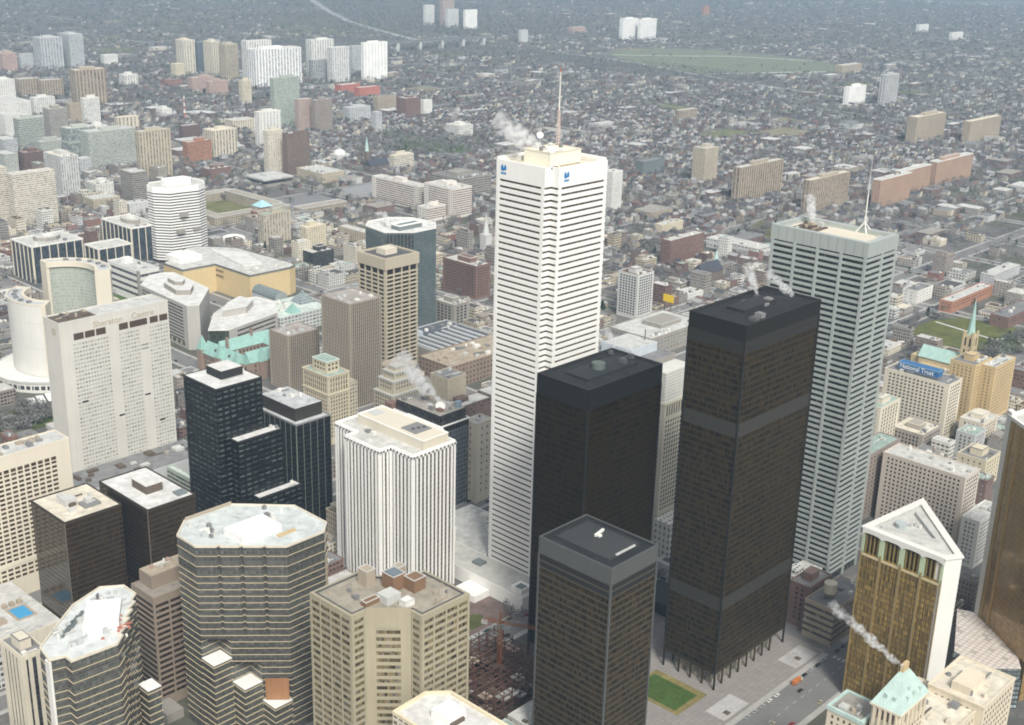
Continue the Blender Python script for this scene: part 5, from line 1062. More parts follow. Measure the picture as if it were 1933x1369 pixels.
def old_city_hall():
    t = thing('old_city_hall', 'old brown stone town hall with steep pale green copper gables', 'town hall', 712, 1045); keep(rect(672, 1000, 84, 72), 1)
    st = plain((.27, .20, .16), .9, .2, s2=.9); cu = plain((.26, .43, .385), .6, .2, s1=.2, s2=1.2)
    def wing(x0, y0, x1, y1, h, r, along):
        MB().box(x0, y0, 0, x1, y1, h).build('wall', st, t); m = MB()
        if along == 'x':
            yc = (y0+y1)/2; A, B = (x0, yc, h+r), (x1, yc, h+r); m.face([(x0-.5, y0-.6, h), (x1+.5, y0-.6, h), B, A]); m.face([(x1+.5, y1+.6, h), (x0-.5, y1+.6, h), A, B]); m.face([(x0-.5, y1+.6, h), (x0-.5, y0-.6, h), A]); m.face([(x1+.5, y0-.6, h), (x1+.5, y1+.6, h), B])
        else:
            xc = (x0+x1)/2; A, B = (xc, y0, h+r), (xc, y1, h+r); m.face([(x0-.6, y1+.5, h), (x0-.6, y0-.5, h), A, B]); m.face([(x1+.6, y0-.5, h), (x1+.6, y1+.5, h), B, A]); m.face([(x0-.6, y0-.5, h), (x1+.6, y0-.5, h), A]); m.face([(x1+.6, y1+.5, h), (x0-.6, y1+.5, h), B])
        m.build('copper_roof', cu, t)
        windows(t, rect(x0, y0, x1-x0, y1-y0), 2, h-1, 4.5, 5.5, 1.6, 3.0, pane('dark'), cap=30)
    wing(674, 1006, 690, 1068, 19, 11, 'y'); wing(690, 1052, 752, 1068, 19, 10, 'x'); wing(690, 1006, 752, 1022, 19, 10, 'x'); wing(738, 1022, 752, 1052, 19, 9, 'y')
    for x, y, h in ((672, 1066, 31), (672, 1034, 30), (672, 1004, 31), (700, 1003, 28)):
        MB().box(x, y, 0, x+9, y+8, h-9).build('turret', st, t); m = MB(); q = rect(x-.4, y-.4, 9.8, 8.8)
        for k in range(4): m.face([(*q[k], h-9), (*q[(k+1) % 4], h-9), (x+4.5, y+4, h+6)])
        m.build('turret_roof', cu, t)
    for x, y in ((682, 1048), (682, 1024), (710, 1014)): MB().box(x-5, y-1.2, 19, x-1, y+1.2, 26).build('dormer', plain('brown'), t)
    for x, y in ((690, 1046), (728, 1058)): MB().box(x, y, 19, x+2.4, y+2.4, 36).build('chimney', st, t)
old_city_hall()
def ribbed_brown(label, x0, y0, w, d, H):
    p = rect(x0, y0, w, d); keep(p); t = thing('ribbed_brown_tower', label, 'office tower', x0+w/2, y0+d/2)
    shell(t, p, 0, H, facade((.12, .10, .085), (.05, .042, .035), 60, 3.6, 1, .7, vary=.6, blind=.03), (.36, .33, .31), plain('browngrey'), par=.8, rim=.8)
    ribs(t, p, 0, H-.5, 2.35, .95, .5, plain((.33, .29, .235), amt=.1))
    MB().box(x0+w*.3, y0+d*.3, H-.8, x0+w*.7, y0+d*.62, H-.2).build('plant_deck', plain('tangrey'), t); units(t, x0+2, y0+2, x0+w-2, y0+d-2, H-.6, 7, ('palegrey', 'pinkroof', 'white'))
ribbed_brown('taller brown ribbed tower with pinkish flat roof, centre left', 714.9, 878.1, 38, 42.4, 105)
ribbed_brown('shorter brown ribbed tower with streaked flat roof, in front of the green gables', 700.3, 955.3, 37.5, 30.9, 58)
def blank_top():
    x0, y0, w, d, H = 803.9, 931, 46.2, 44.4, 122
    p = rect(x0, y0, w, d); keep(p); t = thing('blank_top_tower', 'beige concrete tower with blank overhanging top storey and deep dark windows', 'office tower', x0+w/2, y0+d/2)
    wm = plain((.43, .38, .29), amt=.1); q = offset(p, -2); MB().prism(q, 0, H-12, top=False).build('wall', facade((.03, .025, .02), (.015, .012, .01), 1.8, 60, .9, 1, blind=.02), t)
    MB().ring(p, -3, 0, H-11.5, H).build('blank_crown', wm, t); MB().prism(offset(p, -1), H-3, H-1.4).build('roof', roofmat((.10, .10, .10)), t)
    MB().box(x0+14, y0+16, H-1.4, x0+30, y0+30, H+4.5).build('penthouse', plain('cream'), t)
    spandrels(t, q, 4, H-14, 4.3, 1.55, 1.1, wm); ribs(t, q, 0, H-11.4, 10.5, 1.1, 1.5, wm, name='pier')
blank_top()
def octagon_glass():
    H = 115; p = ccw([(903, 1079), (898, 1042), (924, 1020), (957, 1020), (975, 1040), (972, 1075), (950, 1095), (920, 1095)]); keep(p)
    t = thing('octagon_glass_tower', 'blue grey mirror glass tower with chamfered sides and white roof, behind the blank top tower', 'office tower', 936, 1057)
    gl = facade((.10, .125, .125), (.085, .11, .112), 2.4, 1.9, .94, .75, vary=.45, grough=.05, blind=0)
    shell(t, p, 0, H, gl, 'brightwhite', plain('white'), par=.8, rim=1.8)
    a, b = Vector((898, 1042)), Vector((924, 1020)); e = (b-a).normalized(); nn = Vector((e.y, -e.x)); nn = -nn if nn.dot(a) > 0 else nn
    for k in range(8): 
        c = a+e*(2.5+k*4); MB().prism(ccw([tuple(c-e*.25-nn*.2), tuple(c+e*.25-nn*.2), tuple(c+e*.25+nn*.5), tuple(c-e*.25+nn*.5)]), H-26, H-1).build('mullion', plain('dim'), t)
    MB().prism(ccw([tuple(a+e*1-nn*.2), tuple(b-e*1-nn*.2), tuple(b-e*1+nn*.15), tuple(a+e*1+nn*.15)]), H-25, H-3).build('recess_glass', facade((.05, .055, .055), (.03, .035, .035), 4, 2.5, .9, .85, blind=0), t)
    MB().box(916, 1036, H-.8, 950, 1050, H+4).build('penthouse', plain('greyglass'), t); MB().ring(rect(916, 1036, 34, 14), -1, .4, H+4, H+5.5).build('coping', plain('brightwhite'), t); units(t, 922, 1058, 955, 1080, H-.8, 6, ('white', 'pale'))
octagon_glass()
def deco_tower():
    x0, y0, w, d, H = 644.9, 824, 24, 36, 65
    p = rect(x0, y0, w, d); keep(p); t = thing('deco_tower', 'cream stepped stone tower with greenish flat roofs before the ribbed brown towers', 'office tower', x0+w/2, y0+d/2)
    wm = plain((.52, .46, .34), .85, .14); shell(t, p, 0, H, wm, 'greenroof', wm); MB().ring(p, -.1, .6, H-18, H-16.8).ring(p, -.1, .5, H-1.2, H+.1).build('cornice', wm, t)
    q = rect(x0+5, y0+8, 14, 20); MB().prism(q, H-1, H+10).build('crown_block', wm, t); MB().ring(q, -.6, .4, H+9.6, H+10.6).build('crown_rim', plain('whitegreen'), t); MB().prism(offset(q, -.5), H+10, H+10.2).build('crown_roof', roofmat('greenroof'), t)
    windows(t, q, H+1, H+9, 4, 4, 2.2, 2.2, pane('brown'), margin=1, cap=20); windows(t, p, 6, H-19, 2.9, 3.6, 1.3, 2.2, pane('brown'), margin=1.6); windows(t, p, H-16, H-2, 2.9, 4.6, 1.2, 3.6, pane('brown'), margin=1.6, cap=60)
    MB().box(x0+w, y0+4, 0, x0+w+12, y0+d, 52).build('wing', facade((.46, .42, .33), 'brown', 3, 3.6, .45, .55), t)
deco_tower()
def stepped_stone():
    x0, y0, w, d = 701.5, 803.6, 34, 26; t = thing('stepped_stone_block', 'grey cream stepped stone block with pale stringcourses behind the steam plume', 'office block', x0+w/2, y0+d/2); keep(rect(x0, y0, w, d))
    wm = plain((.42, .39, .31), .85, .14)
    for k, (i, z0, z1) in enumerate(((0, 0, 38), (3.5, 38, 50), (7, 50, 57), (11, 57, 61))):
        q = rect(x0+i, y0+i*.75, w-2*i, d-1.5*i); MB().prism(q, z0, z1).build('tier', wm, t); MB().ring(q, -.3, .5, z1-.8, z1+.5).build('stringcourse', plain('palegrey'), t)
        if k < 3: windows(t, q, max(z0+1, 3), z1-1.2, 3.2, 3.8, 1.5, 2.1, pane('brown'), margin=1.2, cap=70 if k == 0 else 30)
stepped_stone()
def dark_rimmed():
    x0, y0, w, d, H = 624.5, 659.7, 31, 63, 81
    p = rect(x0, y0, w, d); keep(p); t = thing('dark_rimmed_tower', 'dark grey gridded tower with a thin white rim and cluttered roof, steam rising', 'office tower', x0+w/2, y0+d/2)
    shell(t, p, 0, H-8, facade((.10, .11, .115), (.055, .065, .075), 3.2, 3.9, .84, .76, vary=.5, grough=.12, blind=.03), 'greyroof', plain('darkgrey'))
    MB().ring(p, -.4, .9, H-8.6, H-7.8).build('white_rim', plain('brightwhite'), t); MB().ring(p, -.1, .06, H-13.5, H-9.5).build('top_band', facade((.05, .04, .035), 'black', 3.2, 60, .8, 1, blind=0), t)
    q = rect(x0+1.5, y0+2, w-3, d-12); MB().prism(q, H-8, H).build('upper_storey', facade((.05, .05, .05), (.03, .03, .03), 2.5, 60, .8, 1, blind=0), t); MB().prism(offset(q, -.4), H, H+.3).build('upper_roof', roofmat('tangrey', .35), t)
    units(t, x0+3, y0+4, x0+w-4, y0+d-14, H+.3, 12, ('tan', 'redbrown', 'pale', 'greyroof'), (2, 6)); MB().box(x0-2, y0+d-9, 0, x0+6, y0+d, H-4).build('brown_shaft', plain('redbrown'), t)
    MB().cyl(x0+w-5, y0+7, 2.6, 2.6, H+.3, H+5, 14).build('blue_tank', plain((.22, .28, .34)), t)
dark_rimmed()
dish('satellite_dish', 'big white round dish antenna on the dark white rimmed tower', 636.5, 672, 81.3, 4.0, standz=1)

def white_slabs():
    wm = plain((.64, .60, .55), amt=.07)
    for lab, x0, y0, w, d, H in (('long white hospital slab with dark window bands, left of the white skyscraper', 1348.7, 1479.3, 22, 114, 38.8), ('white hospital slab standing crosswise with gridded end wall, left of the white skyscraper', 1346.5, 1397.7, 41.6, 66, 47.8), ('low white hospital wing with a rounded blank wall, in front of the slabs', 1301, 1407.5, 40, 21, 23)):
        p = rect(x0, y0, w, d); keep(p); t = thing('hospital_slab', lab, 'hospital', x0+w/2, y0+d/2); shell(t, p, 0, H, wm, 'white', wm)
        z = H-3; k = 0
        while z > 4:
            MB().ring(p, -.1, .07, z-1.8, z).build('window_band', facade((.50, .42, .38), (.13, .10, .09), 2.4, 60, .82, 1, blind=.1), t); z -= 3.5; k += 1
        for yy in (y0, y0+d-10): MB().box(x0-.25, yy, 0, x0+.3, yy+10, H-.6).build('end_bay', facade((.64, .60, .55), 'dim', 4.5, 3.5, .4, .5), t)
        units(t, x0+3, y0+4, x0+w-3, y0+d-4, H-.9, 6, ('white', 'pale', 'tan'), (3, 8)); MB().box(x0+w*.3, y0+d*.4, H-.9, x0+w*.8, y0+d*.6, H+5).build('penthouse', wm, t)
white_slabs()
def bank_stone():
    x0, y0, w, d, H = 700, 503, 36, 20, 140
    p = rect(x0, y0, w, d); keep(p); t = thing('stone_bank_tower', 'slender pale limestone tower glimpsed between two black towers', 'office tower', x0+w/2, y0+d/2)
    wm = plain((.50, .47, .39), .85, .1); shell(t, p, 0, 118, wm, 'palegrey', wm); q = offset(p, -2.5); MB().prism(q, 117, H).build('upper_tier', plain((.58, .58, .53)), t)
    for k in range(9): MB().ring(q, -.1, .35, 119+k*2.4, 120.2+k*2.4).build('louvre', plain('whitegrey'), t)
    windows(t, p, 30, 104, 2.9, 3.5, 1.25, 1.9, pane('dark'), margin=1.5, cap=100); windows(t, p, 105, 116, 2.9, 10, 1.1, 8, pane('dark'), margin=1.5, cap=40); MB().ring(p, -.1, .6, 116, 117.2).ring(p, -.1, .5, 28, 29).build('cornice', wm, t)
    MB().box(x0-4, y0-16, 0, x0+20, y0-.5, 27).build('base_wing', facade((.58, .57, .53), 'dim', 4, 5, .4, .5), t)
bank_stone()
def churches():
    t = thing('cathedral', 'buff brick cathedral with pale green roof and tall copper spire beside the oval lawn', 'cathedral', 1262, 530); keep(rect(1225, 500, 60, 66))
    st = plain((.50, .41, .25), .9, .16, s2=.8); cu = plain((.33, .48, .43), .6, .15, s1=.2)
    MB().box(1240, 520, 0, 1260, 562, 14).build('wall', st, t); m = MB()
    A, B = (1250, 519, 25), (1250, 563, 25); m.face([(1239, 563, 14), (1239, 519, 14), A, B]); m.face([(1261, 519, 14), (1261, 563, 14), B, A]); m.face([(1239, 519, 14), (1261, 519, 14), A]); m.face([(1261, 563, 14), (1239, 563, 14), B]); m.build('nave_roof', cu, t)
    MB().box(1243, 563, 0, 1257, 572, 13).build('apse', st, t); MB().box(1236, 524, 0, 1240, 558, 8).build('aisle', st, t)
    windows(t, rect(1236, 524, 4, 34), 1, 7.5, 5, 6, 1.6, 4, pane('dark'), cap=12, name='arched_window')
    MB().box(1245, 508, 0, 1256, 519, 48).build('bell_tower', st, t)
    for x in (1245, 1255): 
        for y in (508, 518): MB().box(x-.8, y-.8, 0, x+1.3, y+1.3, 52).build('buttress', st, t)
    windows(t, rect(1245, 508, 11, 11), 20, 47, 5, 13, 1.8, 9, pane('dark'), margin=.4, cap=12, name='belfry_opening')
    m = MB(); q = rect(1246, 509, 9, 9)
    MB().cyl(1250.5, 513.5, 4.6, 3.2, 48, 58, 8, top=False).cyl(1250.5, 513.5, 3.2, .05, 58, 88, 8, top=False).build('spire', cu, t)
    for lab, x, y, L, hh, sx, col_, sp in (('dark slate roofed church with small green spirelet, middle right', 1340, 915, 44, 24, 40, 'slate', (1388, 930, 36)), ('dark church with slender pale green spire among trees, middle left', 1500, 1775, 46, 20, 60, 'slate', (1512, 1800, 60))):
        t = thing('church', lab, 'church', x+L/2, y+12); keep(rect(x, y, L, 30)); sw = plain((.16, .13, .11), .9, .2); sr = plain(col_, .6, .15)
        MB().box(x, y, 0, x+L, y+20, hh*.5).build('wall', sw, t); m = MB(); A, B = (x, y+10, hh), (x+L, y+10, hh); m.face([(x-.5, y-.8, hh*.5), (x+L+.5, y-.8, hh*.5), B, A]); m.face([(x+L+.5, y+20.8, hh*.5), (x-.5, y+20.8, hh*.5), A, B]); m.face([(x-.5, y+20.8, hh*.5), (x-.5, y-.8, hh*.5), A]); m.face([(x+L+.5, y-.8, hh*.5), (x+L+.5, y+20.8, hh*.5), B]); m.build('roof', sr, t)
        MB().box(sp[0]-4, sp[1]-4, 0, sp[0]+4, sp[1]+4, sp[2]*.55).build('tower', sw, t); MB().cyl(sp[0], sp[1], 4, .05, sp[2]*.55, sp[2], 8, top=False).build('spire', plain((.42, .56, .52)), t)
    t = thing('white_spire_church', 'white pointed church steeple partly behind the left edge of the white skyscraper', 'church', 1253, 1232); keep(rect(1240, 1220, 40, 30))
    sw = plain('whitegrey'); MB().box(1247, 1226, 0, 1259, 1238, 22).build('tower', sw, t); MB().cyl(1253, 1232, 5, .05, 22, 52, 8, top=False).build('spire', sw, t); MB().box(1259, 1224, 0, 1290, 1242, 12).build('nave', plain('stone'), t)
    t = thing('domed_hall', 'small white domed hall among trees, middle distance left', 'hall', 1540, 1915); MB().box(1525, 1902, 0, 1556, 1928, 9).build('wall', plain('whitegrey'), t); m = MB()
    for k in range(5): m.cyl(1540, 1915, 12*math.cos(PI*k/10), max(.02, 12*math.cos(PI*(k+1)/10)), 9+9*math.sin(PI*k/10), 9+9*math.sin(PI*(k+1)/10), 14, top=False)
    m.build('dome', plain('white'), t); MB().cyl(1540, 1915, 1.2, .1, 17.5, 22, 8).build('lantern', plain('white'), t); keep(rect(1525, 1902, 31, 26))
churches()
def campus():
    t = thing('college_quad', 'square college building round a sunken lawn with blue green roof lantern', 'college', 1115, 1665); wm = plain((.37, .33, .26), .85, .12)
    for x, y, w, d, h in ((1040, 1590, 138, 20, 13), (1040, 1740, 138, 20, 13), (1040, 1610, 20, 130, 13), (1158, 1610, 20, 130, 15), (1178, 1560, 90, 22, 12)):
        p = rect(x, y, w, d); keep(p); MB().prism(p, 0, h).build('wing', facade((.37, .33, .26), 'brown', 4, 3.6, .5, .5), t); MB().ring(p, -.8, .4, h-.2, h+.8).build('wing_rim', plain('pale'), t)
    MB().box(1120, 1586, 13, 1138, 1604, 19).build('lantern_base', plain('cream'), t); m = MB(); q = rect(1117, 1583, 24, 24)
    for k in range(4): m.face([(*q[k], 19), (*q[(k+1) % 4], 19), (1129, 1595, 28)])
    m.build('lantern_roof', plain((.32, .52, .56)), t)
    keep(rect(1060, 1610, 98, 130), 0)
    t = thing('flat_campus_block', 'flat roofed campus block with deep dark eaves beyond the college square', 'college', 1290, 1800); p = rect(1262, 1775, 58, 50); keep(p); MB().prism(p, 0, 12, top=False).build('wall', plain('tangrey'), t); MB().prism(offset(p, 2), 12, 15).build('roof', roofmat('pale'), t); MB().ring(p, -.1, .2, 6, 10).build('window_band', pane('dark'), t); MB().box(1278, 1790, 15, 1302, 1810, 19).build('penthouse', plain('pale'), t)
campus()
def podiums():
    t = thing('tower_podium', 'white marble podium with terraces at the foot of the white skyscraper', 'podium', 590, 545); wm = plain('brightwhite', amt=.08)
    MB().box(560, 509, 0, 585.2, 640, 11).build('wing', wm, t); MB().prism(rect(560.5, 509.5, 24, 130), 11, 11.3).build('deck', roofmat('white', .15), t); MB().box(566.5, 600, 11.3, 584.5, 638, 22).build('upper_block', wm, t); MB().ring(rect(566.5, 600, 18, 38), -.8, .3, 21.8, 23).build('coping', wm, t)
    MB().box(585.2, 573, 0, 640, 640, 9).build('wing', wm, t); MB().prism(rect(586, 574, 53, 65), 9, 9.3).build('deck', roofmat('pale'), t)
    MB().box(562, 512, 11.3, 572, 522, 15).build('pavilion', wm, t); MB().box(563, 513, 15, 569, 519, 15.3).build('skylight', plain('greyglass'), t); MB().box(570, 560, 11.3, 577, 568, 13).build('skylight', plain('greyglass'), t)
    MB().box(566.3, 606, 12.5, 566.6, 612, 17).build('opening', plain('brown'), t); keep(rect(560, 509, 80, 131), 2)
    MB().box(545, 540, 0, 559.5, 560, 5).build('step_wall', wm, t); units(t, 587, 576, 638, 638, 9.3, 9, ('white', 'pale', 'whitegrey'), (3, 8))
    t = thing('banking_pavilion', 'low square black pavilion between the black towers', 'pavilion', 636, 445); MB().box(626, 436, 0, 652, 462, 8).build('wall', plain('black', .4), t); MB().prism(rect(625.5, 435.5, 27, 27), 8, 9).build('roof', plain((.008, .008, .008), .5), t)
podiums()
def building_site():
    t = thing('building_skeleton', 'rust red steel frame of a building under construction below the black towers', 'construction site', 488, 470); rs = plain((.105, .055, .04), .75, .3, s2=1.5)
    xs = [455+k*7 for k in range(9)]; ys = [432+k*8 for k in range(8)]
    for k in range(5):
        m = MB(); z = k*4.2
        for x in xs: m.bar((x, ys[0], z), (x, ys[-1], z), .5, .6)
        for y in ys: m.bar((xs[0], y, z+.05), (xs[-1], y, z+.05), .5, .6)
        m.build('beam_grid', rs, t)
    for x in xs[::1]:
        m = MB()
        for y in ys: m.bar((x, y, 0), (x, y, 17+RNG.uniform(0, 5)), .55)
        m.build('column_row', rs, t)
    for k in range(44):
        x, y, z = RNG.choice(xs[:-1]), RNG.choice(ys[:-1]), RNG.choice((0, 4.5, 8.7, 12.9)); MB().box(x+.4, y+.4, z+.3, x+6.5, y+7.5, z+.55).build('deck_panel', plain(RNG.choice(('concrete', 'tan', 'brown', 'pinkroof', 'palegrey'))), t)
    keep(rect(448, 428, 70, 66), 0)
    t = thing('tower_crane', 'orange tower crane standing in the red steel frame', 'crane', 489, 462); oc = plain((.24, .09, .03), .5, .15); m = MB()
    for sx in (-1, 1):
        for sy in (-1, 1): m.bar((489+sx, 462+sy, 0), (489+sx, 462+sy, 42), .35)
    for k in range(20): m.bar((488, 461, k*2.1), (490, 461, k*2.1+2.1), .22).bar((490, 461, k*2.1), (490, 463, k*2.1+2.1), .22).bar((488, 463, k*2.1), (488, 461, k*2.1+2.1), .22)
    m.build('tower', oc, t); m = MB(); d = Vector((.45, -.89, 0)); o = Vector((489, 462, 42)); sd = Vector((.89, .45, 0))
    for s in (-.7, .7): m.bar(o-d*12+sd*s, o+d*34+sd*s, .3)
    m.bar(o+Vector((0, 0, 1.6))-d*8, o+Vector((0, 0, 1.4))+d*33, .3)
    for k in range(23): m.bar(o+d*(k*2-10)-sd*.7, o+d*(k*2-9)+Vector((0, 0, 1.5)), .18).bar(o+d*(k*2-9)+Vector((0, 0, 1.5)), o+d*(k*2-8)+sd*.7, .18)
    m.build('jib', oc, t); MB().bar(o, o+Vector((0, 0, 7)), .8).bar(o+Vector((0, 0, 7)), o+d*24+Vector((0, 0, 1.5)), .15).bar(o+Vector((0, 0, 7)), o-d*11, .15).build('apex', oc, t); MB().bar(o-d*12-Vector((0, 0, 1)), o-d*8-Vector((0, 0, 1)), 2.2).build('counterweight', plain('concrete'), t)
    MB().box(487.6, 459, 40, 489.4, 460.9, 42).build('cab', plain('greyglass'), t)
    for k in range(9):
        x, y = RNG.uniform(452, 500), RNG.uniform(486, 493); o = MB().box(x, y, 0, x+6, y+2.5, 2.6).box(x+.2, y+.2, 2.6, x+5.8, y+2.3, 2.75).build('site_hut', plain(RNG.choice(('white', 'palegrey', 'pinkbrick')))); tag(o, 'site hut on the street side of the red steel frame', 'site hut', 'site huts along the street')
building_site()
def rooftop_sign():
    t = thing('rooftop_sign', 'long blue rooftop sign with white lettering on the cream office block', 'sign', 1072, 480, 58)
    MB().box(1066, 462, 57.2, 1076, 502, 58.2).build('frame_base', plain('greyroof'), t); MB().box(1066.2, 462.2, 58.2, 1075.8, 501.8, 64).build('panel', plain('cobalt', .5, .08), t)
    wt = plain('brightwhite', .5, .02); text(t, 'National Trust', 6.2, (1066.0, 500.5, 59.2), (0, -1), wt, depth=.12, squash=.92); MB().ring(rect(1066.2, 462.2, 9.6, 39.6), -.3, .15, 63.4, 64.3).build('sign_rim', plain((.18, .30, .42)), t)
    text(t, 'NT', 5, (1067, 462.05, 59.3), (1, 0), wt, depth=.12) if False else None
rooftop_sign()
def mall_right():
    t = thing('shopping_arcade', 'long low shopping arcade with ribbed glass roofs right of the white skyscraper', 'shopping centre', 985, 790); keep(rect(930, 740, 115, 110)); g = facade((.36, .37, .34), (.08, .12, .13), 8, 30, .5, 1, vary=.2, blind=0)
    MB().prism(rect(935, 742, 110, 105), 0, 16).build('wall', plain('tangrey'), t); MB().prism(rect(936, 743, 108, 103), 16, 16.3).build('roof', roofmat('greyroof', .35), t)
    for k in range(5): MB().box(940+k*9, 748, 16.3, 944+k*9, 800, 19).build('roof_monitor', plain('palegrey'), t); MB().box(945+k*9, 748, 16.3, 948+k*9, 800, 16.9).build('glass_strip', plain((.06, .10, .12), .15), t)
    MB().box(992, 760, 16.3, 1036, 800, 26).build('white_block', plain((.48, .52, .56)), t); MB().prism(rect(993, 761, 42, 38), 26, 26.3).build('block_roof', roofmat('pale'), t); MB().bar((1030, 772, 26), (1030, 772, 38), .8).build('stack', plain('brown'), t); units(t, 940, 805, 1030, 842, 16.3, 18, ('white', 'pale', 'tan'), (3, 8))
mall_right()
def old_store():
    t = thing('department_store', 'long brown brick store block with tan roof just behind the steam plume', 'department store', 875, 880); p = rect(822, 853, 108, 48); keep(p)
    shell(t, p, 0, 24, facade('brickbrown', 'dark', 5, 5, .35, .45), 'tan', plain('brickbrown')); units(t, 826, 856, 926, 898, 23.2, 22, ('pale', 'tan', 'greyroof', 'white'), (2, 7)); MB().box(905, 856, 23, 926, 874, 30).build('roof_house', plain('redbrown'), t)
    t = thing('glass_roofed_arcade', 'arcade with dark glass roof strips and a pale box, left of the white skyscraper', 'arcade', 895, 948); p = rect(856, 908, 86, 78); keep(p); MB().prism(p, 0, 17, top=False).build('wall', plain('tangrey'), t); MB().prism(offset(p, -.3), 16, 16.5).build('roof', roofmat((.10, .11, .125)), t); MB().ring(p, -.6, .2, 16.5, 17.5).build('parapet', plain('palegrey'), t)
    for k in range(8): MB().box(859+k*10, 910, 16.5, 862+k*10, 960, 18).build('roof_rib', plain('palegrey'), t)
    MB().box(858, 962, 16.5, 884, 982, 22).build('pale_box', plain((.42, .47, .50)), t); units(t, 888, 962, 938, 983, 16.5, 8, ('white', 'pale', 'greyroof'), (2, 6))
old_store()
rt = thing('striped_mast', 'slender red and white banded mast among trees, left of the cream ribbed tower', 'mast', 1571, 2501)
for k in range(7): MB().cyl(1571, 2501, 2.6-k*.2, 2.4-k*.2, k*53/7, (k+1)*53/7, 10).build('band', plain((.40, .14, .11) if k % 2 else 'white'), rt)
sb_ = thing('billboard', 'bright yellow billboard in the low blocks right of the white gridded apartment tower', 'billboard', 1195, 865); MB().bar((1195, 860, 0), (1195, 860, 16), .8).bar((1195, 869, 0), (1195, 869, 16), .8).build('post', plain('darkgrey'), sb_); MB().box(1194.6, 857, 15, 1195.6, 872, 24).build('panel', plain((.75, .52, .02), .6, .06), sb_)
# ================================================================== buildings from the table
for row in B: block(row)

# ================================================================== ground, streets, lawns
def ground_mat():
    m, nt, b = base('city_ground'); tc = N(nt, 'ShaderNodeTexCoord')
    def noise(s, d=5):
        n = N(nt, 'ShaderNodeTexNoise'); n.inputs['Scale'].default_value = s; n.inputs['Detail'].default_value = d; nt.links.new(tc.outputs['Object'], n.inputs['Vector']); return n.outputs['Fac']
    def ramp(v, a, b_): return mth(nt, 'MULTIPLY', mth(nt, 'SUBTRACT', v, a), 1/(b_-a), True)
    k = mix(nt, ramp(noise(.012), .4, .6), (.10, .10, .10), (.17, .16, .15))
    k = mix(nt, ramp(noise(.004), .5, .62), k, (.10, .105, .07))
    k = mix(nt, ramp(noise(.05, 3), .55, .7), k, (.21, .20, .185))
    k = mix(nt, ramp(noise(.9, 2), .5, .75), k, (.07, .07, .07))
    nt.links.new(k, b.inputs['Base Color']); b.inputs['Roughness'].default_value = .95; b.inputs['Specular IOR Level'].default_value = .15
    return m
g = MB(); g.face([(-3000, -3000, 0), (16000, -3000, 0), (16000, 14000, 0), (-3000, 14000, 0)]); structure('ground', g, ground_mat(), 'grey brown city ground reaching to the hazy top of the photo')
road_m = plain('asphalt', .85, .2); walk_m = plain('concrete', .9, .2, s2=.15)
# roof pieces that belong to a roof house or roof hang under it
def regroup():
    for root in [o for o in bpy.data.objects if o.type == 'EMPTY']:
        ch = list(root.children); H_ = [c for c in ch if c.type == 'MESH' and c.name.split('.')[0] in ('penthouse', 'roof_house', 'upper_penthouse', 'copper_roof', 'upper_storey', 'crown_block')]
        if not H_: continue
        bb = []
        for h in H_:
            xs = [v.co.x for v in h.data.vertices]; ys = [v.co.y for v in h.data.vertices]; bb.append((min(xs)-.6, max(xs)+.6, min(ys)-.6, max(ys)+.6, h))
        for c in ch:
            if c.type != 'MESH' or c.name.split('.')[0] not in ('coping', 'penthouse_roof', 'penthouse_rim', 'louvre_panel', 'dormer', 'chimney', 'upper_roof', 'crown_rim', 'crown_roof', 'roof_fan'): continue
            v = c.data.vertices; mx = sum(q.co.x for q in v)/len(v); my = sum(q.co.y for q in v)/len(v)
            for x0, x1, y0, y1, h in bb:
                if x0 < mx < x1 and y0 < my < y1: c.parent = h; break
XS = [(212, 20), (422, 20), (676, 20), (826, 20), (945, 16), (1046, 14), (1180, 16), (1325, 14), (1470, 14), (1610, 16), (1750, 14), (1890, 14), (2040, 16)]
YS = [(321, 26), (502, 18), (652, 14), (754, 18), (868, 14), (1066, 22), (1206, 14), (1420, 18), (1580, 14), (1690, 14), (1840, 18), (2010, 14)]
m = MB(); wk = MB(); mk = MB()
for i, (x, w) in enumerate(XS):
    y0, y1 = (230, 2300) if i < 4 else (300, 2200)
    if x == 676: y0 = 325
    m.face([(x-w/2, y0, .10), (x+w/2, y0, .10), (x+w/2, y1, .10), (x-w/2, y1, .10)])
    for s in (-1, 1): xa = x+s*(w/2+.01); xb = x+s*(w/2+4); wk.box(min(xa, xb), y0, 0, max(xa, xb), y1, .08)
for i, (y, w) in enumerate(YS):
    x0, x1 = 180, 2300
    m.face([(x0, y-w/2, .14), (x1, y-w/2, .14), (x1, y+w/2, .14), (x0, y+w/2, .14)])
    for s in (-1, 1): ya = y+s*(w/2+.01); yb = y+s*(w/2+4); wk.box(x0, min(ya, yb), 0, x1, max(ya, yb), .05)
    if y < 800:
        for k in range(120): mk.face([(430+k*9, y-.15, .20), (434+k*9, y-.15, .20), (434+k*9, y+.15, .20), (430+k*9, y+.15, .20)])
for k in range(7): mk.face([(664, 310+k*3.2, .2), (668, 310+k*3.2, .2), (668, 311.5+k*3.2, .2), (664, 311.5+k*3.2, .2)])
structure('street', m, road_m, 'grey asphalt streets crossing between the towers'); structure('pavement', wk, walk_m, 'pale pavements beside the streets'); structure('road_marking', mk, plain('pale'), 'worn white lane dashes on the streets')
def sheet(name, pts, z, mat, label):
    mb = MB(); mb.face([(x, y, z) for x, y in ccw(pts)]); o = structure(name, mb, mat, label); return o
def grassm(c): return plain(c, .95, .5, s1=.06, s2=.4, spec=.1)
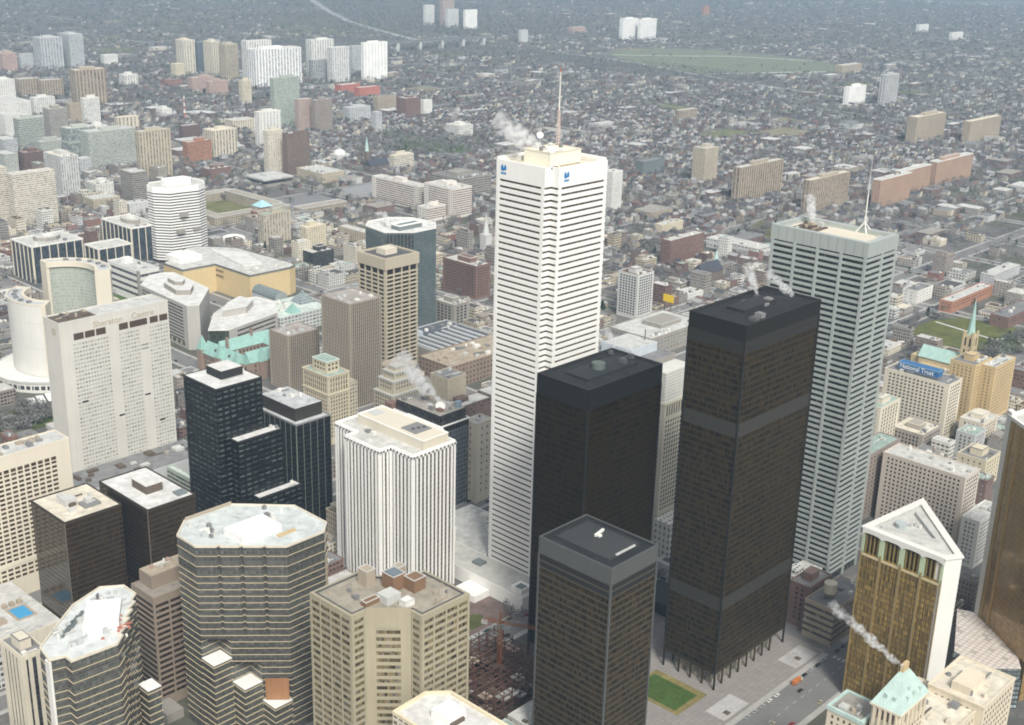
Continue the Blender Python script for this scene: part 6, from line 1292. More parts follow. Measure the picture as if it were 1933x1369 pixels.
# plaza of the black towers, lawn, planting beds
keep(rect(500, 300, 168, 190), 0); keep(rect(495, 509, 70, 50), 0)
sheet('plaza', [(500, 338), (668, 338), (668, 440), (625, 480), (500, 425)], .22, facade((.17, .16, .15), (.255, .235, .22), 3.2, 3.2, .93, .93, vary=.14, grough=.8, blind=0), 'grey granite plaza round the black towers')
sheet('plaza', [(662, 340), (636, 340), (636, 354), (662, 354)], .26, roofmat((.38, .37, .36), .12), 'lighter paved corner of the plaza by the street')
for q, lab in (([(556, 340), (582, 340), (582, 354), (556, 354)], 'pale paved square with brown beds on the plaza edge'),): sheet('paved_square', q, .27, facade((.30, .29, .28), (.43, .42, .41), 2.4, 2.4, .93, .93, vary=.1, grough=.8, blind=0), lab)
for x, y in ((562, 342), (645, 344)): sheet('flower_bed', rect(x, y, 4, 4), .32, plain('brown'), 'brown planting bed on the black towers plaza')
sheet('lawn_border', [(540, 363), (571, 363), (571, 402), (540, 402)], .28, grassm((.20, .17, .07)), 'yellow brown worn grass round the square lawn')
sheet('lawn', [(543, 367), (566, 367), (566, 400), (543, 400)], .34, grassm((.058, .10, .025)), 'square green lawn between the black towers')
# garden below the white skyscraper
sheet('garden', [(500, 512), (558, 512), (558, 556), (500, 540)], .22, roofmat((.17, .125, .115), .4), 'red brown terraced garden court under the white podium')
sheet('garden_lawn', [(517, 517), (533, 515), (538, 527), (526, 535), (516, 528)], .28, grassm((.10, .11, .045)), 'small round grass patch in the garden court')
for nm, pts, z, c, lab in (
 ('lawn', [(1359, 628), (1388, 634), (1418, 632), (1457, 610), (1470, 560), (1461, 528), (1420, 505), (1391, 500), (1358, 530), (1330, 585), (1335, 610)], .24, (.105, .115, .04), 'oval olive green park lawn beside the copper spire'),
 ('lawn', [(1620, 1048), (1727, 1075), (1706, 1030), (1614, 985)], .24, (.13, .13, .06), 'worn green playing field beside the flat hall'),
 ('lawn', [(478, 1092), (506, 1080), (498, 1030), (470, 1034)], .24, (.075, .10, .035), 'green garden patch left of the slab hotel'),
 ('lawn', [(720, 1365), (748, 1366), (748, 1318), (716, 1318)], .24, (.07, .12, .03), 'green strip between the courthouse and the curved tower'),
 ('lawn', [(1757, 2010), (1836, 1867), (1787, 1788), (1690, 1901)], .2, (.08, .11, .05), 'green park among bare trees, middle distance'),
 ('lawn', [(1062, 1612), (1156, 1612), (1156, 1738), (1062, 1738)], .2, (.15, .15, .07), 'oval sports lawn inside the college square'),
 ('field', [(3560, 2917), (3800, 3010), (4041, 2800), (4060, 2400), (4000, 2200), (3626, 2083), (3354, 2348), (3400, 2620)], .5, (.165, .18, .125), 'broad green valley park in the hazy distance'),
 ('field', [(2960, 3150), (3100, 3300), (3220, 3260), (3050, 3090)], .5, (.13, .14, .09), 'pale brown valley slope below the far viaduct'),
 ('field', [(2900, 4000), (3400, 4700), (3750, 4400), (3400, 3800)], .5, (.14, .15, .10), 'open brown green valley floor beside the far highway')):
    sheet(nm, pts, z, grassm(c), lab)
    if z < .4: keep(pts, 2)
sheet('park_path', [(1413, 627), (1417, 626), (1402, 545), (1398, 545)], .3, plain('pale'), 'pale straight path across the oval lawn')
for q in ([(1400, 545), (1403, 547), (1466, 520), (1464, 516)], [(1392, 505), (1395, 504), (1440, 540), (1437, 542)]): sheet('park_path', q, .3, plain('pale'), 'pale path through bare trees south of the oval lawn')
sheet('parking_lot', rect(1180, 1585, 120, 100), .22, roofmat('greyroof', .2), 'grey car park beside the college square'); sheet('parking_lot', rect(1330, 1600, 130, 90), .22, roofmat((.27, .27, .27), .2), 'wide pale car park left of the hospital slabs')
sheet('parking_lot', rect(960, 1480, 90, 70), .22, roofmat((.24, .23, .23), .2), 'grey car park behind the shopping centre'); keep(rect(1180, 1585, 120, 100), 0); keep(rect(1330, 1600, 130, 90), 0)
tn = thing('white_tent', 'white oval tent roof on the car park behind the shopping centre', 'tent', 1010, 1500); m = MB()
for k in range(4): m.cyl(1010, 1500, 17*math.cos(PI*k/8), max(.1, 17*math.cos(PI*(k+1)/8)), 4+5*math.sin(PI*k/8), 4+5*math.sin(PI*(k+1)/8), 18, top=False)
m.build('canopy', plain('brightwhite'), tn); MB().cyl(1010, 1500, 16.5, 16.5, 0, 4, 18, top=False).build('wall', plain('white'), tn); keep(rect(990, 1480, 40, 40))
def ribbon(name, pts, w, z, mat, label):
    mb = MB()
    for (a, b) in zip(pts, pts[1:]):
        a, b = Vector(a), Vector(b); e = (b-a).normalized(); n = Vector((e.y, -e.x))*w/2; mb.face([(*(a-n), z), (*(b-n), z), (*(b+n), z), (*(a+n), z)])
    return structure(name, mb, mat, label)
HWY = [(4900, 6400), (4405, 5693), (3948, 4974), (3638, 4437), (3509, 4142), (3368, 3787), (3300, 3560)]
ribbon('highway', HWY, 34, .9, plain((.27, .27, .27)), 'pale highway curving down the far valley')
HW2 = [(3300, 3440), (3421, 3321), (3454, 3038), (3425, 2698), (3330, 2400), (3260, 2100), (3200, 1700)]
ribbon('highway', HW2, 20, .9, plain((.32, .32, .31)), 'pale valley road running right from the far viaduct')
ribbon('valley_path', [(3560, 2890), (3700, 2760), (3900, 2620), (4030, 2350)], 14, .8, plain('pale'), 'pale path along the far green valley park'); ribbon('valley_path', [(3380, 2330), (3560, 2250), (3760, 2150)], 16, .8, plain('pale'), 'pale lane on the near side of the far valley park')
vd = thing('viaduct', 'long grey viaduct across the far wooded valley', 'bridge', 3170, 3366); vm = plain((.22, .22, .22))
MB().box(2900, 3356, 30, 3420, 3376, 36).build('deck', vm, vd); MB().box(2900, 3354.5, 36, 3420, 3356, 38).build('parapet', vm, vd)
for k in range(5): MB().box(2960+k*105, 3357, 0, 2972+k*105, 3375, 30).build('pier', plain('pale'), vd)
for k in range(4):
    m = MB()
    for s in range(8):
        a, b = PI*s/8, PI*(s+1)/8; xc = 3018.5+k*105; m.bar((xc+46*math.cos(a), 3358, 16+13*math.sin(a)), (xc+46*math.cos(b), 3358, 16+13*math.sin(b)), 1.6)
    m.build('arch', vm, vd)

# ================================================================== repeats: what the camera sees of them decides which are built one by one
from mathutils.bvhtree import BVHTree
EYE = Vector((0, 0, CAM_H))
def world_tree():
    vs, fs = [], []
    for o in bpy.data.objects:
        if o.type != 'MESH' or o.name.startswith('ground'): continue
        b = Vector(o.location)
        q = o.parent
        while q: b += q.location; q = q.parent
        if o.rotation_euler.z or o.matrix_local.to_3x3() != Matrix.Identity(3): continue
        k = len(vs); vs += [v.co+b for v in o.data.vertices]; fs += [[i+k for i in p.vertices] for p in o.data.polygons]
    return BVHTree.FromPolygons(vs, fs)
TREE = world_tree()
def seen(x, y, z, ignore=4.0):
    d = Vector((x, y, z))-EYE; L = d.length
    return TREE.ray_cast(EYE, d/L, L-ignore)[0] is None
def inframe(x, y, z, m=10): 
    u, v, d = project(x, y, z); return d > 0 and -m < u < 1933+m and -m < v < 1369+m
LAND = [(1042, 500, 'the white skyscraper'), (1420, 800, 'the tallest black tower'), (1570, 560, 'the steel skyscraper'), (210, 720, 'the slab hotel'), (745, 900, 'the white ribbed tower'), (1858, 620, 'the copper spire'),
 (730, 560, 'the blank top tower'), (660, 650, 'the ribbed brown towers'), (330, 410, 'the white striped tower'), (430, 520, 'the cream shopping centre'), (120, 600, 'the curved towers'), (90, 500, 'the dark glass blocks'), (795, 370, 'the hospital slabs'),
 (440, 390, 'the college square'), (590, 450, 'the yellowish stepped tower'), (1200, 560, 'the white gridded tower'), (1290, 475, 'the white-ended brown slab'), (1395, 465, 'the flat white hall'), (1320, 510, 'the dark slate church'), (1430, 345, 'the wide tan slab'),
 (1332, 310, 'the beige strip tower'), (1745, 350, 'the salmon brick trio'), (1752, 245, 'the stepped tan block'), (1855, 250, 'the long tan block'), (1680, 170, 'the far pale tower'), (1205, 55, 'the far white pair'), (1740, 760, 'the blue rooftop sign'), (1820, 575, 'the orange brick building'),
 (880, 530, 'the red brown office block'), (850, 590, 'the small grey tan block'), (540, 290, 'the cream and brown pair'), (415, 270, 'the cream ribbed tower'), (235, 285, 'the grey green slab'), (865, 245, 'the low banded office'), (60, 380, 'the wide cream slab'), (170, 165, 'the overhanging cap slab'),
 (700, 115, 'the blank white far slab'), (520, 130, 'the widest striped far slab'), (390, 110, 'the cream far towers'), (760, 200, 'the red brown far block'), (705, 290, 'the slender spire church'), (1300, 115, 'the green valley park'), (1830, 640, 'the oval lawn'), (1750, 940, 'the pinkish cream block'), (1700, 1150, 'the gold tower'), (1560, 1170, 'the banded brown block'),
 (960, 1160, 'the garden court'), (950, 1270, 'the red steel frame'), (1290, 1310, 'the square lawn'), (820, 770, 'the steam plume'), (1560, 380, 'the tan rear slab'), (1100, 230, 'the roof mast'), (820, 80, 'the viaduct'), (840, 30, 'the hazy top towers')]
ORD = ['first', 'second', 'third', 'fourth', 'fifth', 'sixth', 'seventh', 'eighth', 'ninth', 'tenth', 'eleventh', 'twelfth', 'thirteenth', 'fourteenth', 'fifteenth', 'sixteenth', 'seventeenth', 'eighteenth', 'nineteenth', 'twentieth']
def near_landmark(x, y, z=3):
    u, v, _ = project(x, y, z); best = min(LAND, key=lambda l: abs(l[0]-u)+1.6*abs(l[1]-v)); du, dv = u-best[0], v-best[1]
    rel = ('right of' if du > 0 else 'left of') if abs(du) > abs(dv)*1.2 else ('below' if dv > 0 else 'above'); return u, rel+' '+best[2]
def name_all(items, what):
    """items: (object, description, x, y); description + place + order from the left make each label point at one"""
    groups = {}
    for o, desc, x, y in items:
        u, pl = near_landmark(x, y); groups.setdefault((desc, pl), []).append((u, o))
    for (desc, pl), l in groups.items():
        l.sort(key=lambda t: t[0])
        for k, (u, o) in enumerate(l):
            if len(l) == 1: o['label'] = '%s %s %s' % (desc, what, pl)
            else: o['label'] = '%s %s %s, %s from left' % (desc, what, pl, ORD[k] if k < 20 else '%dth' % (k+1))
KIDS = {}
def dup(root, x, y, rz=None, s=None):
    if root.name not in KIDS: KIDS[root.name] = list(root.children)
    r = root.copy(); COL.objects.link(r); r.location = (x, y, root.location.z)
    if rz is not None: r.rotation_euler = (0, 0, rz)
    if s: r.scale = s
    for ch in KIDS[root.name]:
        c = ch.copy(); COL.objects.link(c); c.parent = r
        if ch.name not in KIDS: KIDS[ch.name] = list(ch.children)
        for gc in KIDS[ch.name]: d = gc.copy(); COL.objects.link(d); d.parent = c
    return r

regroup()
# ---- low commercial buildings filling the blocks
LOWC = [('brown brick', 'redbrown', 1.6), ('dark brick', 'darkbrick', 1.2), ('grey', 'tangrey', 5), ('tan', 'beige', 3), ('pale', 'whitegrey', 3), ('cream', 'cream', 2.4), ('red brick', 'redbrick', .9), ('grey brown', 'browngrey', 4), ('stone grey', 'stone', 3), ('white', 'white', 1.6)]
ROOFC = [('grey', 'greyroof', 6), ('white', 'white', 1), ('pale', 'pale', 4), ('tan', 'tan', 2), ('dark', 'darkgrey', 3), ('brown', 'brown', 2), ('greenish', 'greenroof', 1), ('cream', 'cream', 1)]
def pick(t): return RNG.choices(t, [q[2] for q in t])[0]
lots = []
xl = [190]+[x for x, w in XS]+[2180, 2330]; yl = [250]+[y for y, w in YS]+[2150, 2300]
for i in range(len(xl)-1):
    for j in range(len(yl)-1):
        bx0, bx1, by0, by1 = xl[i]+13, xl[i+1]-13, yl[j]+14, yl[j+1]-14
        if bx1-bx0 < 25 or by1-by0 < 25: continue
        y = by0
        while y < by1-12:
            dd = min(RNG.uniform(14, 28), by1-y); x = bx0
            while x < bx1-10:
                ww = min(RNG.choice((RNG.uniform(9, 18), RNG.uniform(9, 18), RNG.uniform(16, 40))), bx1-x)
                if ww > 9 and dd > 10: lots.append((x, y, ww, dd))
                x += ww+RNG.choice((0, 0, .6, 3))
            y += dd+RNG.choice((1, 3, 7))
low = []
for x, y, w, d in lots:
    if RNG.random() < .15 + max(0, (math.hypot(x, y)-(1500 if x > 1150 else 2050))/620) or not free(x, y, x+w, y+d): continue
    w -= RNG.uniform(.3, 2); d -= RNG.uniform(.3, 2); r = math.hypot(x, y)
    if x < 1150 and y > 1500 and RNG.random() < .3: r = 1000
    h = RNG.choice((6, 8, 9, 11, 12, 14, 18)) * (1.25 if r < 1200 else .9) if RNG.random() < .93 else RNG.uniform(20, 30)
    if not inframe(x+w/2, y+d/2, h, 25):
        if inframe(x+w/2, y+d/2, h, 170): low.append((0, x, y, w, d, h))
        continue
    v = sum(seen(x+w*a, y+d*b, h+.5, 2) for a, b in ((.1, .1), (.9, .1), (.1, .9), (.9, .9), (.5, .5)))
    if v: low.append((w*d*(h/10)**.5*v/5/(r*r), x, y, w, d, h))
low.sort(reverse=True)
items = []; rest = MB(); rest_m = []
def pal(key, m):
    if key not in rest_m: rest_m.append(key); rest_mats.append(m)
    return rest_m.index(key)
rest_mats = []
for n, (_, x, y, w, d, h) in enumerate(low):
    wc, rc = pick(LOWC), pick(ROOFC)
    fm = facade(wc[1], RNG.choice(('dark', 'brown', 'dim')), RNG.choice((3.2, 4.2, 2.6)), RNG.choice((3.4, 3.8)), RNG.choice((.45, .55, .7)), RNG.choice((.45, .55)))
    if n < 290 and _ > 0:
        t = thing('lowrise_building', '', 'low building', x+w/2, y+d/2, 0, 'low city buildings'); p = rect(x, y, w, d)
        shell(t, p, 0, h, fm, rc[1], plain(wc[1]), par=.6, rim=.4)
        if w > 20 and RNG.random() < .4:
            MB().box(x+w*.1, y+d*.45, h-.7, x+w*RNG.uniform(.4, .6), y+d*.92, h+3.4).build('upper_storey', fm, t)
        units(t, x+1, y+1, x+w-1, y+d*.42, h-.6, RNG.randint(3, 7), ('pale', 'greyroof', 'white', 'tan', 'brown'), (1.2, min(4.5, w/3)), (.8, 2.6))
        lb = '%s %s with %s roof' % ('taller' if h > 19 else 'low', wc[0], rc[0]); items.append((t, lb, x, y))
    else:
        a = pal(('w', wc[1]), facade(wc[1], 'dim', 3.2, 3.6, .5, .5)); b = pal(('r', rc[1]), roofmat(rc[1])); rest.prism(rect(x, y, w, d), 0, h, True, False, a, b)
        if RNG.random() < .8: rest.box(x+w*.55, y+d*.55, h, x+w*.55+RNG.uniform(1.5, 4), y+d*.55+RNG.uniform(1.5, 4), h+RNG.uniform(1, 2.5), pal(('w', 'greyroof'), plain('greyroof')))
        if RNG.random() < .7: rest.box(x+w*.2, y+d*.2, h, x+w*.2+RNG.uniform(2, 6), y+d*.2+RNG.uniform(2, 6), h+RNG.uniform(1, 3), pal(('w', 'pale'), plain('pale')))
    FOOT.append((x, y, x+w, y+d))
name_all(items, 'block')
if rest.f:
    o = rest.build('distant_low_buildings', rest_mats); tag(o, 'mass of further low city buildings between the named ones', 'low buildings', None, 'stuff')

# ---- houses with pitched roofs, and trees
HW = [('red-brick', 'redbrown', 2), ('brown-brick', 'darkbrick', 3), ('white', 'whitegrey', 1.5), ('grey', 'tangrey', 4), ('cream', 'cream', 1), ('tan', 'tan', 1)]
HR = [('dark-grey', (.075, .078, .085), 5), ('brown', (.11, .095, .085), 2), ('grey', (.17, .175, .18), 5), ('reddish', (.16, .11, .095), 1), ('pale', (.30, .30, .30), 3), ('black', (.055, .055, .06), 2)]
def gable(mb_w, mb_r, x, y, w, d, h, r, mw=0, mr=0):
    mb_w.prism(rect(x, y, w, d), 0, h, False, False, mw); A, B_ = (x+w/2, y-.3, h+r), (x+w/2, y+d+.3, h+r)
    mb_r.face([(x-.4, y+d+.3, h-.2), (x-.4, y-.3, h-.2), A, B_], None, mr); mb_r.face([(x+w+.4, y-.3, h-.2), (x+w+.4, y+d+.3, h-.2), B_, A], None, mr)
    mb_w.face([(x, y, h), (x+w, y, h), (x+w/2, y, h+r)], None, mw); mb_w.face([(x+w, y+d, h), (x, y+d, h), (x+w/2, y+d, h+r)], None, mw)
cand = []
def wooded(x, y):
    return math.sin(x*.0043+1.3)*math.sin(y*.0051+.4)+.6*math.sin(x*.011+y*.009) 
WOODS = [((2500, 3360), 520, 130), ((3250, 3250), 230, 260), ((3900, 4300), 600, 700), ((3300, 2500), 160, 500), ((2850, 3700), 420, 220), ((1800, 1950), 170, 150), ((4500, 5200), 500, 500)]
def inwood(x, y): return any(((x-c[0])/a)**2+((y-c[1])/b)**2 < 1 for c, a, b in WOODS)
OPEN = [((3720, 2560), 380, 420), ((3150, 3200), 110, 90)]
def isopen(x, y): return any(((x-c[0])/a)**2+((y-c[1])/b)**2 < 1 for c, a, b in OPEN)
AVX = [2180, 2420, 2680, 2960, 3230, 3560, 3900, 4300, 4800, 5400, 6100]; AVY = [2130, 2330, 2560, 2800, 3060, 3360, 3700, 4100, 4600, 5200, 5900]
def near_hwy(x, y, m):
    if not inwood(x, y) and not isopen(x, y) and (any(abs(x-a) < 9+m*.35 for a in AVX) or any(abs(y-a) < 9+m*.35 for a in AVY)): return True
    for L, w in ((HWY, 24), (HW2, 20)):
        for a, b in zip(L, L[1:]):
            a, b = Vector(a), Vector(b); e = b-a; t = max(0, min(1, (Vector((x, y))-a).dot(e)/e.length_squared))
            if (a+e*t-Vector((x, y))).length < w+m: return True
    return False
yy = 820
row = 0
far_h = []
while yy < 7600:
    step = 34 if yy < 2600 else (46 if yy < 4200 else 75); xx = 300 + RNG.uniform(0, 20)
    while xx < 9500:
        r = math.hypot(xx, yy); sx = 13 if r < 3200 else (19 if r < 5200 else 40)
        xx += sx*RNG.uniform(.85, 1.5)
        if r < (1480 if xx > 1150 else 2000) or r > 9000: continue
        if not inframe(xx, yy, 0, 150): continue
        if inwood(xx, yy) or isopen(xx, yy) or RNG.random() < (.38 if r < 4200 else .55) or near_hwy(xx, yy, 12): continue
        if RNG.random() < .05:
            w, d, h, kind = RNG.uniform(20, 60), RNG.uniform(15, 40), RNG.uniform(5, 12), 1
        else:
            w, d, h, kind = RNG.uniform(7, 11), RNG.uniform(9, 15), RNG.uniform(5.5, 8), 0
        if not free(xx, yy, xx+w, yy+d): continue
        far_h.append((r, xx, yy+RNG.uniform(-4, 4), w, d, h, kind))
    yy += step; row += 1
# parts of the eastern low-rise quarter are houses too
yy = 1080
while yy < 2250:
    xx = 1500
    while xx < 2600:
        xx += 13*RNG.uniform(.9, 1.5)
        if free(xx, yy, xx+9, yy+12) and inframe(xx, yy, 0, 15) and RNG.random() < .6:
            far_h.append((math.hypot(xx, yy), xx, yy, RNG.uniform(7, 10), RNG.uniform(9, 13), RNG.uniform(5.5, 8), 0))
    yy += 30
m = MB()
for a in AVX: m.face([(a-7, 1100, .3), (a+7, 1100, .3), (a+7, 7000, .3), (a-7, 7000, .3)])
for a in AVY: m.face([(700, a-7, .36), (8200, a-7, .36), (8200, a+7, .36), (700, a+7, .36)])
structure('avenue', m, plain((.24, .24, .235)), 'straight pale avenues through the distant house districts')
PATCH = [(RNG.uniform(1500, 5200), RNG.uniform(1500, 5000), RNG.uniform(30, 75), RNG.uniform(25, 60)) for k in range(46)]
PATCH = [q for q in PATCH if inframe(q[0], q[1], 0) and math.hypot(q[0], q[1]) > 2000 and not inwood(q[0], q[1]) and not isopen(q[0], q[1]) and free(q[0]-q[2], q[1]-q[3], q[0]+q[2], q[1]+q[3])]
pm = [MB(), MB(), MB()]
for k, (x, y, a, b) in enumerate(PATCH): z = .45+k*.012; pm[k % 3].face([(x-a, y-b, z), (x+a, y-b, z), (x+a, y+b, z), (x-a, y+b, z)]); FOOT.append((x-a, y-b, x+a, y+b))
for k, (c, lab) in enumerate((((.16, .17, .09), 'olive school fields scattered through the distant districts'), ((.34, .33, .30), 'pale yards and car parks scattered through the distant districts'), ((.22, .20, .14), 'tan worn fields scattered through the distant districts'))): structure('open_ground', pm[k], grassm(c), lab)
far_h = [q for q in far_h if free(q[1], q[2], q[1]+q[3], q[2]+q[4])]
far_h.sort(key=lambda t: t[0])
items = []; hw, hr = MB(), MB(); cnt = 0
hm_w = [facade(c[1], 'dim', 2.6, 3, .4, .45) for c in HW]; hm_r = [plain(c[1], .85, .2) for c in HR]; flat_r = [roofmat(c) for c in ('pale', 'greyroof', 'whitegrey', 'tangrey')]
protos = {}
for (r, x, y, w, d, h, kind) in far_h:
    a, b = RNG.randrange(len(HW)), RNG.randrange(len(HR)); a = HW.index(pick(HW)); b = HR.index(pick(HR))
    if kind == 0 and cnt < 290 and inframe(x, y, 3, -4) and seen(x+w/2, y+d/2, h+4, 3):
        if (a, b) not in protos:
            t = thing('house', '', 'house', x+w/2, y+d/2, 0, 'pitched roof houses'); m1, m2 = MB(), MB(); gable(m1, m2, x, y, w, d, h, 3.2); m1.build('wall', hm_w[a], t); m2.build('roof', hm_r[b], t)
            MB().box(x+w*.7, y+d*.4, h, x+w*.7+.9, y+d*.4+.9, h+4).build('chimney', plain('redbrown'), [q for q in t.children if q.name.startswith('roof')][0]); protos[(a, b)] = t
        else: t = dup(protos[(a, b)], x+w/2, y+d/2, RNG.choice((0, PI/2)), (RNG.uniform(.85, 1.15), RNG.uniform(.85, 1.15), RNG.uniform(.9, 1.15)))
        items.append((t, 'small %s house with %s roof' % (HW[a][0], HR[b][0]), x, y)); cnt += 1
    elif kind == 0:
        if RNG.random() < .5: x, y, w, d = x, y, d, w
        gable(hw, hw, x, y, w, d, h, 3.2, a, len(HW)+b)
    else: hw.prism(rect(x, y, w, d), 0, h, True, False, a, len(HW)+len(HR)+RNG.randrange(4))
name_all(items, '')
for o, *_ in items: o['label'] = ' '.join(o['label'].split())
o = hw.build('distant_houses', hm_w+hm_r+flat_r); tag(o, 'countless small house roofs spreading to the hazy top of the photo', 'houses', None, 'stuff')

# ---- trees: bare winter crowns (twig clusters on limbs) and a few evergreens
def bark_mat(c, name):
    m, nt, b = base(name); ge = N(nt, 'ShaderNodeNewGeometry'); vm = N(nt, 'ShaderNodeVectorMath', operation='SNAP'); vm.inputs[1].default_value = (2.2, 2.2, 2.2); nt.links.new(ge.outputs['Position'], vm.inputs[0])
    wn = N(nt, 'ShaderNodeTexWhiteNoise', noise_dimensions='3D'); nt.links.new(vm.outputs[0], wn.inputs['Vector'])
    n1 = N(nt, 'ShaderNodeTexNoise'); n1.inputs['Scale'].default_value = .012; n1.inputs['Detail'].default_value = 4; nt.links.new(ge.outputs['Position'], n1.inputs['Vector'])
    k = mix(nt, wn.outputs['Value'], tuple(v*.72 for v in c), tuple(v*1.3 for v in c))
    k = mix(nt, mth(nt, 'MULTIPLY', mth(nt, 'SUBTRACT', n1.outputs['Fac'], .45), 3, True), k, (c[0]*.8, c[1]*.95, c[2]*.7), 'MIX')
    nt.links.new(k, b.inputs['Base Color']); b.inputs['Roughness'].default_value = .95; b.inputs['Specular IOR Level'].default_value = .1; return m
TW = bark_mat((.185, .178, .176), 'twigs'); TE = bark_mat((.035, .055, .03), 'needles'); TK = plain((.07, .055, .045), .95)
def twig_crown(mb, x, y, s, hh, n, rng, m=0, cone=False):
    blobs = [(rng.gauss(0, .26), rng.gauss(0, .26), rng.uniform(.42, .9)) for _ in range(5)]
    for k in range(n):
        if cone:
            t = rng.random()**.8; a = rng.uniform(0, 2*PI); rr = s*.42*(1-t)*rng.uniform(.4, 1.05); px, py, pz = rr*math.cos(a), rr*math.sin(a), hh*(.08+.92*t)
        else:
            b = rng.choice(blobs); px, py, pz = (b[0]+rng.gauss(0, .17))*s, (b[1]+rng.gauss(0, .17))*s, hh*min(1.05, max(.25, b[2]+rng.gauss(0, .13)))
        q = s*rng.uniform(.07, .15) * (1.5 if n < 30 else 1)
        d1 = Vector((rng.gauss(0, 1), rng.gauss(0, 1), rng.gauss(0, .8))).normalized()*q; d2 = Vector((rng.gauss(0, 1), rng.gauss(0, 1), rng.gauss(0, .8))).normalized()*q*.7
        c = Vector((x+px, y+py, pz)); mb.v += [tuple(c-d1), tuple(c+d2), tuple(c+d1)]; i = len(mb.v); mb.f.append((i-3, i-2, i-1)); mb.uv += [(0, 0)]*3; mb.mi.append(m)
def limbs(mb, x, y, s, hh, rng):
    mb.cyl(x, y, s*.035, s*.02, 0, hh*.45, 6, top=False)
    for k in range(6):
        a = rng.uniform(0, 2*PI); mb.bar((x, y, hh*rng.uniform(.22, .42)), (x+s*.3*math.cos(a), y+s*.3*math.sin(a), hh*rng.uniform(.6, .92)), s*.014)
tprot = []
for k in range(7):
    rg = random.Random(50+k); s, hh = rg.uniform(9, 13), rg.uniform(9, 13); ev = k >= 5
    t = thing('evergreen_tree' if ev else 'bare_tree', '', 'tree', 0, 0, 0, 'city trees'); m1, m2 = MB(), MB(); twig_crown(m1, 0, 0, s, hh, 330 if ev else 240, rg, 0, ev); limbs(m2, 0, 0, s, hh, rg)
    m2.build('trunk', TK, t); m1.build('crown', TE if ev else TW, t); tprot.append([t, False])
tspots = []
for (x0, y0, x1, y1, n) in ((1335, 500, 1385, 545, 26), (1395, 500, 1470, 535, 22), (1225, 540, 1300, 600, 16), (1345, 630, 1465, 645, 12), (478, 1025, 512, 1095, 20), (440, 1040, 476, 1085, 14), (515, 510, 556, 545, 12), (1690, 1790, 1830, 2010, 70), (1600, 980, 1730, 1080, 22), (1395, 1010, 1480, 1090, 24), (1290, 930, 1340, 990, 14), (1060, 1612, 1156, 1738, 8), (700, 1366, 745, 1380, 6), (660, 420, 668, 480, 5), (1500, 1120, 1800, 1400, 60), (1900, 1300, 2300, 1500, 60), (2250, 1020, 2420, 1120, 30), (1250, 1700, 1700, 2200, 70)):
    for k in range(n): tspots.append((RNG.uniform(x0, x1), RNG.uniform(y0, y1)))
for k in range(900):
    y = RNG.uniform(900, 2300); x = RNG.uniform(700, 2500); tspots.append((x, y))
tspots = [(x, y) for x, y in tspots if not any(f[0]+3 < x < f[2]-3 and f[1]+3 < y < f[3]-3 and (f[2]-f[0] < 100) and not (1325 < x < 1475 and 495 < y < 650) and not (465 < x < 515 and 1020 < y < 1100) and not (1600 < x < 1730 and 980 < y < 1080) and not (1690 < x < 1840 and 1780 < y < 2015) for f in FOOT)]
tspots.sort(key=lambda t: math.hypot(*t)); items = []; over = []
for x, y in tspots:
    if not inframe(x, y, 6): continue
    if len(items) < 290 and seen(x, y, 9, 3):
        k = RNG.choices(range(7), [4, 4, 4, 4, 4, 1, 1])[0]; t, used = tprot[k]
        if not used: t.location = (x, y, 0); tprot[k][1] = True; o = t
        else: o = dup(t, x, y, RNG.uniform(0, 6.28), (RNG.uniform(.7, 1.15),)*2+(RNG.uniform(.7, 1.1),))
        sz = o.scale[2]; items.append((o, '%s %s' % ('small' if sz < .82 else ('tall' if sz > 1 else 'middling'), 'dark evergreen tree' if k >= 5 else 'bare grey tree'), x, y))
    else: over.append((x, y))
name_all(items, '')
for o, *_ in items: o['label'] = ' '.join(o['label'].split())
wd = MB()
n_t = 0
def addtree(x, y, r, big=1.0):
    s = RNG.uniform(8, 14)*big; hh = RNG.uniform(8, 13)*(1 if big < 1.5 else 1.2)
    ev = RNG.random() < .10; twig_crown(wd, x, y, s, hh, 60 if r < 2300 else (26 if r < 3600 else (15 if r < 5200 else 10)), RNG, 1 if ev else 0, ev)
for x, y in over: addtree(x, y, math.hypot(x, y))
tries = 0
for k in range(96000):
    rr = 1450+7350*RNG.random()**.62; a = CAM_YAW+RNG.uniform(-.5, .5); x, y = rr*math.sin(a), rr*math.cos(a)
    if not inframe(x, y, 0, 150) or (isopen(x, y) and (RNG.random() > .16 or math.sin(x*.021)+math.sin(y*.017) < .2)) or near_hwy(x, y, 4): continue
    wdd = inwood(x, y)
    if not wdd and rr < 1900 and RNG.random() < .55: continue
    if not wdd and RNG.random() < .10-.3*wooded(x, y)*.5: continue
    if any(f[0] < x < f[2] and f[1] < y < f[3] for f in FOOT if rr < 3800): continue
    addtree(x, y, rr, 1.0 if rr < 3200 else (1.4 if rr < 5200 else 2.0))
for c, a, b in WOODS:
    for k in range(int(a*b/90)):
        t_, q = RNG.uniform(0, 2*PI), RNG.random()**.5; x, y = c[0]+a*q*math.cos(t_), c[1]+b*q*math.sin(t_)
        if inframe(x, y, 0, 20) and not near_hwy(x, y, 2): addtree(x, y, math.hypot(x, y), 1.3)
o = wd.build('woodland', [TW, TE]); tag(o, 'grey brown mass of bare trees covering the far residential districts and valley', 'trees', None, 'stuff')

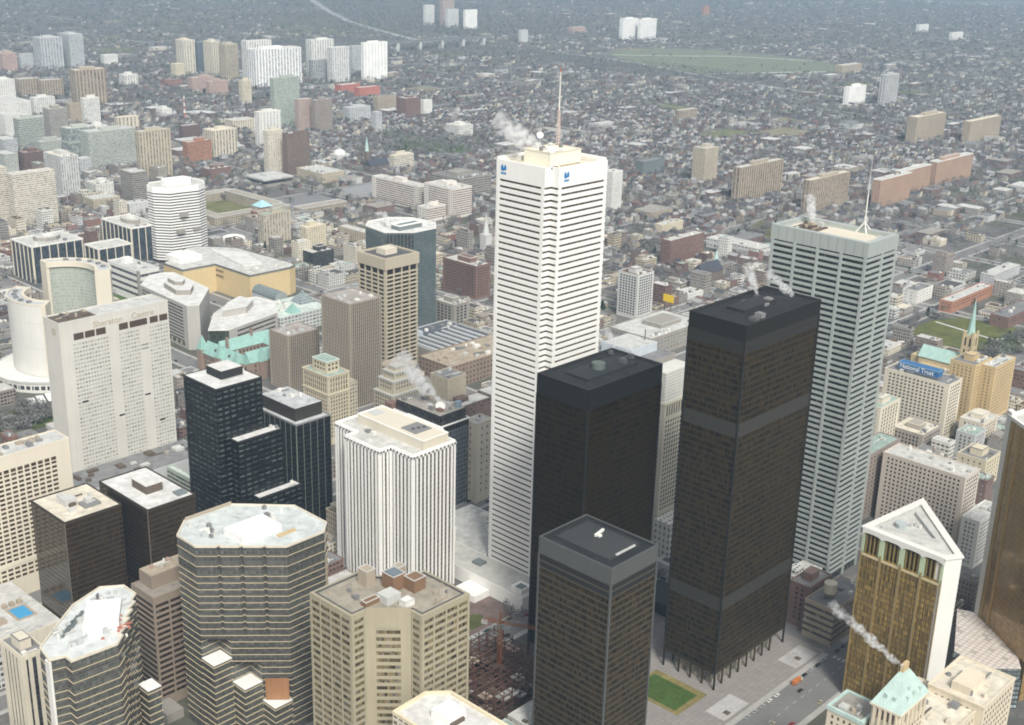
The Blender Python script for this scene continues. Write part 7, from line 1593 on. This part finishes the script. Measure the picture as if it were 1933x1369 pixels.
# ---- cars
CARC = [('white', (.65, .65, .63)), ('dark blue', (.03, .05, .10)), ('black', (.02, .02, .02)), ('silver grey', (.35, .36, .37)), ('red', (.35, .04, .03)), ('brown', (.12, .08, .05)), ('orange', (.45, .15, .03)), ('beige', (.42, .37, .28)), ('dark green', (.03, .07, .05))]
def make_car(cn, c):
    t = thing('parked_car', '', 'car', 0, 0, 0, 'cars on the streets and car parks'); pm = plain(c, .25, .04, spec=.6)
    m = MB(); L, w = 2.25, .88; prof = [(-L, .35), (-L, .85), (-L*.55, .95), (L*.42, .95), (L*.95, .80), (L, .35)]
    for s in (0,): 
        a = [(x, -w, z) for x, z in prof]; b = [(x, w, z) for x, z in prof]; n = len(prof); m.face(a); m.face(b[::-1])
        for k in range(n): q = (k+1) % n; m.face([a[q], a[k], b[k], b[q]])
    m.build('body', pm, t); m = MB(); pr = [(-L*.6, .95), (-L*.42, 1.42), (L*.12, 1.42), (L*.42, .95)]; a = [(x, -w*.86, z) for x, z in pr]; b = [(x, w*.86, z) for x, z in pr]; m.face(a); m.face(b[::-1])
    for k in range(3): m.face([a[k+1], a[k], b[k], b[k+1]])
    m.build('cabin_glass', pane((.03, .035, .04)), t); MB().box(-L*.40, -w*.84, 1.42, L*.10, w*.84, 1.47).build('roof', pm, t)
    for x in (-1.35, 1.4):
        for y in (-.9, .72):
            m = MB(); n = 10
            A = [(x+.33*math.cos(2*PI*k/n), y, .33+.33*math.sin(2*PI*k/n)) for k in range(n)]; Bq = [(p_[0], y+.18, p_[2]) for p_ in A]; m.face(A); m.face(Bq[::-1])
            for k in range(n): m.face([A[k], Bq[k], Bq[(k+1) % n], A[(k+1) % n]])
            m.build('wheel', plain('black'), t)
    return t
cars = {}
slots = []
for x in range(430, 700, 8): slots += [(x, 310, 0, .3), (x+3, 332.3, 0, .75), (x, 318, 0, .06), (x+2, 325, 0, .06)]
for x in range(440, 640, 7): slots += [(x, 495.3, 0, .6), (x+2, 508.7, 0, .7), (x, 500, 0, .2), (x+1, 504, 0, .2)]
for y, w in YS[2:]:
    for x in range(600, 2100, 11): slots += [(x, y-w/2+1.6, 0, .35), (x, y+w/2-1.6, 0, .35), (x, y+1.7, 0, .12)]
for x, w in XS[2:]:
    for yq in range(360, 1800, 11): slots += [(x-w/2+1.6, yq, PI/2, .3), (x+w/2-1.6, yq, PI/2, .3), (x-1.7, yq, PI/2, .12)]
for (x0, y0, x1, y1) in ((1184, 1590, 1296, 1680), (1334, 1604, 1456, 1686), (964, 1484, 992, 1546)):
    for a in range(int((x1-x0)/3.1)):
        for b in range(int((y1-y0)/11)): slots.append((x0+a*3.1, y0+b*11+3, PI/2, .5))
slots.sort(key=lambda s: math.hypot(s[0], s[1])); items = []
for x, y, rz, pr in slots:
    if RNG.random() > pr or len(items) >= 240: continue
    if any(f[0]+2 < x < f[2]-2 and f[1]+2 < y < f[3]-2 for f in FOOT if f[2]-f[0] < 110 and f[3]-f[1] < 85) or not inframe(x, y, 1): continue
    if not (seen(x, y, 1.6, 1.2)): continue
    cn, c = RNG.choices(CARC, [5, 2, 3, 4, 2, 2, 1, 2, 1])[0]
    if cn not in cars: cars[cn] = t = make_car(cn, c); t.location = (x, y, .16); t.rotation_euler = (0, 0, rz)
    else: t = dup(cars[cn], x, y, rz)
    items.append((t, cn, x, y))
name_all(items, 'car')
# a streetcar on the near street
tt = thing('orange_van', 'orange delivery van parked on the street below the black plaza', 'van', 622, 330.5, .16); MB().box(618, 330.4, .6, 626, 332.6, 3.1).build('body', plain((.50, .17, .05), .4, .05), tt); MB().box(626, 330.5, .6, 627.6, 332.5, 2.2).build('cab', plain('white', .4), tt)
for x in (619.2, 624.8): MB().box(x, 330.3, .16, x+.8, 332.7, .9).build('wheel', plain('black'), tt)

# ================================================================== steam
def steam(label, p0, p1, r0, r1, dens, seed):
    rg = random.Random(seed); bm = bmesh.new(); a, b = Vector(p0), Vector(p1); n = 15; segs = 14; rings = []
    ax = (b-a).normalized(); u = ax.cross(Vector((.3, .5, .2))).normalized(); v = ax.cross(u)
    wob = Vector((0, 0, 0))
    for k in range(n):
        t = k/(n-1); c = a.lerp(b, t); r = (r0+(r1-r0)*t**.7)*1.5*(1 if k < n-1 else .6)
        rings.append([bm.verts.new(c+(u*math.cos(2*PI*q/segs)+v*math.sin(2*PI*q/segs))*r) for q in range(segs)])
    for k in range(n-1):
        for q in range(segs): bm.faces.new((rings[k][q], rings[k][(q+1) % segs], rings[k+1][(q+1) % segs], rings[k+1][q]))
    bm.faces.new(rings[0][::-1]); bm.faces.new(rings[-1]); bmesh.ops.recalc_face_normals(bm, faces=bm.faces)
    bmesh.ops.subdivide_edges(bm, edges=bm.edges[:], cuts=1, use_grid_fill=True, smooth=1.0)
    me = bpy.data.meshes.new('steam_plume'); bm.to_mesh(me); bm.free(); me.transform(Matrix.Translation(-a))
    o = bpy.data.objects.new('steam_plume', me); o.location = a; COL.objects.link(o); tag(o, label, 'steam', 'steam plumes', None)
    m = bpy.data.materials.new('steam'); m.use_nodes = True; nt = m.node_tree; nt.nodes.clear(); out = N(nt, 'ShaderNodeOutputMaterial'); pv = N(nt, 'ShaderNodeVolumePrincipled')
    pv.inputs['Color'].default_value = (.97, .97, .97, 1); pv.inputs['Anisotropy'].default_value = .1
    tc = N(nt, 'ShaderNodeTexCoord'); nz = N(nt, 'ShaderNodeTexNoise'); nz.inputs['Scale'].default_value = 1.6/r1; nz.inputs['Detail'].default_value = 4; nt.links.new(tc.outputs['Object'], nz.inputs['Vector'])
    # thins out with distance from its vent
    L = (b-a).length
    n2 = N(nt, 'ShaderNodeTexNoise'); n2.inputs['Scale'].default_value = .5/r1; n2.inputs['Detail'].default_value = 2; nt.links.new(tc.outputs['Object'], n2.inputs['Vector'])
    wv = N(nt, 'ShaderNodeVectorMath', operation='SUBTRACT'); nt.links.new(n2.outputs['Color'], wv.inputs[0]); wv.inputs[1].default_value = (.5, .5, .5)
    ws = N(nt, 'ShaderNodeVectorMath', operation='SCALE'); nt.links.new(wv.outputs[0], ws.inputs[0]); ws.inputs['Scale'].default_value = r1*2.2
    wp = N(nt, 'ShaderNodeVectorMath', operation='ADD'); nt.links.new(tc.outputs['Object'], wp.inputs[0]); nt.links.new(ws.outputs[0], wp.inputs[1])
    dt = N(nt, 'ShaderNodeVectorMath', operation='DOT_PRODUCT'); nt.links.new(wp.outputs[0], dt.inputs[0]); dt.inputs[1].default_value = tuple(ax)
    pr = N(nt, 'ShaderNodeVectorMath', operation='SCALE'); pr.inputs[0].default_value = tuple(ax); nt.links.new(dt.outputs['Value'], pr.inputs['Scale'])
    rd = N(nt, 'ShaderNodeVectorMath', operation='DISTANCE'); nt.links.new(wp.outputs[0], rd.inputs[0]); nt.links.new(pr.outputs[0], rd.inputs[1])
    tt_ = mth(nt, 'DIVIDE', dt.outputs['Value'], L, True); rr_ = mth(nt, 'ADD', mth(nt, 'MULTIPLY', mth(nt, 'POWER', tt_, .7), r1-r0), r0*1.1)
    core = mth(nt, 'MULTIPLY', mth(nt, 'SUBTRACT', 1.2, mth(nt, 'DIVIDE', rd.outputs['Value'], rr_)), 1.3, True)
    vl = dt
    fall = mth(nt, 'MAXIMUM', mth(nt, 'SUBTRACT', 1.05, mth(nt, 'DIVIDE', vl.outputs['Value'], L*1.12)), 0.0)
    nt.links.new(mth(nt, 'MULTIPLY', mth(nt, 'MULTIPLY', mth(nt, 'MULTIPLY', mth(nt, 'SUBTRACT', nz.outputs['Fac'], .40, True), dens*24), core), fall), pv.inputs['Density'])
    nt.links.new(pv.outputs[0], out.inputs['Volume']); me.materials.append(m); return o
ST = [('biggest white steam plume drifting left from the dark white rimmed tower', (641, 679, 83), (621, 705, 122), 2.0, 7.5, .22),
 ('white steam plume drifting left off the white skyscraper roof', (606, 549, 306), (586, 571, 325), 3.0, 6.5, .17),
 ('small white steam puff rising from the steel skyscraper roof', (782, 446, 249), (779, 449, 270), 1.8, 3.2, .35),
 ('white steam wisp from the back of the tallest black roof, left one', (637, 396, 236), (630, 400, 254), 1.2, 3.2, .35),
 ('white steam wisp bending left off the tallest black roof, right one', (652, 380, 236), (641, 392, 250), 1.6, 2.6, .35),
 ('long thin steam plume trailing left from the copper roofed hotel across the gold tower', (513, 219, 113), (490, 248, 145), .8, 2.6, .30),
 ('short white steam puff just behind the black tower beside the white skyscraper', (598, 472, 192), (594, 476, 204), 1.2, 2.4, .30),
 ('faint steam puff on the octagonal mirror glass tower roof', (918, 1060, 116), (916, 1062, 132), 1.6, 3.2, .22)]
for k, (lab, a, b, r0, r1, dn) in enumerate(ST): steam(lab, a, b, r0, r1, dn, 90+k)

# ================================================================== air, light, camera
hz = MB(); hz.prism([(-400, -400), (12500, -400), (12500, 10500), (-400, 10500)], -1, 468, True, True)
o = hz.build('haze', []); tag(o, 'pale blue haze thickening towards the distance', 'haze', None, 'stuff')
m = bpy.data.materials.new('haze_air'); m.use_nodes = True; nt = m.node_tree; nt.nodes.clear(); out = N(nt, 'ShaderNodeOutputMaterial'); pv = N(nt, 'ShaderNodeVolumePrincipled')
pv.inputs['Color'].default_value = (.52, .75, 1.0, 1); pv.inputs['Density'].default_value = HAZE; pv.inputs['Anisotropy'].default_value = 0.0; nt.links.new(pv.outputs[0], out.inputs['Volume']); o.data.materials.append(m)

AZ, EL = 212, 46
w = bpy.data.worlds.new('World'); SC.world = w; w.use_nodes = True; nt = w.node_tree; bg = nt.nodes['Background']
sky = N(nt, 'ShaderNodeTexSky', sky_type='NISHITA'); sky.sun_disc = False; sky.sun_elevation = math.radians(EL); sky.sun_rotation = math.radians(AZ); sky.air_density = 1.5; sky.dust_density = 4; sky.altitude = 100
hs = N(nt, 'ShaderNodeHueSaturation'); hs.inputs['Saturation'].default_value = .25; nt.links.new(sky.outputs[0], hs.inputs['Color']); nt.links.new(hs.outputs[0], bg.inputs[0]); bg.inputs[1].default_value = SKY
sl = bpy.data.lights.new('sun', 'SUN'); sl.energy = SUN; sl.angle = math.radians(12); sl.color = (1, .965, .88); so = bpy.data.objects.new('sun', sl); COL.objects.link(so)
d = Vector((math.sin(math.radians(AZ))*math.cos(math.radians(EL)), math.cos(math.radians(AZ))*math.cos(math.radians(EL)), math.sin(math.radians(EL)))); so.rotation_mode = 'QUATERNION'; so.rotation_quaternion = d.to_track_quat('Z', 'Y'); so.location = (0, 0, 900)

cam = bpy.data.cameras.new('camera'); co = bpy.data.objects.new('camera', cam); COL.objects.link(co); SC.camera = co
cam.sensor_fit = 'HORIZONTAL'; cam.sensor_width = 36; cam.lens = CAM_F/1933*36; cam.clip_end = 40000; cam.clip_start = 1
s, c, sp, cp = math.sin(CAM_YAW), math.cos(CAM_YAW), math.sin(CAM_PITCH), math.cos(CAM_PITCH)
fwd = Vector((s*cp, c*cp, -sp)); rt = Vector((c, -s, 0)); up = Vector((s*sp, c*sp, cp))
cr, sr = math.cos(CAM_ROLL), math.sin(CAM_ROLL)
# image x/y axes turned by the roll measured from the leaning verticals
X = rt*cr + up*sr; Y = up*cr - rt*sr
co.matrix_world = Matrix((( X.x, Y.x, -fwd.x, 0), (X.y, Y.y, -fwd.y, 0), (X.z, Y.z, -fwd.z, CAM_H), (0, 0, 0, 1)))
SC.view_settings.view_transform = 'Standard'; SC.view_settings.look = 'None'; SC.view_settings.gamma = 1; SC.view_settings.exposure = EXPO
SC.cycles.max_bounces = 6; SC.cycles.diffuse_bounces = 3; SC.cycles.glossy_bounces = 3; SC.cycles.volume_bounces = 6; SC.cycles.transparent_max_bounces = 8
SC.cycles.volume_step_rate = 2.0; SC.cycles.volume_max_steps = 64; SC.cycles.use_denoising = True; SC.cycles.pixel_filter_type = 'BLACKMAN_HARRIS'; SC.cycles.filter_width = 1.85
